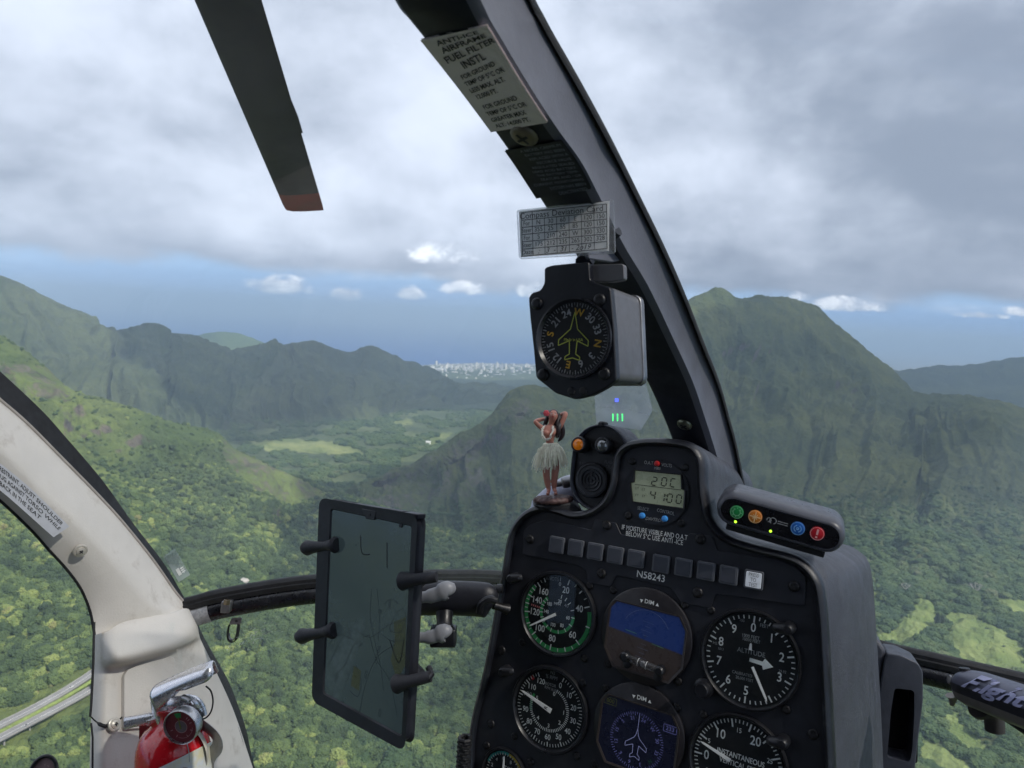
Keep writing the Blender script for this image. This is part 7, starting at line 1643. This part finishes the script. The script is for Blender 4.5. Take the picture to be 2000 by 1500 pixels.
# ================================================================== THINGS ON THE LAND
Gm = {k: v[0].reshape(-1, 3) for k, v in LAND.items()} if 'LAND' in globals() else {}
def ground_at(px, py, which):
    V = Gm[which]; a, b, d = topix(V); i = int(np.argmin((a - px) ** 2 + (b - py) ** 2 + (d < 100) * 1e9)); return Vector(V[i])
def tree_bare(px, py, h, lab):
    c = ground_at(px, py, 'right_mountain'); t = empty('bare_tree', c, lab, 'tree', 'bare pale trees'); mb = MB(); tips = []
    rnd = random.Random(int(px)); mb.tube([c - Vector((0, 0, 2)), c + Vector((0, 0, h * .3))], [h * .035, h * .025], 8); obj('trunk', mb, MB_, t)
    mb = MB()
    def br(p, d, L, r, n):
        q = p + d * L; mb.tube([p, (p + q) / 2 + Vector((rnd.uniform(-1, 1), rnd.uniform(-1, 1), rnd.uniform(-.3, .6))) * L * .08, q], [r, r * .8, r * .6], 5)
        if n > 0:
            for k in range(3 if n > 1 else 4): e = (d + Vector((rnd.uniform(-1, 1), rnd.uniform(-1, 1), rnd.uniform(-.25, .6))) * .75).normalized(); br(q, e, L * .66, r * .55, n - 1)
    for k in range(6): a = k * 1.05 + rnd.random() * .5; br(c + Vector((0, 0, h * .26)), Vector((math.cos(a) * .8, math.sin(a) * .8, .75)).normalized(), h * .30, h * .016, 3)
    obj('crown', mb, MB_, t)
MB_ = mat('pale_dead_wood', (.36, .34, .32), .9, var=.15, vscale=.3)
M_CYP = mat('dark_cypress_foliage', (.022, .036, .022), .95, var=.4, vscale=.8); M_TRK = mat('tree_trunk', (.12, .09, .07), .9)
def cypress(px, py, h, r, lab, nm='cypress'):
    c = ground_at(px, py, 'right_mountain'); t = empty(nm, c, lab, 'tree', 'dark cypresses in the pasture'); mb = MB(); mb.tube([c, c + Vector((0, 0, h * .2))], r * .15, 8); obj('trunk', mb, M_TRK, t)
    mb = MB(); rnd = random.Random(int(px * 7))
    for k in range(420):
        z = rnd.random() ** .8; a = rnd.random() * 6.28; rr_ = r * (math.sin(math.pi * min(1, z * .92 + .10)) ** .6) * rnd.uniform(.55, 1.08); p = c + Vector((math.cos(a) * rr_, math.sin(a) * rr_, h * (.06 + .94 * z))); s = r * rnd.uniform(.16, .34)
        d1 = Vector((rnd.uniform(-1, 1), rnd.uniform(-1, 1), rnd.uniform(.3, 1.5))).normalized() * s; d2 = d1.orthogonal().normalized() * s * .6; mb.face([p - d1, p + d2, p + d1, p - d2])
    mb.lathe(c, Vector((0, 0, 1)), [(.1, h * .05), (r * .7, h * .2), (r * .8, h * .5), (r * .5, h * .8), (.1, h * .98)], 14); obj('crown', mb, M_CYP, t)
def bush(px, py, r, lab):
    c = ground_at(px, py, 'right_mountain'); t = empty('shrub', c, lab, 'shrub', 'single shrubs in the pasture'); mb = MB(); rnd = random.Random(int(px * 3)); mb.tube([c, c + Vector((0, 0, r * .5))], r * .12, 8); obj('stem', mb, M_TRK, t); mb = MB()
    for k in range(160):
        v = Vector((rnd.gauss(0, 1), rnd.gauss(0, 1), abs(rnd.gauss(0, .7)))).normalized() * r * rnd.uniform(.6, 1.05); p = c + Vector((v.x, v.y, v.z * .8 + r * .2)); s = r * rnd.uniform(.15, .3); d1 = Vector((rnd.uniform(-1, 1), rnd.uniform(-1, 1), rnd.uniform(-1, 1))).normalized() * s; d2 = d1.orthogonal().normalized() * s; mb.face([p - d1, p + d2, p + d1, p - d2])
    mb.lathe(c, Vector((0, 0, 1)), [(r * .7, r * .05), (r * .85, r * .35), (r * .6, r * .75), (.05, r * .95)], 12); obj('crown', mb, M_CYP, t)
if Gm:
    tree_bare(1905, 1163, 26, 'larger bare pale tree spreading over the woods at the right'); tree_bare(1768, 1155, 20, 'smaller bare pale tree near the panel shroud')
    cypress(1829, 1226, 27, 5.2, 'tallest dark cypress, left of its clump in the pasture'); cypress(1838, 1226, 22, 5.0, 'shorter dark cypress in the middle of its clump'); cypress(1851, 1227, 15, 1.8, 'slim dark cypress standing just right of the clump')
    for x, y, r, l in [(1928, 1232, 5.0, 'round shrub, largest one alone in the pasture'), (1940, 1245, 1.4, 'tiny dark shrub below the round one'), (1960, 1264, 1.9, 'dark shrub low in the pasture'), (1959, 1275, 1.2, 'small dark shrub lowest in the pasture')]: bush(x, y, r, l)
    # far coastal city: individual buildings, shared meshes
    vmats = [mat('city_white', (.66, .65, .63), .8, vscale=.01), mat('city_grey', (.50, .50, .50), .8, vscale=.01), mat('city_cream', (.70, .66, .58), .8, vscale=.01)]
    protos = []
    kinds = [('slender high-rise tower', 26, 26, 95), ('broad slab block', 80, 26, 50), ('low wide roof', 120, 70, 14), ('stepped tower', 40, 34, 70)]
    for ki, (kn, w, dpt, h) in enumerate(kinds):
        for mi, m_ in enumerate(vmats):
            mb = MB(); X, Y, Z = Vector((1, 0, 0)), Vector((0, 1, 0)), Vector((0, 0, 1)); mb.box(Z * h / 2, X * w / 2, Y * dpt / 2, Z * h / 2)
            if ki == 3: mb.box(Z * (h + 10), X * w / 4, Y * dpt / 4, Z * 10)
            else: mb.box(Z * (h + 2), X * w / 5, Y * dpt / 5, Z * 2)
            protos.append((kn, ['white', 'grey', 'cream'][mi], mb, m_, w, dpt, h))
    first = {}; rnd = random.Random(5)
    for k in range(290):
        if k < 240:
            px = rnd.uniform(842, 1050); py = 715 + abs(rnd.gauss(0, 1)) * 22 + max(0, (880 - px)) * .06
            if rnd.random() < .35: py = rnd.uniform(713, 724)
        else: px = rnd.uniform(1780, 1990); py = rnd.uniform(700, 712) if rnd.random() < .5 else rnd.uniform(686, 694)
        px_2 = min(max(px, 800), 2000); c = onz(px_2, py, SEA + 6); ki = rnd.choice([0, 0, 1, 2, 2, 3, 3]) if px < 1100 else 2; mi = rnd.choice([0, 0, 0, 1, 2]); kn, cn, mbp, m_, w, dpt, h = protos[ki * 3 + mi]
        if (ki, mi) not in first:
            o = obj('city_building', mbp, m_, origin=Vector((0, 0, 0)), smooth=0); first[(ki, mi)] = o
        else: o = first[(ki, mi)].copy(); COL.objects.link(o)
        o.location = c; o.rotation_euler = (0, 0, rnd.uniform(0, 3)); s = rnd.uniform(.35, .9) * (2.4 if px > 1100 else 1); o.scale = (s, s, rnd.uniform(.2, .6)); o['label'] = f'{cn} {kn} in the far coastal city' ; o['category'] = 'building'; o['group'] = f'{cn} {kn}s of the far coastal city'
    # a few pale buildings on the floor of the pass
    for k, (x, y, w, lab) in enumerate([(720, 803, 34, 'long white building among dark trees on the floor of the pass'), (835, 868, 16, 'small pale building on the near spur of the pass'), (818, 797, 18, 'small grey building right of the white one in the pass')]):
        c = ground_at(x, y, 'valley_floor'); b = empty('valley_building', c, lab, 'building'); X, Y, Z = Vector((1, 0, 0)), Vector((0, 1, 0)), Vector((0, 0, 1))
        mb = MB(); mb.box(c + Z * 4, X * w / 2, Y * 8, Z * 5); obj('wall', mb, vmats[0], b, smooth=0); mb = MB(); mb.prism([c - X * (w / 2 + 1) + Y * a + Z * z for a, z in ((-9, 9.05), (0, 13), (9, 9.05))], X * (w + 2)); obj('roof', mb, vmats[1 if k else 0], b, smooth=0)
    # pale rock outcrops on the slope left of the tablet
    M_RCK = mat('pale_rock', (.30, .28, .26), .9, var=.3, vscale=.25, bump=1, bscale=1)
    for k, (x, y, r, lab) in enumerate([(601, 1040, 12, 'pale rock outcrop in the forest above the top left clamp finger'), (588, 1052, 8, 'smaller pale rock outcrop left of the larger one'), (470, 1140, 9, 'pale rock ledge just above the crossbar')]):
        c = ground_at(x, y, 'left_near_ridge') + Vector((0, 0, 4)); mb = MB(); rnd2 = random.Random(k); rws = []
        for j in range(8): ph = math.pi * j / 7; rws.append([c + Vector((math.cos(a) * r * 1.3, math.sin(a) * r * .8, 0)) * max(.02, math.sin(ph)) * rnd2.uniform(.8, 1.2) + Vector((0, 0, math.cos(ph) * r * .6)) for a in [i * 2 * math.pi / 12 for i in range(12)]])
        mb.loft(rws, cu=True); obj('rock_outcrop', mb, M_RCK, label=lab, cat='rock', smooth=25)
# ================================================================== AIR
hz = bpy.data.materials.new('haze_air'); hz.use_nodes = True; nt = hz.node_tree; nt.nodes.clear(); T = NT(nt)
ho = T.n('ShaderNodeOutputMaterial'); pvn = T.n('ShaderNodeVolumePrincipled')
T.put(pvn, 'Color', (0.54, 0.74, 0.98, 1)); T.put(pvn, 'Density', 0.0001); T.put(pvn, 'Anisotropy', 0.1)
nt.links.new(pvn.outputs[0], ho.inputs['Volume'])
mb = MB(); mb.box(Vector((0, 45000, -245)), Vector((98000, 0, 0)), Vector((0, 52000, 0)), Vector((0, 0, 475)))
obj('haze', mb, hz, kind='stuff', smooth=0)

# ================================================================== ADDED CLOUD SLAB, unseen above the frame, put there to shade aircraft and mountain
CZ = 3200.0
LITP = [[(-80, 640), (120, 740), (420, 815), (560, 890), (640, 985), (560, 1040), (700, 1150), (1000, 1180), (1100, 1250), (1100, 1900), (-2500, 1900), (-2500, 500), (-80, 500)],
        [(420, 868), (520, 838), (640, 800), (800, 770), (1020, 770), (1020, 800), (930, 850), (850, 890), (700, 915), (560, 898), (460, 884)], [(1640, 985), (1900, 985), (2600, 960), (2600, 1900), (1300, 1900), (1500, 1120), (1640, 1080)],
        [(880, 845), (1000, 785), (1010, 800), (900, 880), (860, 900)], [(640, 780), (860, 780), (860, 835), (760, 832)]]
NC = 190; xs_ = np.linspace(-7000, 8600, NC); ys_ = np.linspace(-2600, 5400, NC); XX, YY = np.meshgrid(xs_, ys_)
def lit(zg):
    k = (CZ - zg) / to_sun.z; V = np.stack([XX - to_sun.x * k, YY - to_sun.y * k, np.full(XX.shape, zg)], -1).reshape(-1, 3); a, b, d = topix(V)
    r = np.zeros(len(V), bool)
    for poly in LITP: r |= inpoly(a, b, poly)
    return (r & (d > 300)).reshape(XX.shape), V.reshape(XX.shape + (3,))
l1, V1 = lit(-430); l2, _ = lit(-300)
gapm = l1 | (l2 & (np.linalg.norm(V1[..., :2], axis=2) < 1500))  # gaps in the added cloud, shaped to let sun reach chosen ground
pk = P(1385, 575, 3000); k_ = (CZ - pk.z) / to_sun.z; gapm |= (np.hypot(XX - to_sun.x * k_ - pk.x + 40, (YY - to_sun.y * k_ - pk.y) * .5) < 190)
wob = fbm(XX / 260, YY / 260, 4); thick = np.clip(fbm(XX / 420 + 9, YY / 420, 4) + .55, .05, 1.2)
gapm |= (wob > .42) & (np.hypot(XX - to_sun.x * CZ / to_sun.z, YY - to_sun.y * CZ / to_sun.z) > 500) & (V1[..., 1] < 3300) & (V1[..., 1] > 300) & (V1[..., 0] < 250)
gapm &= ~((np.hypot(XX - to_sun.x * CZ / to_sun.z, YY - to_sun.y * CZ / to_sun.z) < 260))
elev = CZ / np.hypot(XX, YY); keep_ = (~gapm) & (elev > .56) | False
keep_ = (~gapm) & ~((YY > 0) & (CZ / np.maximum(YY, 1) < .60))
vs, fs = [], []; id_ = -np.ones((2,) + XX.shape, int)
for w_i in (0, 1):
    for j in range(NC):
        for i in range(NC):
            id_[w_i, j, i] = len(vs); vs.append((XX[j, i], YY[j, i], CZ + (-60 * thick[j, i] if w_i == 0 else 190 * thick[j, i])))
kc = keep_[:-1, :-1]
for j in range(NC - 1):
    for i in range(NC - 1):
        if not kc[j, i]: continue
        A_ = [id_[0, j, i], id_[0, j, i + 1], id_[0, j + 1, i + 1], id_[0, j + 1, i]]; B_ = [id_[1, j, i], id_[1, j, i + 1], id_[1, j + 1, i + 1], id_[1, j + 1, i]]
        fs.append(A_[::-1]); fs.append(B_)
        for k2, (dj, di) in enumerate([(-1, 0), (0, 1), (1, 0), (0, -1)]):
            jj, ii = j + dj, i + di
            if not (0 <= jj < NC - 1 and 0 <= ii < NC - 1) or not kc[jj, ii]: fs.append([A_[k2], A_[(k2 + 1) % 4], B_[(k2 + 1) % 4], B_[k2]])
me = bpy.data.meshes.new('shade_cloud'); me.from_pydata(vs, [], fs)
bm = bmesh.new(); bm.from_mesh(me); bmesh.ops.delete(bm, geom=[v for v in bm.verts if not v.link_faces], context='VERTS'); bm.to_mesh(me); bm.free()
vm = sheet_mat('shade_cloud_vapour', (.93, .94, .97), .55); vt = NT(vm.node_tree); vo = vm.node_tree.nodes['Material Output']; sh0 = vo.inputs['Surface'].links[0].from_socket
tn = vt.n('ShaderNodeBsdfTransparent'); mn = vt.n('ShaderNodeMixShader'); vt.put(mn, 0, .55); vm.node_tree.links.new(sh0, mn.inputs[1]); vm.node_tree.links.new(tn.outputs[0], mn.inputs[2]); vm.node_tree.links.new(mn.outputs[0], vo.inputs['Surface'])
me.materials.append(vm); o = bpy.data.objects.new('shade_cloud', me); COL.objects.link(o); o['kind'] = 'stuff'; o['label'] = 'added unseen cloud slab that shades the aircraft and mountain, with gaps for sun patches'; o['category'] = 'cloud'
